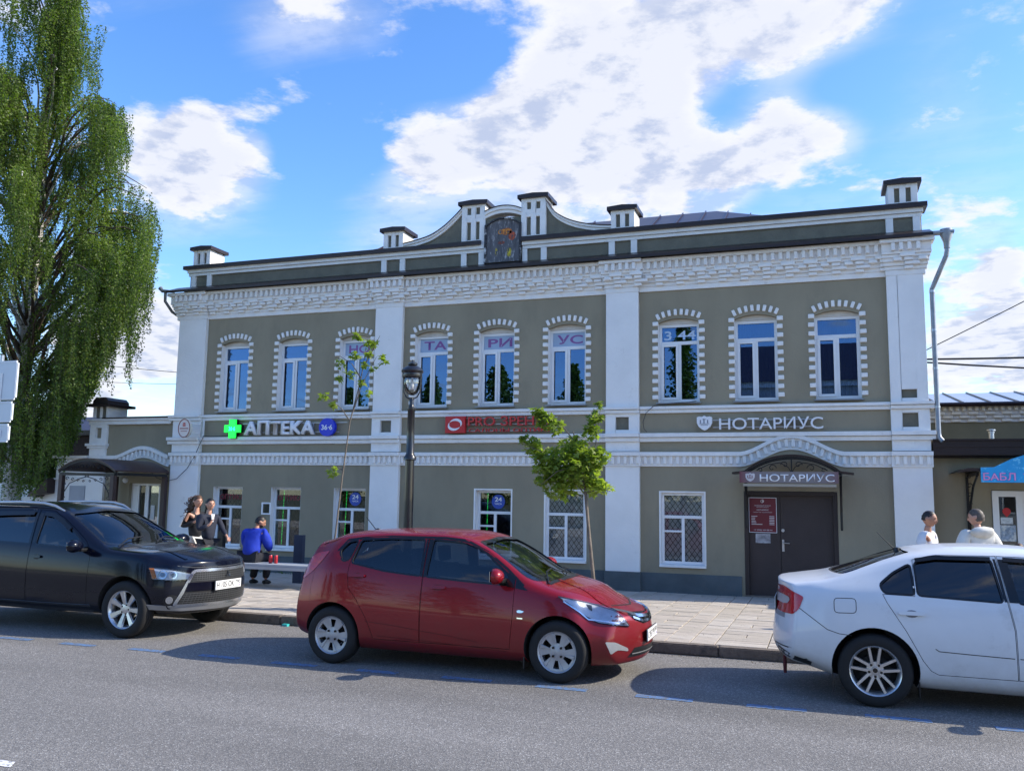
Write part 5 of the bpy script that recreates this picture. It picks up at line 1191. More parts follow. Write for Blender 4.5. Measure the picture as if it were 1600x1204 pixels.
def build_car(cfg, name, label, loc, rz, paintm):
    K = Car(cfg, name, label, loc, rz); c = cfg; me = K.orig.copy(); me.materials.clear()
    for mm in (paintm, CABIN, UNDER): me.materials.append(mm)
    hw = c['hw']
    def cut(pts, plane, a, b, mi):
        ax = {'side': 'y', 'front': 'x', 'top': 'z'}[plane]
        q = MB().prism(pts, a, b, ax).mesh('cut'); [q.materials.append(mm) for mm in (paintm, CABIN, UNDER)]
        for p in q.polygons: p.material_index = mi
        return q
    # cabin cavity
    cv = c['cavity']; zs = [p[1] for p in cv]; z4, z5 = c['cav_w'][0][0], c['cav_w'][1][0]; w4, w5 = c['cav_w'][0][1], c['cav_w'][1][1]
    wf = lambda z: w4+(w5-w4)*min(max((z-z4)/(z5-z4), 0), 1)
    n = len(cv); q = MB().add([(p[0], -wf(p[1]), p[1]) for p in cv]+[(p[0], wf(p[1]), p[1]) for p in cv], [tuple(range(n)), tuple(range(2*n-1, n-1, -1))]+[(i, i+n, (i+1) % n+n, (i+1) % n) for i in range(n)]).mesh('cut')
    [q.materials.append(mm) for mm in (paintm, CABIN, UNDER)]
    for p in q.polygons: p.material_index = 1
    bm = bmesh.new(); bm.from_mesh(q); bmesh.ops.triangulate(bm, faces=bm.faces[:]); bmesh.ops.recalc_face_normals(bm, faces=bm.faces); bm.to_mesh(q); bm.free()
    me = bool_op(me, q, 'DIFFERENCE')
    for x in (0, c['wb']):                                         # wheel arches
        for sg in (-1, 1):
            aq = MB().lathe([(0, 0), (c['arch'], 0), (c['arch'], .5), (0, .5)], (x, -.5+(-.25 if 0 else 0)+(sg*(hw-.02)) + (0 if sg > 0 else 0), c['Rw']+c.get('arch_up', .0)), 40, 'y')
            aq = MB().lathe([(0, 0), (c['arch'], 0), (c['arch'], .62), (0, .62)], (x, (hw-.30) if sg > 0 else -(hw-.30)-.62, c['Rw']+c.get('arch_up', 0.)), 44, 'y').mesh('cut')
            [aq.materials.append(mm) for mm in (paintm, CABIN, UNDER)]
            for p in aq.polygons: p.material_index = 2
            me = bool_op(me, aq, 'DIFFERENCE')
    for w in c['windows']: me = bool_op(me, cut(w['poly'], 'side', -1.3, 1.3, 1), 'DIFFERENCE')
    x_ = c['screen']; me = bool_op(me, cut(x_['poly'], 'front', x_['x'], c['x1']+1, 1), 'DIFFERENCE')
    x_ = c['backlight']; me = bool_op(me, cut(x_['poly'], 'front', c['x0']-1, x_['x'], 1), 'DIFFERENCE')
    doors = []
    for d in c['doors']:
        dm = bool_op(me.copy(), cut(offpoly(d['poly'], -.003), 'side', -1.3, -.40, 0), 'INTERSECT')
        me = bool_op(me, cut(offpoly(d['poly'], .002), 'side', -1.3, -.40, 2), 'DIFFERENCE')
        doors.append(part('door', dm, None, K.root, smooth=35, world=False))
    K.body = part('body', me, None, K.root, smooth=35, world=False)
    # glass
    for w in c['windows']:
        gm = {'p': PRIVACY, 'c': CARGLASS}[w.get('g', 'c')]
        par = doors[w['door']] if w.get('door') is not None else K.root
        K.patch('side', offpoly(w['poly'], .012), -.014, gm, 'window', par, step=.08)
        K.patch('far', offpoly(w['poly'], .012), -.014, gm, 'window', K.root, step=.08)
        K.ribbon('side', offpoly(w['poly'], .006), .018, .0012, GLOSSB, 'window_seal', par, closed=True)
    K.patch('front', offpoly(c['screen']['poly'], .015), -.012, SCREEN, 'windscreen', step=.08)
    K.ribbon('front', offpoly(c['screen']['poly'], .004), .024, .0012, GLOSSB, 'windscreen_seal', closed=True)
    K.patch('back', [(-p[0], p[1]) for p in offpoly(c['backlight']['poly'], .015)], -.012, PRIVACY if c.get('dark') else CARGLASS, 'rear_window', step=.08)
    K.doors = doors
    # wheels
    for x, st in ((0, 0), (c['wb'], c.get('steer', 0))):
        for sg in (-1, 1): K.wheel(x, sg, c['Rw'], c['rim'], c['spokes'], c['rimmat'], hw-.125, steer=st)
    # cabin furniture
    zf = c['seatz']
    for x in c['seatx']:
        for y in (-.36, .36):
            t = K.local('seat', MB().prism([(x-.02, zf), (x+.46, zf+.04), (x+.48, zf+.14), (x+.08, zf+.14), (x-.14, zf+.62), (x-.24, zf+.60), (x-.10, zf)], y-.24, y+.24), SEATM, bevel=.03)
            K.local('headrest', MB().prism([(x-.19, zf+.64), (x-.26, zf+.64), (x-.29, zf+.82), (x-.20, zf+.82)], y-.13, y+.13), SEATM, t, bevel=.03)
    xd, zd = c['dash']
    K.local('dashboard', MB().prism([(xd, zd-.28), (xd-.03, zd-.05), (xd+.08, zd), (xd+.5, zd-.01), (xd+.5, zd-.28)], -hw+.16, hw-.16), DASH, bevel=.02)
    sw = [(xd-.20+.05*math.sin(a)*1.0, .36+.18*math.cos(a), zd-.10+.17*math.sin(a)) for a in [i*math.pi/12 for i in range(25)]]
    K.local('steering_wheel', MB().tube(sw, .014, 6).tube([(xd-.2, .36, zd-.10), (xd, .36, zd-.16)], .03, 8).tube([(xd-.2, .20, zd-.10), (xd-.2, .52, zd-.10)], .012, 5), BLACKP)
    K.local('inner_mirror', MB().box(c['screen']['mir'][0], c['screen']['mir'][0]+.03, -.11, .11, c['screen']['mir'][1]-.06, c['screen']['mir'][1]), BLACKP, bevel=.01)
    return K
def mirror(K, x, z, y, m, sc=1., sg=-1):
    """door mirror: rounded housing on a short stalk"""
    bm = bmesh.new(); bmesh.ops.create_uvsphere(bm, u_segments=20, v_segments=12, radius=1)
    for v in bm.verts:
        a = v.co.copy(); fx = max(-.32, a.x)           # flat glass side to the rear
        v.co = Vector((x+fx*.085*sc+.02*a.y*sg, y+a.y*.125*sc, z+a.z*.075*sc*(1-.18*a.y*(-sg))))
    me = bpy.data.meshes.new('mirror'); bm.to_mesh(me); bm.free()
    t = part('door_mirror', me, m, K.root, smooth=40, world=False)
    K.local('mirror_stalk', MB().prism([(x-.03, z-.075), (x+.05, z-.075), (x+.06, z-.035), (x-.03, z-.035)], y-sg*.06, y-sg*.26), BLACKP, t, bevel=.008)
    K.local('mirror_glass', MB().box(x-.031*sc, x-.028*sc, y-.09*sc, y+.09*sc, z-.05*sc, z+.05*sc), CHROME, t)
    return t
def handle(K, x, z, w, m, par, y_off=.03):
    pts = [(x-w/2, z-.010), (x-w/2+.02, z-.018), (x+w/2-.02, z-.018), (x+w/2, z-.010), (x+w/2, z+.008), (x+w/2-.02, z+.016), (x-w/2+.02, z+.016), (x-w/2, z+.008)]
    n = 12; cup = [(x+.055*math.cos(i*2*math.pi/n), z-.004+.034*math.sin(i*2*math.pi/n)) for i in range(n)]
    K.patch('side', cup, .0012, BLACKP if m is BLACKP else GAPP.get(m.name, GAP), 'handle_cup_shade', par, step=.04)  # flat patch, the shade of the hollow is put into its colour
    K.patch('side', pts, .026, m, 'handle', par, step=.04, thick=.018)
GAPP = {}
def plate(K, plane, cu, cv, w, h, txt, reg, off=.012, tilt=0):
    """Russian style number plate set on the body: flat board at the hit point"""
    O, U, V_, D = [Vector(q) for q in (PLN[plane] if isinstance(plane, str) else plane)]
    p = K.hit(plane, cu, cv, off)
    e = bpy.data.objects.new('number_plate', MB().box(-w/2, w/2, 0, .008, -h/2, h/2).mesh('number_plate')); COL.objects.link(e); e.parent = K.root
    e.data.materials.append(mat('white_plate', (.75, .75, .75), .35, var=.02))
    xa = U if plane != 'back' else U; ya = D; za = V_
    if plane == 'front': xa = Vector((0, 1, 0)); ya = Vector((-1, 0, 0))
    e.matrix_local = Matrix(((xa.x, ya.x, za.x, p.x), (xa.y, ya.y, za.y, p.y), (xa.z, ya.z, za.z, p.z), (0, 0, 0, 1)))
    BLK = mat('plate_print', (.02, .02, .02), .5, var=0)
    text_part('plate_characters', txt, -w*.46, w*.22, -h*.30, h*.34, -.001, 0, BLK, e, bold=.012, loc_world=False)
    text_part('plate_region', reg, w*.27, w*.46, -h*.05, h*.36, -.001, 0, BLK, e, bold=.012, loc_world=False)
    part('plate_line', MB().box(w*.245, w*.25, -.0012, -.0002, -h*.42, h*.42), BLK, e, world=False)
    part('plate_flag', MB().box(w*.40, w*.46, -.0012, -.0002, -h*.35, -h*.20), mat('plate_flag_tint', (.3, .2, .5), .5, var=.3), e, world=False)
    part('plate_holder', MB().box(-w*.52, w*.52, .0081, .016, -h*.62, h*.56), BLACKP, e, world=False)
    return e
REDP = paint('ruby_red_paint', (.24, .005, .012), .25, .26, (.10, .035, .03), .7, 1.0)
BLKP = paint('midnight_blue_black_paint', (.003, .004, .012), .05, .16, (.022, .022, .024), .62, .95, .25)
WHTP = paint('white_car_paint', (.66, .68, .71), .0, .35, (.36, .35, .34), .60, .9)
ALLOY = mat('silver_alloy', (.55, .56, .58), .28, metal=.8, var=.12, scale=14); COVER = mat('silver_wheel_cover', (.40, .41, .44), .38, metal=.5, var=.12, scale=10)
# ---- red hatchback
red = dict(x0=-.66, x1=3.40, hw=.85, wb=2.57, Rw=.305, rim=.198, arch=.345, arch_up=.012, bown=.42, bowt=.20, spokes=spokes_cover, rimmat=COVER,
 stations=[-.66, -.62, -.5, -.3, -.1, .15, .5, .9, 1.3, 1.55, 1.8, 2.05, 2.25, 2.45, 2.7, 2.95, 3.15, 3.28, 3.36, 3.40],
 nosep=[(.15, -.10), (.25, -.03), (.38, .0), (.5, -.01), (.6, -.05), (.68, -.12), (.75, -.22), (.85, -.3)],
 tailp=[(.2, .10), (.3, .02), (.55, -.02), (.7, .01), (.9, .06), (1.05, .10), (1.2, .19), (1.34, .28), (1.5, .32)],
 lines={'b': ([(-.66, .60), (0, .72), (2.6, .72), (3.4, .60)], [(-.66, .30), (-.3, .20), (0, .18), (2.6, .17), (3.1, .17), (3.4, .19)]),
  '2': ([(-.66, .74), (-.3, .82), (.3, .83), (2.3, .83), (2.9, .82), (3.4, .72)], [(-.66, .40), (-.3, .30), (.3, .27), (2.3, .25), (3.0, .27), (3.4, .29)]),
  '3': ([(-.66, .76), (-.3, .84), (0, .855), (1.2, .85), (2.6, .855), (3.0, .84), (3.4, .76)], [(-.66, .62), (0, .64), (1.2, .60), (2.57, .58), (3.1, .50), (3.4, .45)]),
  '4': ([(-.66, .70), (-.3, .77), (0, .79), (1.2, .79), (2.2, .79), (2.6, .78), (3.0, .735), (3.4, .64)], [(-.66, 1.0), (-.2, 1.085), (.1, 1.05), (.6, .99), (1.1, .955), (1.7, .925), (2.2, .885), (2.6, .845), (3.0, .765), (3.25, .68), (3.4, .60)]),
  '5': ([(-.66, .60), (-.3, .605), (0, .61), (.6, .62), (1.3, .615), (1.6, .63), (1.95, .69), (2.25, .745), (2.6, .72), (3.0, .66), (3.4, .58)], [(-.66, 1.24), (-.4, 1.29), (0, 1.355), (.6, 1.40), (1.25, 1.40), (1.5, 1.375), (1.75, 1.285), (2.0, 1.13), (2.25, .955), (2.45, .905), (2.75, .845), (3.0, .785), (3.25, .70), (3.4, .635)]),
  '6': ([(-.66, .50), (0, .50), (1.3, .50), (2.2, .56), (3.0, .50), (3.4, .46)], [(-.66, 1.285), (-.4, 1.34), (0, 1.395), (.6, 1.435), (1.25, 1.435), (1.5, 1.405), (1.8, 1.285), (2.1, 1.11), (2.35, .965), (2.55, .93), (2.9, .855), (3.15, .78), (3.3, .71), (3.4, .66)]),
  '7': ([(0, 0), (1, 0)], [(-.66, 1.30), (-.4, 1.36), (0, 1.415), (.6, 1.452), (1.25, 1.452), (1.5, 1.425), (1.8, 1.32), (2.1, 1.155), (2.4, .99), (2.55, .95), (2.9, .875), (3.15, .795), (3.3, .72), (3.4, .66)])},
 crease={0: .6, 2: .0, 1: .3, 4: .35, 3: .35},
 cavity=[(-.45, .50), (2.35, .42), (2.42, .82), (2.24, .90), (1.96, 1.10), (1.72, 1.26), (1.45, 1.355), (.9, 1.385), (.2, 1.36), (-.25, 1.28), (-.42, 1.10), (-.5, .9)],
 cav_w=((.95, .72), (1.38, .54)),
 windows=[dict(poly=roundpoly([(.01, 1.205), (.09, 1.30), (.20, 1.32), (.15, 1.12), (.075, 1.10)], .03), g='c'),
          dict(poly=roundpoly([(.245, 1.325), (.6, 1.35), (1.01, 1.355), (1.03, .985), (.6, 1.02), (.19, 1.09)], .03), g='c', door=0),
          dict(poly=roundpoly([(1.12, 1.355), (1.5, 1.335), (1.72, 1.25), (2.02, 1.03), (2.04, .935), (1.55, .955), (1.10, .98)], .03), g='c', door=1)],
 doors=[dict(poly=[(.23, 1.36), (.6, 1.385), (1.06, 1.388), (1.06, .30), (.52, .30), (.47, .42), (.42, .52), (.30, .70), (.19, .82), (.165, .98), (.17, 1.10)]),
        dict(poly=[(1.068, 1.388), (1.35, 1.375), (1.55, 1.345), (1.78, 1.235), (2.0, 1.08), (2.10, 1.01), (2.105, .90), (2.10, .60), (2.07, .30), (1.068, .30)])],
 screen=dict(poly=roundpoly([(-.56, 1.335), (0, 1.365), (.56, 1.335), (.68, .99), (.40, .975), (0, .985), (-.40, .975), (-.68, .99)], .05), x=1.2, mir=(1.62, 1.32)),
 backlight=dict(poly=roundpoly([(-.46, 1.28), (0, 1.295), (.46, 1.28), (.56, 1.06), (0, 1.04), (-.56, 1.06)], .05), x=-.2),
 seatz=.42, seatx=(1.05, .15), dash=(1.95, .92))
K = build_car(red, 'hatchback_car', 'red hatchback car parked at the kerb in the middle', (-5.07, 9.39, 0), 0, REDP)
GAPP[REDP.name] = mat('shaded_red_recess', (.16, .008, .012), .4, metal=.3, var=0)  # red body colour darkened to stand for shade in recesses
HL = oblique((3.0, -.70, .6), 50)
hp = roundpoly([(-.385, .245), (-.072, .178), (.196, .100), (.325, -.046), (-.036, .000), (-.177, .080), (-.28, .165)], .02)
h = K.patch(HL, hp, .003, REFLECT, 'headlight', step=.04)
K.patch(HL, offpoly(hp, .004), .016, LENS, 'lens', h, step=.04); K.ribbon(HL, hp, .010, .005, GAP, 'lamp_edge', h, closed=True)
K.patch(HL, roundpoly([(-.10, .165), (-.03, .15), (-.06, .10), (-.09, .12)], .01), .006, GLOSSB, 'lamp_bezel', h, step=.04)
K.ribbon(HL, [(-.34, .20), (-.2, .10), (-.12, .03), (-.03, .02), (.28, -.02)], .014, .008, CHROME, 'lamp_strip', h)
nrm = Vector(HL[3])
HLf = ((3.0, .70, .6), (HL[1][0], -HL[1][1], 0), (0, 0, 1), (HL[3][0], -HL[3][1], 0))
h = K.patch(HLf, hp, .003, REFLECT, 'headlight', step=.04); K.patch(HLf, offpoly(hp, .004), .016, LENS, 'lens', h, step=.04)
FG = oblique((3.2, -.6, .35), 50); FGf = ((3.2, .6, .35), (FG[1][0], -FG[1][1], 0), (0, 0, 1), (FG[3][0], -FG[3][1], 0))
fp = roundpoly([(-.215, .077), (-.10, .068), (.075, -.005), (.08, -.035), (-.03, -.015), (-.075, -.012), (-.15, -.05)], .02)
for pl in (FG, FGf): K.patch(pl, fp, .004, mat('frosted_fog_lens', (.42, .42, .43), .25, metal=.4), 'fog_lamp', step=.04)
gr = [(-.50, .725), (-.30, .675), (0, .655), (.30, .675), (.50, .725), (.36, .60), (.22, .555), (-.22, .555), (-.36, .60)]
g_ = K.patch('front', gr, .003, GLOSSB, 'grille', step=.05)
K.ribbon('front', [(-.46, .70), (-.28, .635), (0, .615), (.28, .635), (.46, .70)], .026, .016, CHROME, 'grille_bar', g_, thick=.01)
K.ribbon('front', [(-.38, .63), (-.24, .585), (0, .572), (.24, .585), (.38, .63)], .022, .014, CHROME, 'grille_bar', g_, thick=.01)
K.patch('front', [(-.42, .34), (.42, .34), (.50, .25), (-.50, .25)], .003, BLACKP, 'lower_grille', step=.05)
K.ribbon('front', [(-.45, .285), (.45, .285)], .012, .01, mat('grey_mesh_bar', (.2, .2, .2), .5), 'lower_grille_bar')
plate(K, 'front', 0, .44, .52, .112, 'С 957 РУ', '50', .015)
K.ribbon('front', [(-.62, .775), (-.4, .735), (0, .715), (.4, .735), (.62, .775)], .008, .0015, GAP, 'bonnet_gap')
tl = roundpoly([(-.30, 1.17), (-.13, 1.20), (-.20, 1.09), (-.30, .98), (-.44, .88), (-.56, .90), (-.56, .98), (-.46, 1.07)], .03)
for pl in ('side', 'far'): K.patch(pl, tl, .004, TAILRED, 'tail_light', step=.04)
for i, (x, z) in enumerate(((.29, .955), (1.25, .875))): handle(K, x, z, .19, REDP, K.doors[i])
for L_, d_ in (([(.42, .48), (.75, .455), (1.05, .425)], 0), ([(1.08, .42), (1.4, .39), (1.72, .35)], 1), ([(.56, .335), (.8, .33), (1.05, .32)], 0), ([(1.08, .32), (1.6, .30), (2.04, .275)], 1)):
    K.ribbon('side', L_, .007, .0012, mat('shaded_crease', (.10, .004, .008), .4, metal=.3, var=0), 'crease_shade_line', K.doors[d_])  # dark lines laid on the panels for the shade along creases
K.patch('side', [(2.02, 1.055), (2.10, 1.0), (2.10, .905), (2.02, .915)], .004, GLOSSB, 'mirror_sail', K.doors[1])
K.patch('side', [(2.112, .985), (2.25, .885), (2.112, .903)], .003, GLOSSB, 'mirror_sail')
mirror(K, 1.95, 1.03, -.93, REDP, 1.05, -1); mirror(K, 1.95, 1.03, .93, REDP, 1.05, 1)
K.patch('side', roundpoly([(2.14, .69), (2.17, .70), (2.23, .685), (2.20, .665), (2.15, .665)], .01), .006, LENS, 'side_repeater'); K.patch('side', roundpoly([(2.145, .687), (2.17, .695), (2.225, .684), (2.2, .668), (2.152, .668)], .008), .003, CHROME, 'side_repeater')
text_me = K.ribbon('side', [(2.15, .615), (2.21, .613)], .012, .002, CHROME, 'side_badge')
K.ribbon('side', [(-.30, .62), (-.31, .80), (-.28, .98)], .004, .001, GAPP[REDP.name], 'fuel_flap_gap')
K.local('antenna', MB().tube([(.08, 0, 1.41), (-.06, 0, 1.56)], [.006, .004], 6).lathe([(.03, 1.405), (.022, 1.43), (0, 1.435)], (.1, 0, 0), 10), BLACKP)
K.ribbon('side', [(-.02, 1.205), (.07, 1.325), (.22, 1.345), (.6, 1.375), (1.25, 1.38), (1.5, 1.36), (1.76, 1.25), (2.0, 1.09), (2.2, .93)], .022, .0015, GLOSSB, 'roof_side_trim')
K.patch('side', [(1.035, 1.36), (1.058, 1.36), (1.058, .97), (1.035, .972)], .0025, GLOSSB, 'pillar_cover', K.doors[0]); K.patch('side', [(1.07, 1.36), (1.112, 1.36), (1.095, .97), (1.07, .972)], .0025, GLOSSB, 'pillar_cover', K.doors[1])
K.ribbon('top', [(2.42, -.60), (2.47, -.3), (2.48, 0), (2.47, .3), (2.42, .60)], .05, .002, BLACKP, 'cowl')
for ya, yb in ((-.62, -.05), (.05, .62)): K.local('wiper', MB().tube([tuple(K.hit('top', 2.42, ya, .012)), tuple(K.hit('top', 2.30, (ya+yb)/2, .025)), tuple(K.hit('top', 2.28, yb, .02))], .008, 5), BLACKP)
for yy in (-1, 1):                                       # bonnet creases
    K.ribbon('top', [(2.45, yy*.34), (2.9, yy*.42), (3.2, yy*.42)], .05, .006, REDP, 'bonnet_ridge')
K.local('mudflap', MB().box(2.21, 2.225, -.80, -.62, .12, .30), BLACKP)

# ---- dark SUV
blk = dict(x0=-.95, x1=3.60, hw=.90, wb=2.67, Rw=.352, rim=.232, arch=.405, arch_up=.012, bown=.46, bowt=.16, spokes=spokes_seven, rimmat=ALLOY,
 stations=[-.95, -.9, -.75, -.5, -.1, .4, .9, 1.2, 1.45, 1.7, 1.95, 2.2, 2.4, 2.65, 3.0, 3.25, 3.42, 3.53, 3.60],
 nosep=[(.25, -.16), (.36, -.03), (.5, .0), (.75, -.03), (.90, -.05), (1.0, -.13), (1.1, -.25)],
 tailp=[(.3, .12), (.45, .0), (.7, .0), (.95, .05), (1.2, .12), (1.6, .28)],
 lines={'b': ([(-.95, .66), (0, .76), (2.7, .76), (3.6, .60)], [(-.95, .42), (-.4, .30), (0, .27), (2.7, .27), (3.2, .29), (3.6, .30)]),
  '2': ([(-.95, .80), (-.4, .875), (2.8, .875), (3.2, .85), (3.6, .74)], [(-.95, .52), (-.3, .38), (2.7, .36), (3.2, .38), (3.6, .40)]),
  '3': ([(-.95, .82), (-.4, .895), (2.7, .895), (3.2, .87), (3.6, .78)], [(-.95, .75), (0, .80), (1.2, .76), (2.67, .76), (3.6, .64)]),
  '4': ([(-.95, .78), (-.3, .85), (1.5, .85), (2.3, .85), (3.0, .83), (3.6, .70)], [(-.95, 1.10), (0, 1.12), (1.0, 1.09), (2.0, 1.05), (2.4, 1.03), (2.9, 1.015), (3.2, .98), (3.6, .89)]),
  '5': ([(-.95, .62), (0, .66), (1.2, .655), (1.5, .69), (1.95, .755), (2.3, .80), (2.7, .79), (3.1, .75), (3.6, .62)], [(-.95, 1.42), (-.6, 1.52), (0, 1.57), (.9, 1.585), (1.2, 1.565), (1.45, 1.49), (1.7, 1.36), (1.95, 1.235), (2.2, 1.11), (2.4, 1.075), (2.8, 1.06), (3.2, 1.03), (3.45, .985), (3.6, .93)]),
  '6': ([(-.95, .52), (1.2, .53), (2.2, .62), (3.1, .55), (3.6, .48)], [(-.95, 1.50), (-.6, 1.60), (0, 1.635), (.9, 1.64), (1.2, 1.62), (1.45, 1.54), (1.75, 1.39), (2.05, 1.23), (2.35, 1.10), (2.5, 1.085), (2.9, 1.08), (3.2, 1.05), (3.45, 1.0), (3.6, .945)]),
  '7': ([(0, 0), (1, 0)], [(-.95, 1.52), (-.6, 1.62), (0, 1.655), (.9, 1.66), (1.2, 1.64), (1.5, 1.545), (1.8, 1.40), (2.1, 1.25), (2.4, 1.11), (2.55, 1.09), (2.9, 1.09), (3.2, 1.06), (3.45, 1.005), (3.6, .945)])},
 crease={0: .6, 1: .3, 4: .35, 3: .35, 2: .2},
 cavity=[(-.75, .62), (2.25, .55), (2.30, .98), (2.12, 1.08), (1.9, 1.20), (1.62, 1.36), (1.35, 1.50), (1.05, 1.575), (.4, 1.585), (-.4, 1.55), (-.72, 1.45)],
 cav_w=((1.10, .77), (1.57, .585)),
 windows=[dict(poly=roundpoly([(-.62, 1.43), (-.2, 1.48), (-.02, 1.16), (-.5, 1.19)], .03), g='p'),
          dict(poly=roundpoly([(.12, 1.50), (.93, 1.525), (1.02, 1.12), (.25, 1.14), (.10, 1.2)], .03), g='p', door=0),
          dict(poly=roundpoly([(1.09, 1.515), (1.25, 1.50), (1.44, 1.42), (1.70, 1.27), (1.86, 1.165), (1.86, 1.085), (1.5, 1.10), (1.12, 1.115)], .03), g='c', door=1)],
 doors=[dict(poly=[(.06, 1.54), (.98, 1.56), (1.045, 1.12), (1.05, .36), (.50, .36), (.42, .55), (.28, .72), (.10, .84), (.02, 1.1)]),
        dict(poly=[(.99, 1.56), (1.22, 1.545), (1.44, 1.455), (1.70, 1.315), (1.93, 1.18), (2.05, 1.07), (2.08, .95), (2.08, .36), (1.058, .36), (1.053, 1.12)])],
 screen=dict(poly=roundpoly([(-.60, 1.515), (0, 1.555), (.60, 1.515), (.72, 1.145), (.40, 1.12), (0, 1.125), (-.40, 1.12), (-.72, 1.145)], .05), x=1.1, mir=(1.42, 1.50)),
 backlight=dict(poly=roundpoly([(-.54, 1.50), (.54, 1.50), (.62, 1.18), (-.62, 1.18)], .05), x=-.6), dark=True,
 seatz=.60, seatx=(1.0, .05), dash=(1.85, 1.07))
K = build_car(blk, 'suv_car', 'dark blue-black SUV car with silver roof rails parked at the left', (-10.94, 9.79, 0), 0, BLKP)
GAPP[BLKP.name] = BLACKP
HL = oblique((3.2, -.8, .85), 45); HLf = ((3.2, .8, .85), (HL[1][0], -HL[1][1], 0), (0, 0, 1), (HL[3][0], -HL[3][1], 0))
hp = roundpoly([(-.165, .030), (.087, .010), (.365, -.055), (.325, -.121), (.095, -.125), (-.119, -.112)], .02)
for pl in (HL, HLf):
    h = K.patch(pl, hp, .003, REFLECT, 'headlight', step=.04); K.patch(pl, offpoly(hp, .004), .018, LENS, 'lens', h, step=.04); K.ribbon(pl, hp, .012, .006, GAP, 'lamp_edge', h, closed=True)
    K.patch(pl, [(-.155, .022), (-.10, .02), (-.06, -.105), (-.112, -.105)], .007, AMBER, 'indicator', h)
    for u_, v_, r_ in ((-.0, -.055, .045), (.12, -.06, .04)):
        p_ = [(u_+r_*math.cos(i*.5236), v_+r_*math.sin(i*.5236)) for i in range(12)]; K.ribbon(pl, p_, .010, .009, CHROME, 'projector_ring', h, closed=True); K.patch(pl, [(u_+r_*.6*math.cos(i*.5236), v_+r_*.6*math.sin(i*.5236)) for i in range(12)], .007, mat('dull_projector_lens', (.25, .28, .32), .15, metal=.3), 'projector_lens', h)
    fo = ((3.3, -.7, .45) if pl is HL else (3.3, .7, .45), pl[1], pl[2], pl[3])
    K.patch(fo, [(-.02+.10*math.cos(i*.5236), .025+.075*math.sin(i*.5236)) for i in range(12)], .002, BLACKP, 'fog_lamp_recess')
    fl = K.patch(fo, [(-.05+.042*math.cos(i*.5236), .035+.045*math.sin(i*.5236)) for i in range(12)], .008, CHROME, 'fog_lamp'); K.patch(fo, [(-.05+.038*math.cos(i*.5236), .035+.04*math.sin(i*.5236)) for i in range(12)], .014, LENS, 'lens', fl)
gp = roundpoly([(-.50, .835), (.50, .835), (.70, .41), (-.70, .41)], .05)
g_ = K.patch('front', gp, .004, BLACKP, 'grille', step=.05)
K.ribbon('front', gp, .035, .012, mat('satin_chrome', (.55, .56, .58), .25, metal=.9, var=0), 'grille_surround', g_, closed=True, thick=.01)
MESHM = mat('grey_grille_mesh', (.10, .105, .11), .4, metal=.4, var=0)
for k in range(5):
    z = .815-.026*k; K.ribbon('front', [(-.47-.012*k, z), (.47+.012*k, z)], .006, .012, MESHM, 'grille_slat', g_)
    z = .555-.026*k; K.ribbon('front', [(-.60-.012*k, z), (.60+.012*k, z)], .006, .012, MESHM, 'grille_slat', g_)
for k in range(-15, 16):
    K.ribbon('front', [(k*.03, .825), (k*.031, .71)], .004, .012, MESHM, 'grille_rib', g_); K.ribbon('front', [(k*.038, .56), (k*.041, .435)], .004, .012, MESHM, 'grille_rib', g_)
K.patch('front', [(-.56, .69), (.56, .69), (.60, .585), (-.60, .585)], .014, BLKP, 'grille_beam', g_, step=.06)
for k in range(3):                                     # three-lozenge emblem
    a = math.pi/2+k*2*math.pi/3; r = .052; cx, cz = .026*math.cos(a)*1.0, .765+.026*math.sin(a)
    u = (math.cos(a), math.sin(a)); w_ = (-u[1], u[0]); pts = [(cx-u[0]*r*.5, cz-u[1]*r*.5), (cx+w_[0]*r*.32, cz+w_[1]*r*.32), (cx+u[0]*r*.5, cz+u[1]*r*.5), (cx-w_[0]*r*.32, cz-w_[1]*r*.32)]
    K.patch('front', pts, .02, CHROME, 'emblem', g_, step=.1)
plate(K, 'front', 0, .635, .52, .112, 'Н 105 ОК', '790', .022)
K.ribbon('front', [(-.84, .40), (-.6, .375), (0, .365), (.6, .375), (.84, .40)], .055, .010, mat('silver_skid_plate', (.33, .34, .36), .35, metal=.6, var=.08), 'skid_plate', thick=.01)
K.ribbon('front', [(-.66, .90), (-.5, .875), (0, .868), (.5, .875), (.66, .90)], .008, .0015, mat('faint_bonnet_gap', (.05, .055, .06), .5), 'bonnet_gap')
K.ribbon('side', [(.50, .33), (1.3, .325), (2.14, .335)], .10, .010, mat('grey_sill_cladding', (.035, .038, .045), .5, var=.1), 'sill_cladding', thick=.01)
for i, (x, z) in enumerate(((.20, .98), (1.19, .955))): handle(K, x, z, .17, BLKP, K.doors[i])
for L_, d_ in (([(.08, 1.47), (.5, 1.49), (.92, 1.505)], 0), ([(1.10, 1.50), (1.25, 1.485), (1.44, 1.41), (1.62, 1.31)], 1)): K.ribbon('side', L_, .05, .02, GLOSSB, 'wind_deflector', K.doors[d_], thick=.004)
K.patch('side', [(.95, 1.52), (.975, 1.52), (1.04, 1.12), (1.0, 1.12)], .0025, GLOSSB, 'pillar_cover', K.doors[0]); K.patch('side', [(1.0, 1.52), (1.07, 1.515), (1.11, 1.12), (1.058, 1.12)], .0025, GLOSSB, 'pillar_cover', K.doors[1])
K.patch('side', [(1.88, 1.17), (2.04, 1.08), (2.02, 1.06), (1.88, 1.08)], .004, GLOSSB, 'mirror_sail', K.doors[1])
mirror(K, 1.95, 1.12, -.99, BLKP, 1.08, -1); mirror(K, 1.95, 1.12, .99, BLKP, 1.08, 1)
RAILM = mat('satin_roof_rail', (.45, .47, .50), .35, metal=.8, var=.05)
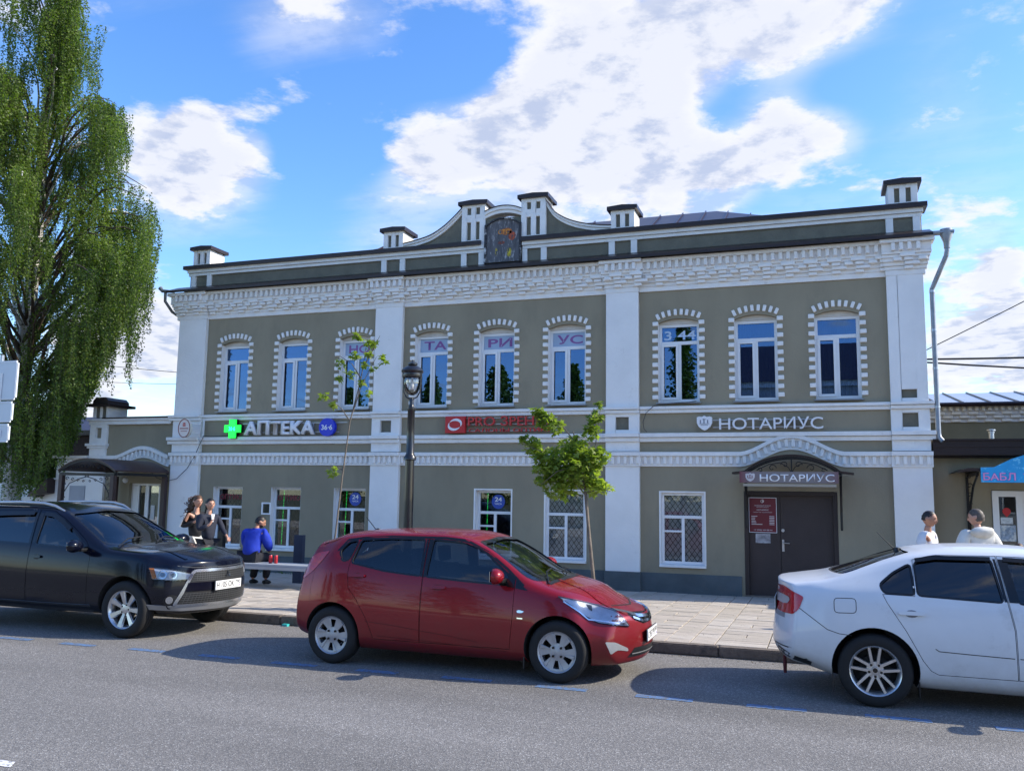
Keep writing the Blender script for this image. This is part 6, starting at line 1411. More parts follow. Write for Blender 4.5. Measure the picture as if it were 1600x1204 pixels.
for s in (-1, 1):
    pts = [tuple(K.hit('top', x, s*.60, o)) for x, o in ((-.6, .0), (-.45, .045), (.0, .055), (.6, .055), (1.0, .05), (1.18, .03), (1.34, -.005))]
    K.local('roof_rail', MB().tube(pts, [.018, .022, .022, .022, .022, .02, .014], 10), RAILM, smooth=50)
for ya, yb in ((-.68, -.08), (.0, .62)): K.local('wiper', MB().tube([tuple(K.hit('top', 2.36, ya, .012)), tuple(K.hit('top', 2.22, (ya+yb)/2, .025)), tuple(K.hit('top', 2.20, yb, .02))], .009, 5), BLACKP)
K.ribbon('top', [(2.40, -.66), (2.45, -.3), (2.46, 0), (2.45, .3), (2.40, .66)], .05, .002, BLACKP, 'cowl')
for yy in (-1, 1): K.ribbon('top', [(2.45, yy*.42), (2.9, yy*.48), (3.3, yy*.50)], .05, .008, BLKP, 'bonnet_ridge')
tl = [(-.92, 1.25), (-.70, 1.25), (-.66, 1.05), (-.92, .95)]
for pl in ('side', 'far'): K.patch(pl, tl, .004, TAILRED, 'tail_light')

# ---- white liftback
wht = dict(x0=-.92, x1=3.52, hw=.853, wb=2.60, Rw=.322, rim=.218, arch=.372, arch_up=.012, bown=.40, bowt=.26, spokes=spokes_five_double, rimmat=ALLOY,
 stations=[-.92, -.88, -.78, -.62, -.45, -.25, .0, .3, .6, 1.0, 1.4, 1.65, 1.9, 2.2, 2.45, 2.8, 3.1, 3.3, 3.44, 3.52],
 nosep=[(.2, -.10), (.3, -.02), (.45, .0), (.6, -.04), (.72, -.12), (.85, -.25)],
 tailp=[(.2, .18), (.3, .09), (.42, -.02), (.55, -.03), (.66, .02), (.72, .075), (.95, .06), (1.05, .05), (1.15, .10)],
 lines={'b': ([(-.92, .60), (0, .72), (2.6, .72), (3.5, .58)], [(-.92, .33), (-.5, .24), (0, .19), (2.6, .18), (3.5, .2)]),
  '2': ([(-.92, .76), (-.5, .82), (.3, .83), (2.3, .83), (3.0, .82), (3.5, .70)], [(-.92, .42), (-.5, .33), (.3, .27), (2.3, .26), (3.5, .30)]),
  '3': ([(-.92, .79), (-.5, .845), (0, .855), (2.6, .855), (3.0, .84), (3.5, .74)], [(-.92, .60), (0, .66), (1.2, .62), (2.6, .60), (3.5, .45)]),
  '4': ([(-.92, .72), (-.5, .785), (0, .80), (2.3, .80), (3.0, .76), (3.5, .62)], [(-.92, .96), (-.5, 1.00), (0, 1.005), (.6, .985), (1.3, .955), (2.2, .91), (2.8, .84), (3.2, .75), (3.5, .64)]),
  '5': ([(-.92, .66), (-.6, .68), (-.3, .68), (0, .63), (.4, .605), (1.4, .60), (1.7, .64), (2.2, .72), (3.0, .66), (3.5, .56)], [(-.92, 1.045), (-.6, 1.085), (-.35, 1.115), (-.1, 1.19), (.2, 1.30), (.5, 1.365), (.9, 1.39), (1.4, 1.385), (1.65, 1.34), (2.0, 1.15), (2.25, .99), (2.5, .94), (3.0, .84), (3.5, .66)]),
  '6': ([(-.92, .50), (0, .50), (1.4, .50), (2.2, .56), (3.5, .44)], [(-.92, 1.06), (-.6, 1.105), (-.42, 1.125), (-.1, 1.235), (.2, 1.345), (.5, 1.41), (.9, 1.435), (1.4, 1.425), (1.65, 1.38), (2.05, 1.16), (2.35, 1.0), (2.6, .95), (3.1, .84), (3.5, .68)]),
  '7': ([(0, 0), (1, 0)], [(-.92, 1.065), (-.6, 1.115), (-.45, 1.13), (-.1, 1.255), (.2, 1.365), (.5, 1.43), (.9, 1.455), (1.4, 1.445), (1.7, 1.39), (2.1, 1.17), (2.4, 1.01), (2.6, .965), (3.1, .85), (3.5, .68)])},
 crease={0: .6, 1: .3, 4: .45, 3: .35},
 cavity=[(-.55, .55), (2.3, .45), (2.35, .88), (2.1, 1.03), (1.75, 1.27), (1.45, 1.36), (.9, 1.385), (.5, 1.355), (.2, 1.28), (-.1, 1.17), (-.4, 1.05), (-.55, .98)],
 cav_w=((.98, .73), (1.38, .53)),
 windows=[dict(poly=roundpoly([(.07, 1.085), (.19, 1.19), (.33, 1.27), (.35, 1.015), (.10, 1.02)], .03), g='p'),
          dict(poly=roundpoly([(.375, 1.285), (.55, 1.325), (1.0, 1.335), (1.06, .985), (.385, 1.012)], .03), g='p', door=0),
          dict(poly=roundpoly([(1.13, 1.335), (1.45, 1.325), (1.62, 1.27), (2.0, 1.06), (2.03, .955), (1.6, .965), (1.19, .98)], .03), g='c', door=1)],
 doors=[dict(poly=[(.357, 1.315), (.56, 1.362), (1.045, 1.372), (1.10, .96), (1.135, .75), (1.14, .33), (.52, .33), (.46, .36), (.40, .44), (.27, .69), (.12, .93), (.085, 1.005), (.355, 1.0)]),
        dict(poly=[(1.053, 1.372), (1.45, 1.36), (1.65, 1.295), (2.02, 1.09), (2.13, .98), (2.13, .33), (1.148, .33), (1.143, .75), (1.108, .96)])],
 screen=dict(poly=roundpoly([(-.56, 1.33), (0, 1.36), (.56, 1.33), (.68, 1.02), (0, 1.0), (-.68, 1.02)], .05), x=1.2, mir=(1.7, 1.32)),
 backlight=dict(poly=roundpoly([(-.47, 1.375), (0, 1.385), (.47, 1.375), (.61, 1.155), (0, 1.15), (-.61, 1.155)], .05), x=.5), dark=True,
 seatz=.42, seatx=(1.15, .25), dash=(2.0, .93), )
K = build_car(wht, 'liftback_car', 'white liftback car with red tail light parked at the right edge', (.45, 9.58, 0), 0, WHTP)
GAPP[WHTP.name] = mat('shaded_white_recess', (.20, .21, .24), .5, var=0)  # white body colour darkened to stand for shade in recesses
TL = oblique((-.85, -.72, .9), 120); TLf = ((-.85, .72, .9), (TL[1][0], -TL[1][1], 0), (0, 0, 1), (TL[3][0], -TL[3][1], 0))
tp_ = roundpoly([(-.80, 1.025), (-.60, .945), (-.635, .86), (-.69, .785), (-.78, .765), (-.95, .78), (-.95, .92), (-.93, 1.0)], .03)
tp_ = roundpoly([(-.785, 1.02), (-.60, .94), (-.645, .83), (-.70, .775), (-.80, .765), (-.93, .78), (-.95, .90), (-.90, .99)], .02)
for pl in ('side', 'far'):
    t_ = K.patch(pl, tp_, .006, TAILRED, 'tail_light', step=.03)
    K.patch(pl, roundpoly([(-.80, .935), (-.735, .925), (-.72, .90), (-.745, .86), (-.80, .85), (-.88, .855), (-.88, .925)], .01), .012, mat('clear_indicator_lens', (.6, .52, .52), .2, metal=.3), 'indicator', t_, step=.03)
BL_ = [tuple(p) for p in ((-.36, 1.09), )]
handle(K, .32, .85, .22, WHTP, K.doors[0]); handle(K, 1.33, .82, .22, WHTP, K.doors[1])
fg = roundpoly([(-.335, .95), (-.145, .955), (-.145, .825), (-.335, .82)], .035)
K.ribbon('side', fg, .006, .0012, GAP, 'fuel_flap_gap', closed=True)
K.ribbon('side', [(-.655, .845), (-.5, .735), (-.40, .665), (-.30, .635), (-.19, .625)], .006, .0012, GAP, 'bumper_gap')
K.ribbon('side', [(.50, .555), (.53, .535), (.8, .525), (1.12, .515)], .007, .0015, GAP, 'crease_shade_line', K.doors[0]); K.ribbon('side', [(1.16, .515), (1.6, .50), (2.0, .49)], .007, .0015, GAP, 'crease_shade_line', K.doors[1])  # near-black lines standing for shade under the door creases
K.ribbon('side', [(-.90, .43), (-.7, .37), (-.55, .33)], .05, .003, BLACKP, 'bumper_lip')
K.ribbon('back', [(-.75, .42), (0, .40), (.75, .42)], .10, .003, BLACKP, 'bumper_lip')
K.patch('side', [(1.02, 1.345), (1.04, 1.345), (1.10, .985), (1.075, .985)], .0025, GLOSSB, 'pillar_cover', K.doors[0]); K.patch('side', [(1.06, 1.345), (1.125, 1.34), (1.18, .98), (1.112, .982)], .0025, GLOSSB, 'pillar_cover', K.doors[1])
K.ribbon('side', [(.38, 1.305), (.55, 1.335), (1.0, 1.34)], .035, .015, GLOSSB, 'wind_deflector', K.doors[0], thick=.004); K.ribbon('side', [(1.10, 1.34), (1.45, 1.325), (1.6, 1.28)], .035, .015, GLOSSB, 'wind_deflector', K.doors[1], thick=.004)
mirror(K, 2.0, 1.02, -.95, WHTP, 1.05, -1); mirror(K, 2.0, 1.02, .95, WHTP, 1.05, 1)
plate(K, 'back', 0, .82, .52, .112, 'В 471 КМ', '50', .01)
K.patch('back', [(-.58, .72), (.58, .72), (.55, .92), (-.55, .92)], .002, GAPP[WHTP.name], 'plate_recess_shade')  # flat grey patch painted as the shade around the number plate
K.local('antenna', MB().tube([(.26, 0, 1.37), (.10, 0, 1.54)], [.007, .004], 6).lathe([(.035, 1.355), (.025, 1.39), (0, 1.395)], (.28, 0, 0), 10), BLACKP)
K.local('tow_strap', MB().tube([(-.80, -.35, .36), (-.80, -.35, .24), (-.80, -.34, .16)], [.012, .02, .016], 6), mat('faded_red_strap', (.12, .02, .025), .8, var=.3))
for x_, s_ in ((-.36, 1), (.36, 1)):
    K.local('mudflap', MB().box(x_-.008 if x_ < 0 else x_, x_ if x_ < 0 else x_+.008, -.80, -.64, .10, .28), BLACKP)
for pl in ('side', 'far'): K.patch(pl, [(3.05, .80), (3.3, .70), (3.28, .62), (3.1, .66)], .003, REFLECT, 'headlight')
K.patch('front', [(-.35, .62), (.35, .62), (.3, .50), (-.3, .50)], .003, GLOSSB, 'grille')
# ------------------------------------------------------------------ trees
def leaf_mat(name, c1, c2, trans=.35):
    m = bpy.data.materials.new(name); m.use_nodes = True; t = m.node_tree; n = t.nodes; l = t.links; b = n['Principled BSDF']; o = n['Material Output']
    b.inputs['Roughness'].default_value = .5; b.inputs['Specular IOR Level'].default_value = .3
    g_ = n.new('ShaderNodeNewGeometry'); w = n.new('ShaderNodeTexWhiteNoise'); tc_ = n.new('ShaderNodeTexNoise'); tc_.inputs['Scale'].default_value = 1.1; tcn = n.new('ShaderNodeTexCoord'); l.new(tcn.outputs['Object'], tc_.inputs['Vector'])
    ad = n.new('ShaderNodeMath'); ad.operation = 'ADD'; sc = n.new('ShaderNodeMath'); sc.operation = 'MULTIPLY'; sc.inputs[1].default_value = .55
    l.new(g_.outputs['Random Per Island'], sc.inputs[0]); l.new(sc.outputs[0], ad.inputs[0]); s2 = n.new('ShaderNodeMath'); s2.operation = 'MULTIPLY_ADD'; s2.inputs[1].default_value = 1.6; s2.inputs[2].default_value = -.6
    l.new(tc_.outputs[0], s2.inputs[0]); l.new(s2.outputs[0], ad.inputs[1])
    mx = n.new('ShaderNodeMix'); mx.data_type = 'RGBA'; mx.clamp_factor = True; mx.inputs[6].default_value = (*c1, 1); mx.inputs[7].default_value = (*c2, 1); l.new(ad.outputs[0], mx.inputs[0]); l.new(mx.outputs[2], b.inputs['Base Color'])
    tr = n.new('ShaderNodeBsdfTranslucent'); tm = n.new('ShaderNodeMix'); tm.data_type = 'RGBA'; tm.blend_type = 'MULTIPLY'; tm.inputs[0].default_value = 1; tm.inputs[7].default_value = (1.6, 1.9, .6, 1); l.new(mx.outputs[2], tm.inputs[6]); l.new(tm.outputs[2], tr.inputs[0])
    ms = n.new('ShaderNodeMixShader'); ms.inputs[0].default_value = trans; l.new(b.outputs[0], ms.inputs[1]); l.new(tr.outputs[0], ms.inputs[2]); l.new(ms.outputs[0], o.inputs[0]); return m
BLEAF = leaf_mat('birch_leaf', (.035, .07, .018), (.17, .23, .05), .40); MLEAF = leaf_mat('maple_leaf', (.09, .14, .025), (.32, .38, .08), .45)
BARKW = mat('white_birch_bark', (.55, .53, .50), .8, var=.2, scale=3, stain=((.05, .045, .04), 5, .56, .62), vscale=(1, 1, 2.5)); TWIG = mat('brown_twig', (.07, .05, .035), .8, var=.2); BARK = mat('grey_brown_bark', (.17, .14, .11), .85, var=.3, scale=9, bump=.5)
GRASS = leaf_mat('grass_blade', (.04, .08, .015), (.10, .16, .03), .2)
rs = random.Random(11); U = rs.uniform
BT = thing('birch_tree', 'tall weeping birch with hanging green curtains of leaves at the left edge', 'tree', (-20.3, 17.6, 0))
rx = pchip([(0, 1.9), (1.4, 2.25), (3.6, 2.9), (4.9, 3.5), (6.0, 4.4), (8.4, 5.0), (10.2, 4.8), (11.5, 4.2), (13.5, 3.2), (15, 2.4), (17.5, .8)])
xright = pchip([(0, -18.3), (1.4, -18.1), (3.6, -17.6), (4.9, -17.0), (5.4, -16.5), (6.0, -16.0), (6.9, -15.6), (8.4, -15.4), (9.5, -15.6), (10.0, -16.0), (10.5, -17.4), (10.8, -17.3), (11.3, -16.5), (12.0, -17.0), (12.6, -18.6), (13.2, -18.5), (15, -18.4), (18, -19.3)])
zmin = pchip([(-30, 1.0), (-19, 1.0), (-18.2, 1.6), (-17.6, 3.3), (-17.1, 4.3), (-16.7, 5.0), (-16.1, 6.2), (-15.5, 8.2)])
trunk = [(-20.3, 17.6, 0), (-20.25, 17.6, 3), (-20.15, 17.55, 6.5), (-20.05, 17.5, 9.5), (-20.1, 17.5, 12), (-19.9, 17.5, 14.5), (-19.8, 17.5, 17)]
part('trunk', MB().tube(trunk, [.26, .22, .19, .15, .11, .07, .02], 12), BARKW, BT, smooth=60)
lv = []; lf = []; tw = MB()
def leafquad(p, s, V=None, F=None, droop=.5):
    a = Vector((U(-1, 1), U(-1, 1), U(-1, .35))).normalized(); b = a.orthogonal().normalized(); c = a.cross(b); t = U(0, 6.283); b = b*math.cos(t)+c*math.sin(t)
    k = len(V); p = Vector(p); V += [tuple(p), tuple(p+a*s*.45+b*s*.36), tuple(p+a*s), tuple(p+a*s*.45-b*s*.36)]; F.append((k, k+1, k+2, k+3))
limbs = []
for i in range(190):
    az = U(-2.0, 1.6) if i % 3 else U(0, 6.283); hz = U(3.2, 16.5); L = rx(hz)*U(.55, 1.0)*(1.0 if hz > 4 else .8)
    z0 = max(1.5, hz-L*.45-U(.3, 1.0)); bx = np.interp(z0, [p[2] for p in trunk], [p[0] for p in trunk]); by = 17.55
    dx, dy = math.cos(az), math.sin(az)*.85; pts = []
    while L > .6 and (-20.05+dx*L)*17/(17.55+dy*L) > xright(H+(hz-H)*17/(17.55+dy*L))-.08: L *= .9
    for k in range(9):
        t = k/8; r = L*t; z = z0+(hz-z0)*math.sin(min(t*1.35, 1.0)*math.pi/2)-(.55*L*.35)*max(0, t-.7)**1.5*3
        pts.append((bx+dx*r+.12*math.sin(k+i), by+dy*r+.12*math.cos(k*1.3+i), z))
    limbs.append(pts)
    r0 = .014+.010*L
    part('limb', MB().tube(pts, [r0*(1-.85*k/8) for k in range(9)], 6), BARKW if i % 5 == 0 else TWIG, BT, smooth=60)
    ns = int(14+L*8.5)
    for j in range(ns):
        t = min(1, .22+.78*math.sqrt(rs.random())); q = t*8; a = int(min(q, 7.999)); fr_ = q-a
        p = Vector(pts[a]).lerp(Vector(pts[min(a+1, 8)]), fr_)+Vector((U(-.22, .22), U(-.25, .25), U(-.12, .15)))
        xe = p.x*17/p.y; ze = H+(p.z-H)*17/p.y
        if p.x < -24.5 or xe > xright(ze)+U(-.35, .05)+min(0, .9*mnoise.noise((3.1, p.y*.6, ze*1.1))-.12) or mnoise.noise(p*.62) < -.17: continue
        zl = H+(zmin(xe)+U(0, .8)-H)*p.y/17; ln = min(U(.5, 2.5)*(1.5 if rs.random() < .22 else .75), p.z-zl)
        if ln < .15: continue
        ph = U(0, 6); n = int(ln/.036); amp = U(.02, .08); drift = Vector((dx, dy, 0))*U(.0, .18); sp = [p]
        if n > 8: tw.tube([p+drift*min(1, s_*2)+Vector((amp*math.sin(ph+s_*4), amp*math.cos(ph+s_*3), -ln*s_)) for s_ in (0, .25, .5, .75, 1)], .0035, 3, cap=False)
        for k in range(n):
            s_ = k/max(n, 1); c_ = p+drift*min(1, s_*2)+Vector((amp*math.sin(ph+s_*4), amp*math.cos(ph+s_*3), -ln*s_))
            for _ in range(3 if rs.random() < .5 else 2): leafquad(c_+Vector((U(-.05, .05), U(-.05, .05), U(-.03, .03))), U(.04, .075), lv, lf)
def curtain_strand(p, ln):
    ph = U(0, 6); amp = U(.03, .10); n = int(ln/.034)
    f_ = lambda s_: p+Vector((amp*math.sin(ph+s_*4), amp*math.cos(ph+s_*3), -ln*s_))
    tw.tube([f_(s_) for s_ in (0, .25, .5, .75, 1)], .0035, 3, cap=False)
    for k in range(n):
        s_ = k/n; w_ = .075*(1-.55*s_)
        for _ in range(3 if s_ < .7 else 2): leafquad(f_(s_)+Vector((U(-w_, w_), U(-w_, w_), U(-.03, .03))), U(.04, .07), lv, lf)
for (xa, xb, za, zb, n_, l0, l1) in ((-16.1, -15.45, 9.3, 7.2, 46, 1.2, 2.6), (-16.9, -16.0, 8.2, 6.4, 44, 1.3, 2.4), (-17.2, -16.6, 7.0, 6.0, 20, 1.4, 2.1), (-17.0, -16.75, 6.6, 5.9, 7, 1.3, 1.7), (-18.2, -17.3, 6.6, 5.2, 36, 1.2, 2.6), (-17.3, -16.6, 11.7, 10.9, 34, .8, 2.0), (-21.5, -18.2, 5.0, 3.4, 110, 1.0, 2.4), (-18.5, -17.6, 14.2, 12.6, 24, .8, 1.8)):
    for _ in range(n_):
        xe = U(xa, xb); ze = U(zb, za); yy = U(15.6, 19.2); k_ = yy/17
        curtain_strand(Vector((xe*k_, yy, H+(ze-H)*k_)), U(l0, l1)*k_)
me = bpy.data.meshes.new('foliage'); me.from_pydata(lv, [], lf); me.update()
part('foliage', me, BLEAF, BT, kind='stuff'); print('birch leaves', len(lf))
me = bpy.data.meshes.new('hanging_twigs'); me.from_pydata(tw.v, [], tw.f); part('hanging_twigs', me, TWIG, BT, kind='stuff')
# broad leaves
def maple_leaf_mesh():
    pol = []
    for a, r in ((-90, .10), (-60, .30), (-35, .62), (-12, .34), (20, .85), (48, .42), (90, 1.0), (132, .42), (160, .85), (192, .34), (215, .62), (240, .30)):
        pol.append((r*math.cos(R(a))*.6, r*math.sin(R(a))*.6))
    vs = [(0, 0, 0)]+[(x, y+.05, -.16*abs(x)-.10*y*y) for x, y in pol]; n = len(pol)
    me = bpy.data.meshes.new('leaf'); me.from_pydata(vs, [], [(0, i+1, (i+1) % n+1) for i in range(n)]); me.materials.append(MLEAF); me.update(); return me
LEAF = maple_leaf_mesh()
def small_tree(name, label, trunk, rad, branches, clusters, nind, size, spread, dn=1.0):
    T_ = thing(name, label, 'tree', trunk[0]); base = Vector(trunk[0])
    part('trunk', MB().tube(trunk, rad, 8), BARK, T_, smooth=60)
    for b in branches: part('branch', MB().tube(b, [.012*(1-.7*i/(len(b)-1)) for i in range(len(b))], 5), BARK, T_, smooth=60)
    allp = []
    for (x, z, r, n, yy) in clusters:
        for _ in range(int(n*dn)):
            v = Vector((rs.gauss(0, 1), rs.gauss(0, 1), rs.gauss(0, 1))); v = v.normalized()*(rs.random()**.45)*r; allp.append(Vector((x+v.x, yy+v.y*spread, z+v.z*.9)))
    rs.shuffle(allp); allp.sort(key=lambda p: p.y)
    V = []; F = []
    step = max(1, len(allp)//max(nind, 1)); cnt = 0
    for i, p in enumerate(allp):
        s = size*U(.65, 1.25); rot = (U(-1.3, .5)+.0, U(-.7, .7), U(0, 6.283))
        if cnt < nind and i < nind*1.25:
            o = bpy.data.objects.new('leaf', LEAF); COL.objects.link(o); o.parent = T_; o.location = p-base; o.rotation_euler = rot; o.scale = (s, s, s); cnt += 1
        else:
            M_ = Matrix.Translation(p) @ (Matrix.Rotation(rot[2], 4, 'Z') @ Matrix.Rotation(rot[1], 4, 'Y') @ Matrix.Rotation(rot[0], 4, 'X')) @ Matrix.Scale(s, 4); k = len(V)
            V += [tuple(M_ @ v.co) for v in LEAF.vertices]; F += [tuple(q+k for q in f.vertices) for f in LEAF.polygons]
    if V:
        me = bpy.data.meshes.new('foliage'); me.from_pydata(V, [], F); me.update(); part('foliage', me, MLEAF, T_, kind='stuff')
    return T_
YM = 12.5
small_tree('maple_tree', 'small leafy street maple with a bushy bright green crown behind the red bonnet', [(-3.08, YM, .08), (-3.10, YM, .65), (-3.17, YM, 1.3), (-3.22, YM, 1.85), (-3.30, YM, 2.4), (-3.42, YM, 2.8)], [.032, .028, .026, .022, .016, .008],
    [[(-3.22, YM, 1.85), (-3.5, YM, 2.2), (-3.9, YM-.1, 2.5), (-4.2, YM-.1, 2.63)], [(-3.25, YM, 2.1), (-3.1, YM+.1, 2.6), (-3.0, YM, 3.15)], [(-3.35, YM, 2.6), (-3.6, YM, 2.9), (-3.9, YM, 3.1)], [(-3.22, YM, 1.9), (-3.0, YM, 1.95), (-2.85, YM, 1.92)], [(-3.3, YM, 2.3), (-3.6, YM-.2, 2.2), (-3.85, YM-.2, 2.0)]],
    [(-3.35, 2.28, .36, 230, YM), (-3.75, 2.30, .30, 150, YM), (-3.60, 2.02, .28, 110, YM), (-3.15, 2.05, .20, 60, YM), (-2.95, 1.98, .13, 22, YM), (-3.05, 2.42, .20, 60, YM), (-4.05, 2.60, .16, 34, YM), (-4.20, 2.70, .08, 10, YM), (-3.95, 2.45, .16, 34, YM),
     (-3.85, 2.98, .17, 44, YM), (-3.98, 3.10, .11, 18, YM), (-3.68, 2.88, .15, 26, YM), (-3.15, 2.80, .15, 30, YM), (-3.08, 3.00, .11, 20, YM), (-3.02, 3.18, .07, 10, YM), (-3.35, 2.62, .16, 22, YM), (-3.90, 2.05, .12, 16, YM), (-3.48, 2.56, .20, 34, YM), (-3.2, 2.35, .25, 50, YM)], 280, .125, .85, 2.3)
small_tree('sapling_tree', 'thin staked sapling with sparse leaf tufts in front of the third upper window', [(-7.50, YM, .07), (-7.38, YM, 1.22), (-7.30, YM, 2.1), (-7.20, YM, 2.98), (-7.02, YM, 3.7), (-6.93, YM, 4.35)], [.016, .014, .013, .011, .008, .004],
    [[(-7.2, YM, 3.0), (-7.35, YM, 3.2), (-7.62, YM, 3.42)], [(-7.15, YM, 3.15), (-7.0, YM, 3.6), (-6.75, YM, 4.05)], [(-7.02, YM, 3.7), (-7.2, YM, 3.95), (-7.45, YM, 4.1)], [(-6.98, YM, 3.9), (-6.8, YM, 4.2), (-6.7, YM, 4.4)], [(-7.28, YM, 2.2), (-7.4, YM, 2.25), (-7.48, YM, 2.2)]],
    [(-7.47, 2.18, .10, 9, YM), (-7.70, 3.42, .08, 7, YM), (-7.52, 3.28, .07, 6, YM), (-7.40, 3.95, .10, 11, YM), (-7.25, 3.80, .10, 10, YM), (-7.42, 3.72, .06, 5, YM), (-7.08, 4.40, .08, 9, YM), (-6.92, 4.30, .08, 9, YM), (-6.88, 4.10, .10, 9, YM), (-6.65, 4.00, .10, 11, YM), (-6.78, 3.85, .07, 7, YM),
     (-7.02, 3.62, .09, 9, YM), (-6.90, 3.45, .09, 9, YM), (-7.18, 4.10, .09, 9, YM), (-6.98, 3.92, .08, 6, YM), (-6.80, 4.28, .06, 6, YM)], 250, .14, .8, 1.5)
# weeds along the foot of the wall
gv = []; gf = []
for _ in range(900):
    x = rs.choice([U(-10.6, -9.4), U(-10.2, -9.5), U(-9.0, -7.5), U(-14, -4.5)]); y = YF-.16-abs(rs.gauss(0, .05)); h_ = U(.05, .20)*(1 if x < -9.3 and x > -10.7 else .5); dx = U(-.06, .06); k = len(gv); w_ = .008
    gv += [(x-w_, y, -.02), (x+w_, y, -.02), (x+dx*.5, y-.02, h_*.6), (x+dx, y-.04, h_)]; gf += [(0+k, 1+k, 2+k), (0+k, 2+k, 3+k)]
me = bpy.data.meshes.new('grass'); me.from_pydata(gv, [], gf); o = part('grass', me, GRASS, None); o['kind'] = 'stuff'; tag(o, 'tufts of weeds growing along the foot of the house wall', 'grass')
# trees across the street (mirrored in the windows)
def far_tree(name, label, x, y, h_, w_, cone):
    T_ = thing(name, label, 'tree', (x, y, 0), 0, 'trees across the street'); part('trunk', MB().tube([(x, y, 0), (x, y, h_*.9)], [.2, .04], 8), BARK, T_)
    V = []; F = []
    for _ in range(5200):
        t = rs.random()**.8; z = h_*(.12+.88*t); r = (w_*(1-t)**.8+.12)*(math.sqrt(rs.random())) if cone else w_*math.sin(math.pi*min(1, .12+.85*t))*math.sqrt(rs.random())
        a = U(0, 6.283); r *= .8+.35*math.sin(z*4+a*3); leafquad((x+r*math.cos(a), y+r*math.sin(a), z), U(.16, .3), V, F)
    me = bpy.data.meshes.new('foliage'); me.from_pydata(V, [], F); part('foliage', me, BLEAF, T_, kind='stuff')
for x, y, h_, w_, c_ in ((-7.3, -16, 12.6, 1.8, 1), (-14.2, -17, 9.9, 2.3, 1), (-18.6, -15.5, 9.8, 2.2, 0), (-23.4, -16, 9.4, 2.4, 1), (-5.0, -15.2, 8.5, 1.2, 1), (-30, -17, 8.8, 3, 0)):
    far_tree('street_tree', {-7.3: 'tallest pointed spruce across the street, mirrored in the upstairs glass', -14.2: 'second pointed spruce across the street, left of the tallest one', -18.6: 'round leafy tree between the spruces and the wide trees across the street', -23.4: 'third pointed spruce across the street, facing the pharmacy', -5.0: 'slim spruce across the street nearest the grey house', -30: 'broadest leafy tree across the street at its far left end'}[x], x, y, h_, w_, c_)

# grit and dry leaves gathered in the gutter and on the paving
gv = []; gf = []
for _ in range(1500):
    if rs.random() < .7: x, y, z = U(-14, 6), 10.69-abs(rs.gauss(0, .09)), 0.
    else: x, y = U(-14, 5), U(10.9, 17.2); z = gz(y)
    s_ = U(.004, .013); k = len(gv); a = U(0, 3.14); ca, sa = math.cos(a)*s_, math.sin(a)*s_*.6
    gv += [(x-ca, y-sa, z), (x+sa, y-ca, z), (x+ca, y+sa, z), (x-sa, y+ca, z), (x, y, z+s_*.7)]; gf += [(k, k+1, k+4), (k+1, k+2, k+4), (k+2, k+3, k+4), (k+3, k, k+4)]
me = bpy.data.meshes.new('grit'); me.from_pydata(gv, [], gf); o = part('grit', me, mat('dry_grit', (.16, .13, .09), .9, var=.5, scale=3), None); o['kind'] = 'stuff'; tag(o, 'scattered grit and dry bits along the kerb and paving', 'grit')
# ------------------------------------------------------------------ people
SKIN = mat('skin', (.50, .27, .19), .5, var=.05, scale=20); SKIN2 = mat('tanned_skin', (.40, .20, .13), .5, var=.05, scale=20)
def cloth(n, c, **k): return mat(n, c, .85, var=.12, scale=9, bump=.4, bscale=14, **k)
def skin_mesh(verts, edges, radii, sub=2, root=0):
    me = bpy.data.meshes.new('s'); me.from_pydata(verts, edges, []); o = bpy.data.objects.new('s', me); COL.objects.link(o)
    md = o.modifiers.new('k', 'SKIN'); md.use_smooth_shade = True; md.branch_smoothing = .6; sv = me.skin_vertices[0].data if me.skin_vertices else None
    if sv is None:
        bm = bmesh.new(); bm.from_mesh(me); bm.verts.layers.skin.verify(); bm.to_mesh(me); bm.free(); sv = me.skin_vertices[0].data
    for i, r in enumerate(radii): sv[i].radius = r if isinstance(r, tuple) else (r, r)
    for i in range(len(verts)): sv[i].use_root = (i == root)
    s = o.modifiers.new('s', 'SUBSURF'); s.levels = sub; s.render_levels = sub
    r = bpy.data.meshes.new_from_object(o.evaluated_get(bpy.context.evaluated_depsgraph_get())); bpy.data.objects.remove(o); return r
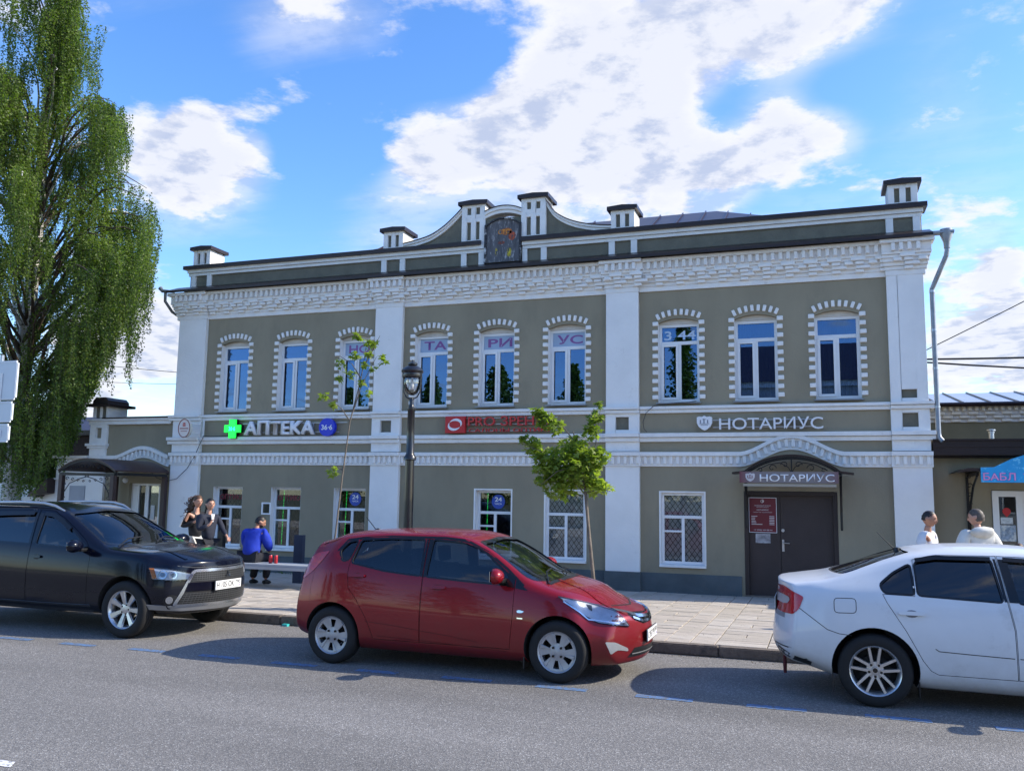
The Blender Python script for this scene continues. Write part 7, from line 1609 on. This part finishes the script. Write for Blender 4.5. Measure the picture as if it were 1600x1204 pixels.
def head_mesh(bm, c, yaw, pitch, tilt=0., sc=1.):
    """sculpted head: brow, sockets, nose, lips, chin, ears; forward is +x before yaw"""
    M_ = Matrix.Translation(c) @ Matrix.Rotation(yaw, 4, 'Z') @ Matrix.Rotation(pitch, 4, 'Y') @ Matrix.Rotation(tilt, 4, 'X') @ Matrix.Scale(sc, 4)
    NR, NS = 26, 32; rows = []
    g = lambda v, m, s: math.exp(-((v-m)/s)**2)
    for i in range(NR+1):
        ph = math.pi*i/NR; z = -.112*math.cos(ph)+.0; rr = max(math.sin(ph), 0)**.82; row = []
        for j in range(NS):
            th = 2*math.pi*j/NS; cx, sy = math.cos(th), math.sin(th); fx = .098 if cx > 0 else .100; w = .076
            if z < -.02: w *= 1-.30*min(1, (-.02-z)/.09); fx *= 1-.06*min(1, (-.02-z)/.09) if cx > 0 else 1-.45*min(1, (-.02-z)/.09)
            x, y = fx*rr*cx, w*rr*sy
            if cx > 0:
                a = abs(th if th < math.pi else th-2*math.pi)
                x += .024*g(z, -.022, .014)*g(a, 0, .16)+.012*g(z, .0, .02)*g(a, 0, .13)          # nose
                x -= .012*g(z, .010, .013)*g(a, .38, .2); x += .006*g(z, .032, .012)*g(a, .3, .45)     # sockets, brow
                x += .007*g(z, -.054, .008)*g(a, 0, .3); x -= .004*g(z, -.046, .004)*g(a, 0, .3); x += .010*g(z, -.092, .016)*g(a, 0, .4)
            s_ = abs(sy)
            if s_ > .93 and -.035 < z < .03: y += math.copysign(.018*g(z, 0, .02), sy); x -= .006
            row.append(bm.verts.new(M_ @ Vector((x, y, z))))
        rows.append(row)
    for i in range(NR):
        for j in range(NS):
            a, b, c_, d = rows[i][j], rows[i][(j+1) % NS], rows[i+1][(j+1) % NS], rows[i+1][j]
            bm.faces.new((a, b, c_, d))
    return M_
def hair_cap(M_, cut, thick, low, par, m, back=-.10):
    V = []; F = []; NR, NS = 14, 28
    for i in range(NR+1):
        for j in range(NS):
            th = 2*math.pi*j/NS; c_ = math.cos(th); hem = cut+.022 if c_ > .72 else (cut+.022-.055*(.72-c_)/.5 if c_ > .22 else max(low, cut-.033+(low-cut+.033)*min(1, (.22-c_)/.4))); zlo = hem; t = i/NR
            phi = math.acos(max(-1, min(1, zlo/.118))); p = phi*(1-t)
            rr = max(math.sin(p), 0)**.85; wob = 1+.035*math.sin(j*5+i*2)+.02*math.sin(j*11-i*3)
            V.append(M_ @ Vector(((.101+thick)*rr*c_*wob-.003, (.078+thick)*rr*math.sin(th)*wob, (.116+thick)*math.cos(p))))
    for i in range(NR):
        for j in range(NS): F.append((i*NS+j, i*NS+(j+1) % NS, (i+1)*NS+(j+1) % NS, (i+1)*NS+j))
    me = bpy.data.meshes.new('hair'); me.from_pydata([tuple(v) for v in V], [], F); me.update()
    bm = bmesh.new(); bm.from_mesh(me); bmesh.ops.remove_doubles(bm, verts=bm.verts, dist=.0005); bmesh.ops.solidify(bm, geom=bm.faces[:], thickness=.006); bmesh.ops.recalc_face_normals(bm, faces=bm.faces); bm.to_mesh(me); bm.free()
    return part('hair', me, m, par, smooth=60, world=False)
def person(label, loc, yaw, J, look, skin, cloths, hair, sc=1., fingers=True, group=None):
    """J: joint positions in a frame where +x is forward, +y the person's left, z up (metres); look = (yaw, pitch, tilt) of the head"""
    P = thing('person', label, 'person', loc, yaw, group)
    J = {k: Vector(v)*sc for k, v in J.items()}; V = []; E_ = []; Rd = []; ix = {}
    def v(name, p, r, parent=None): V.append(tuple(p)); Rd.append(r); ix[name] = len(V)-1; (E_.append((ix[parent], ix[name])) if parent else None)
    v('pel', J['pel'], (.09*sc, .075*sc)); v('spine', (J['pel']+J['chest'])/2, (.08*sc, .065*sc), 'pel'); v('chest', J['chest'], (.085*sc, .07*sc), 'spine'); v('neck', J['neck'], .052*sc, 'chest')
    v('nk2', J['neck']+(J['head']-J['neck'])*.55, .048*sc, 'neck')
    for s in 'LR':
        v('sh'+s, J['sh'+s], .040*sc, 'chest'); v('el'+s, J['el'+s], .037*sc, 'sh'+s); v('wr'+s, J['wr'+s], .025*sc, 'el'+s)
        d = (J['wr'+s]-J['el'+s]).normalized(); hd = J.get('hd'+s); hdv = (Vector(hd)/sc).normalized() if hd is not None else d
        side = d.cross(Vector((0, 0, 1))); side = side.normalized() if side.length > .1 else Vector((1, 0, 0)); pal = J['wr'+s]+hdv*.055*sc; v('pa'+s, pal, (.030*sc, .018*sc), 'wr'+s)
        if fingers:
            curl = hdv.cross(side)
            for q, ln in ((-1.5, .06), (-.5, .072), (.5, .066), (1.5, .052)):
                b = pal+side*q*.016*sc+hdv*.03*sc; k1 = b+(hdv*.8+curl*.25)*ln*.5*sc; k2 = k1+(hdv*.5+curl*.6)*ln*.5*sc; n_ = 'f%s%d' % (s, int(q*2)); v(n_+'a', b, .0095*sc, 'pa'+s); v(n_+'b', k1, .0085*sc, n_+'a'); v(n_+'c', k2, .007*sc, n_+'b')
            b = pal-side*.036*sc-hdv*.012*sc; v('th'+s, b, .011*sc, 'pa'+s); v('tb'+s, b-side*.014*sc+hdv*.035*sc, .009*sc, 'th'+s)
        v('hp'+s, J['hp'+s], .065*sc, 'pel'); v('kn'+s, J['kn'+s], .045*sc, 'hp'+s); v('an'+s, J['an'+s], .038*sc, 'kn'+s)
    bd = skin_mesh(V, E_, Rd, 2, 0); bm = bmesh.new(); bm.from_mesh(bd); M_ = head_mesh(bm, J['head'], look[0], look[1], look[2], sc); bmesh.ops.recalc_face_normals(bm, faces=bm.faces); bm.to_mesh(bd); bm.free(); bd.materials.clear()
    body = part('body', bd, skin, P, smooth=80, world=False)
    for side_ in (-1, 1):                                # eyes, brows
        e_ = MB().box(.083, .0905, side_*.030-.011, side_*.030+.011, .004, .013); me = e_.mesh('eye'); me.transform(M_); part('eye', me, mat('eye_dark', (.03, .02, .02), .3, var=0), body, world=False)
        e_ = MB().box(.085, .0935, side_*.031-.013, side_*.031+.011, .026, .030); me = e_.mesh('eyebrow'); me.transform(M_); part('eyebrow', me, mat('brow_dark', (.03, .018, .012), .7, var=0), body, world=False)
    me = MB().box(.080, .0955, -.020, .020, -.057, -.051).mesh('mouth'); me.transform(M_); part('mouth', me, mat('lip', (.33, .10, .09), .5, var=0), body, world=False)
    for name, m, kind, inf in cloths:
        V2 = []; E2 = []; R2 = []; iy = {}
        def w(n, p, r, par=None): V2.append(tuple(p)); R2.append(r); iy[n] = len(V2)-1; (E2.append((iy[par], iy[n])) if par else None)
        f = inf*sc; dr = True
        if kind in ('top', 'tee'):
            bw = 1.0 if dr else 1.0; w('pel', J['pel']+Vector((0, 0, -.02)), (.16*sc+f, .13*sc+f)); w('sp', (J['pel']+J['chest'])/2, (.155*sc+f, .125*sc+f), 'pel'); w('ch', J['chest'], (.175*sc+f, .135*sc+f), 'sp'); w('nk', J['neck']+Vector((0, 0, -.02)), .066*sc+f*.5, 'ch')
            for s in 'LR':
                w('sh'+s, J['sh'+s], .072*sc+f, 'ch'); el, wr = J['el'+s], J['wr'+s]
                if kind == 'top': w('el'+s, el, .048*sc+f, 'sh'+s); w('wr'+s, wr-(wr-el).normalized()*.02, .034*sc+f*.7, 'el'+s)
                else: w('el'+s, J['sh'+s].lerp(el, .8), .062*sc+f, 'sh'+s)
        elif kind == 'legs':
            w('pel', J['pel'], (.155*sc+f, .125*sc+f))
            for s in 'LR': w('hp'+s, J['hp'+s], .10*sc+f, 'pel'); w('kn'+s, J['kn'+s], .066*sc+f, 'hp'+s); w('an'+s, J['an'+s]+Vector((0, 0, .01)), .052*sc+f*1.2, 'kn'+s)
        elif kind == 'shorts':
            w('pel', J['pel'], (.130*sc+f, .105*sc+f))
            for s in 'LR': w('hp'+s, J['hp'+s], .093*sc+f, 'pel'); w('kn'+s, J['hp'+s].lerp(J['kn'+s], .8), .08*sc+f, 'hp'+s)
        cm = skin_mesh(V2, E2, R2, 2, 0); cm.materials.clear()
        for v_ in cm.vertices:                           # soft folds
            nz = mnoise.noise(v_.co*9+Vector((loc[0], 0, 0))); v_.co += v_.normal*nz*.012*sc
        part(name, cm, m, P, smooth=80, world=False)
    shoe = cloth('dark_shoe', (.02, .02, .022))
    for s in 'LR':
        a = J['an'+s]; d = Vector((1, 0, 0)) if 'toe'+s not in J else (J['toe'+s]/sc).normalized(); q = MB().tube([a+d*-.05+Vector((0, 0, -.04)), a+d*.03+Vector((0, 0, -.035)), a+d*.12+Vector((0, 0, -.055)), a+d*.17+Vector((0, 0, -.062))], [.038, .045, .036, .018], 10)
        part('shoe', q, shoe, P, smooth=60, world=False)
    return P, M_, J
STAND = dict(pel=(0, 0, .93), chest=(.0, 0, 1.27), neck=(-.01, 0, 1.46), head=(.02, 0, 1.62), shL=(0, .17, 1.40), shR=(0, -.17, 1.40), elL=(-.04, .24, 1.12), elR=(-.04, -.24, 1.12), wrL=(.06, .25, .87), wrR=(.06, -.25, .87),
             hpL=(0, .09, .88), hpR=(0, -.09, .88), knL=(.02, .10, .48), knR=(.02, -.10, .48), anL=(0, .10, .09), anR=(0, -.10, .09))
def pose(**k): d = dict(STAND); d.update(k); return d
DARKJ = cloth('black_track_top', (.012, .013, .018)); NAVY = cloth('navy_zip_top', (.014, .018, .035)); BLUES = cloth('royal_blue_shirt', (.008, .035, .40)); DKT = cloth('dark_trousers', (.010, .011, .018)); WHT = cloth('white_tee_shirt', (.68, .69, .72)); OFFW = cloth('off_white_jacket', (.62, .60, .55)); GRYT = cloth('grey_trousers', (.10, .10, .11)); DKB = mat('dark_brown_hair', (.085, .042, .022), .6, var=.4, scale=40); BLKH = mat('black_hair', (.012, .009, .008), .5, var=.3, scale=40); GRH = mat('greying_hair', (.09, .07, .055), .6, var=.4, scale=30)
# walking woman with curly hair
P, M_, J = person('young woman in black striped track top with long curly hair blowing behind her', (-10.90, 13.45, .072), R(-14),
    pose(elL=(.02, .24, 1.14), wrL=(.22, .10, 1.22), elR=(-.10, -.24, 1.14), wrR=(.15, -.13, 1.24), hdR=(.3, .4, .8), hdL=(.3, -.3, .8), knL=(.16, .09, .50), anL=(.28, .09, .10), knR=(.0, -.09, .48), anR=(-.28, -.09, .14)), (R(-12), R(4), 0), SKIN, [('track_top', DARKJ, 'top', .012), ('white_shorts', cloth('pale_trousers', (.6, .6, .6)), 'legs', .004)], None, .965)
hair_cap(M_, .035, .008, -.07, P, DKB)
def strands(M_, par, m, base, n, ln, dirv, curl, rad=.006, spread=.05):
    mb = MB(); r2 = random.Random(5)
    for i in range(n):
        a = Vector((base[0]+r2.uniform(-.05, .04), base[1]+r2.uniform(-.07, .07), base[2]+r2.uniform(-.08, .09))); L_ = ln*r2.uniform(.5, 1.1); d = Vector(dirv)+Vector((r2.uniform(-.3, .3), r2.uniform(-.3, .3), r2.uniform(-.45, .45))); p = [a]; f_ = r2.uniform(5, 9); ph = r2.uniform(0, 6)
        for k in range(1, 12):
            t = k/11; p.append(a+d*L_*t+Vector((0, math.sin(t*f_*2+ph)*curl, math.cos(t*f_*2+ph)*curl-.10*t*t*ln*3)))
        mb.tube([M_ @ q for q in p], [rad*(1-.6*k/11) for k in range(12)], 4)
    part('hair_locks', mb, m, par, smooth=80, world=False)
strands(M_, P, DKB, (-.07, 0, -.01), 170, .42, (-.95, .25, -.30), .030, .010)
for s_ in (-1, 1):
    for o_ in (-.022, 0, .022):
        a, b = J['shR' if s_ < 0 else 'shL'], J['elR' if s_ < 0 else 'elL']; t_ = Vector((0, s_*.076, .0)); q_ = Vector((o_, 0, 0)); part('sleeve_stripe', MB().tube([a+t_*.95+q_+Vector((0, 0, .0)), a.lerp(b, .5)+t_*.95+q_, b+t_*.75+q_], .005, 5), PVC, P, world=False)
cone = MB().tube([J['wrR']+Vector((.08, .06, .04)), J['wrR']+Vector((.08, .06, .14))], [.008, .026], 10)
t = tag(part('ice_cream_cone', (lambda m: (m.transform(Matrix.Translation((-10.90, 13.45, .072)) @ Matrix.Rotation(R(-14), 4, 'Z')), m)[1])(cone.mesh('ice_cream_cone')), mat('wafer_cone', (.55, .36, .18), .7)), 'small cone held up by the curly-haired woman', 'snack')
# second woman
P, M_, J = person('smiling young woman in navy zip top with dark tied-back hair and arm reaching forward', (-10.38, 13.15, .077), R(-22),
    pose(elL=(.12, .22, 1.16), wrL=(.34, .20, 1.02), elR=(.04, -.23, 1.14), wrR=(.20, -.10, 1.24), hdR=(.3, .3, .8), knL=(-.02, .09, .47), anL=(-.28, .09, .14), knR=(.14, -.09, .49), anR=(.26, -.09, .10)), (R(-8), 0, 0), SKIN, [('zip_top', NAVY, 'top', .010), ('dark_trousers', DKT, 'legs', .004)], None, .935)
hair_cap(M_, .045, .006, -.06, P, BLKH); strands(M_, P, BLKH, (-.09, 0, -.02), 30, .16, (-.35, 0, -.9), .008, .009)
part('white_shirt_front', MB().prism([(-.035, 0), (.035, 0), (.012, -.14), (-.012, -.14)], .0, .012, 'x').mesh('white_shirt_front'), WHT, P, world=False, loc=(.122, 0, 1.345))
# seated man
P, M_, J = person('man in royal blue shirt sitting with his back to the street on the grey bench', (-10.24, 14.22, .06), R(90),
    dict(pel=(.0, 0, .535), chest=(.10, 0, .86), neck=(.16, 0, 1.06), head=(.24, -.03, 1.185), shL=(.12, .20, 1.0), shR=(.12, -.20, 1.0), elL=(.20, .25, .76), elR=(.22, -.25, .76), wrL=(.42, .14, .66), wrR=(.44, -.12, .66), hpL=(.04, .11, .52), hpR=(.04, -.11, .52), knL=(.46, .13, .53), knR=(.46, -.13, .53), anL=(.30, .13, .09), anR=(.32, -.15, .09)),
    (R(-48), R(22), 0), SKIN2, [('blue_shirt', BLUES, 'top', .050), ('dark_trousers', DKT, 'legs', .018)], None, 1.0)
hair_cap(M_, .05, .002, -.05, P, BLKH)
part('beard', (lambda m: (m.transform(M_), m)[1])(MB().lathe([(.0, -.112), (.05, -.10), (.068, -.07), (.072, -.045)], (.012, 0, 0), 20, 'z', -1.5, 1.5).mesh('beard')), BLKH, P, smooth=60, world=False)
part('collar', MB().lathe([(.075, 1.03), (.070, 1.075)], (.15, 0, 0), 18), BLUES, P, smooth=60, world=False)
# the two men at right
P, M_, J = person('man in a white T-shirt with short dark hair looking right, behind the white car', (1.42, 13.3, .075), R(-25),
    pose(elR=(-.05, -.25, 1.12), wrR=(.10, -.22, .90)), (R(5), R(8), 0), SKIN2, [('tee_shirt', WHT, 'tee', .022), ('grey_trousers', GRYT, 'legs', .008)], None, .945)
hair_cap(M_, .055, .001, -.03, P, BLKH)
P, M_, J = person('man in an off-white hooded jacket seen from behind, talking beside the white car', (1.98, 13.0, .08), R(112),
    pose(elL=(-.02, .27, 1.13), elR=(-.02, -.27, 1.13)), (R(42), R(8), 0), SKIN, [('hooded_jacket', OFFW, 'top', .045), ('grey_trousers', GRYT, 'legs', .008)], None, .965)
hair_cap(M_, .05, .003, -.06, P, GRH)
hd = bmesh.new(); bmesh.ops.create_uvsphere(hd, u_segments=20, v_segments=10, radius=1)
for v_ in hd.verts: v_.co = Vector((-.10+v_.co.x*.09, v_.co.y*.16, 1.37+v_.co.z*.075-.25*v_.co.x*.1)); v_.co += v_.co.normalized()*mnoise.noise(v_.co*14)*.02
hm = bpy.data.meshes.new('hood'); hd.to_mesh(hm); hd.free(); part('hood', hm, OFFW, P, smooth=80, world=False)
P, M_, J = person('shorter person with long dark hair mostly hidden behind the white car at right', (2.62, 13.9, .065), R(70),
    pose(), (R(0), R(5), 0), SKIN, [('dark_top', cloth('dark_green_top', (.03, .04, .03)), 'top', .012), ('dark_trousers', DKT, 'legs', .004)], None, .70)
hair_cap(M_, .04, .008, -.09, P, DKB); strands(M_, P, DKB, (-.06, 0, -.05), 60, .22, (-.1, 0, -1), .012, .009)
P, M_, J = person('bald person standing under the brown porch canopy behind the dark SUV', (-15.0, 15.7, .03), R(-60),
    pose(), (R(0), R(5), 0), SKIN, [('grey_top', cloth('grey_brown_top', (.07, .05, .045)), 'top', .015), ('dark_trousers', DKT, 'legs', .006)], None, .90)
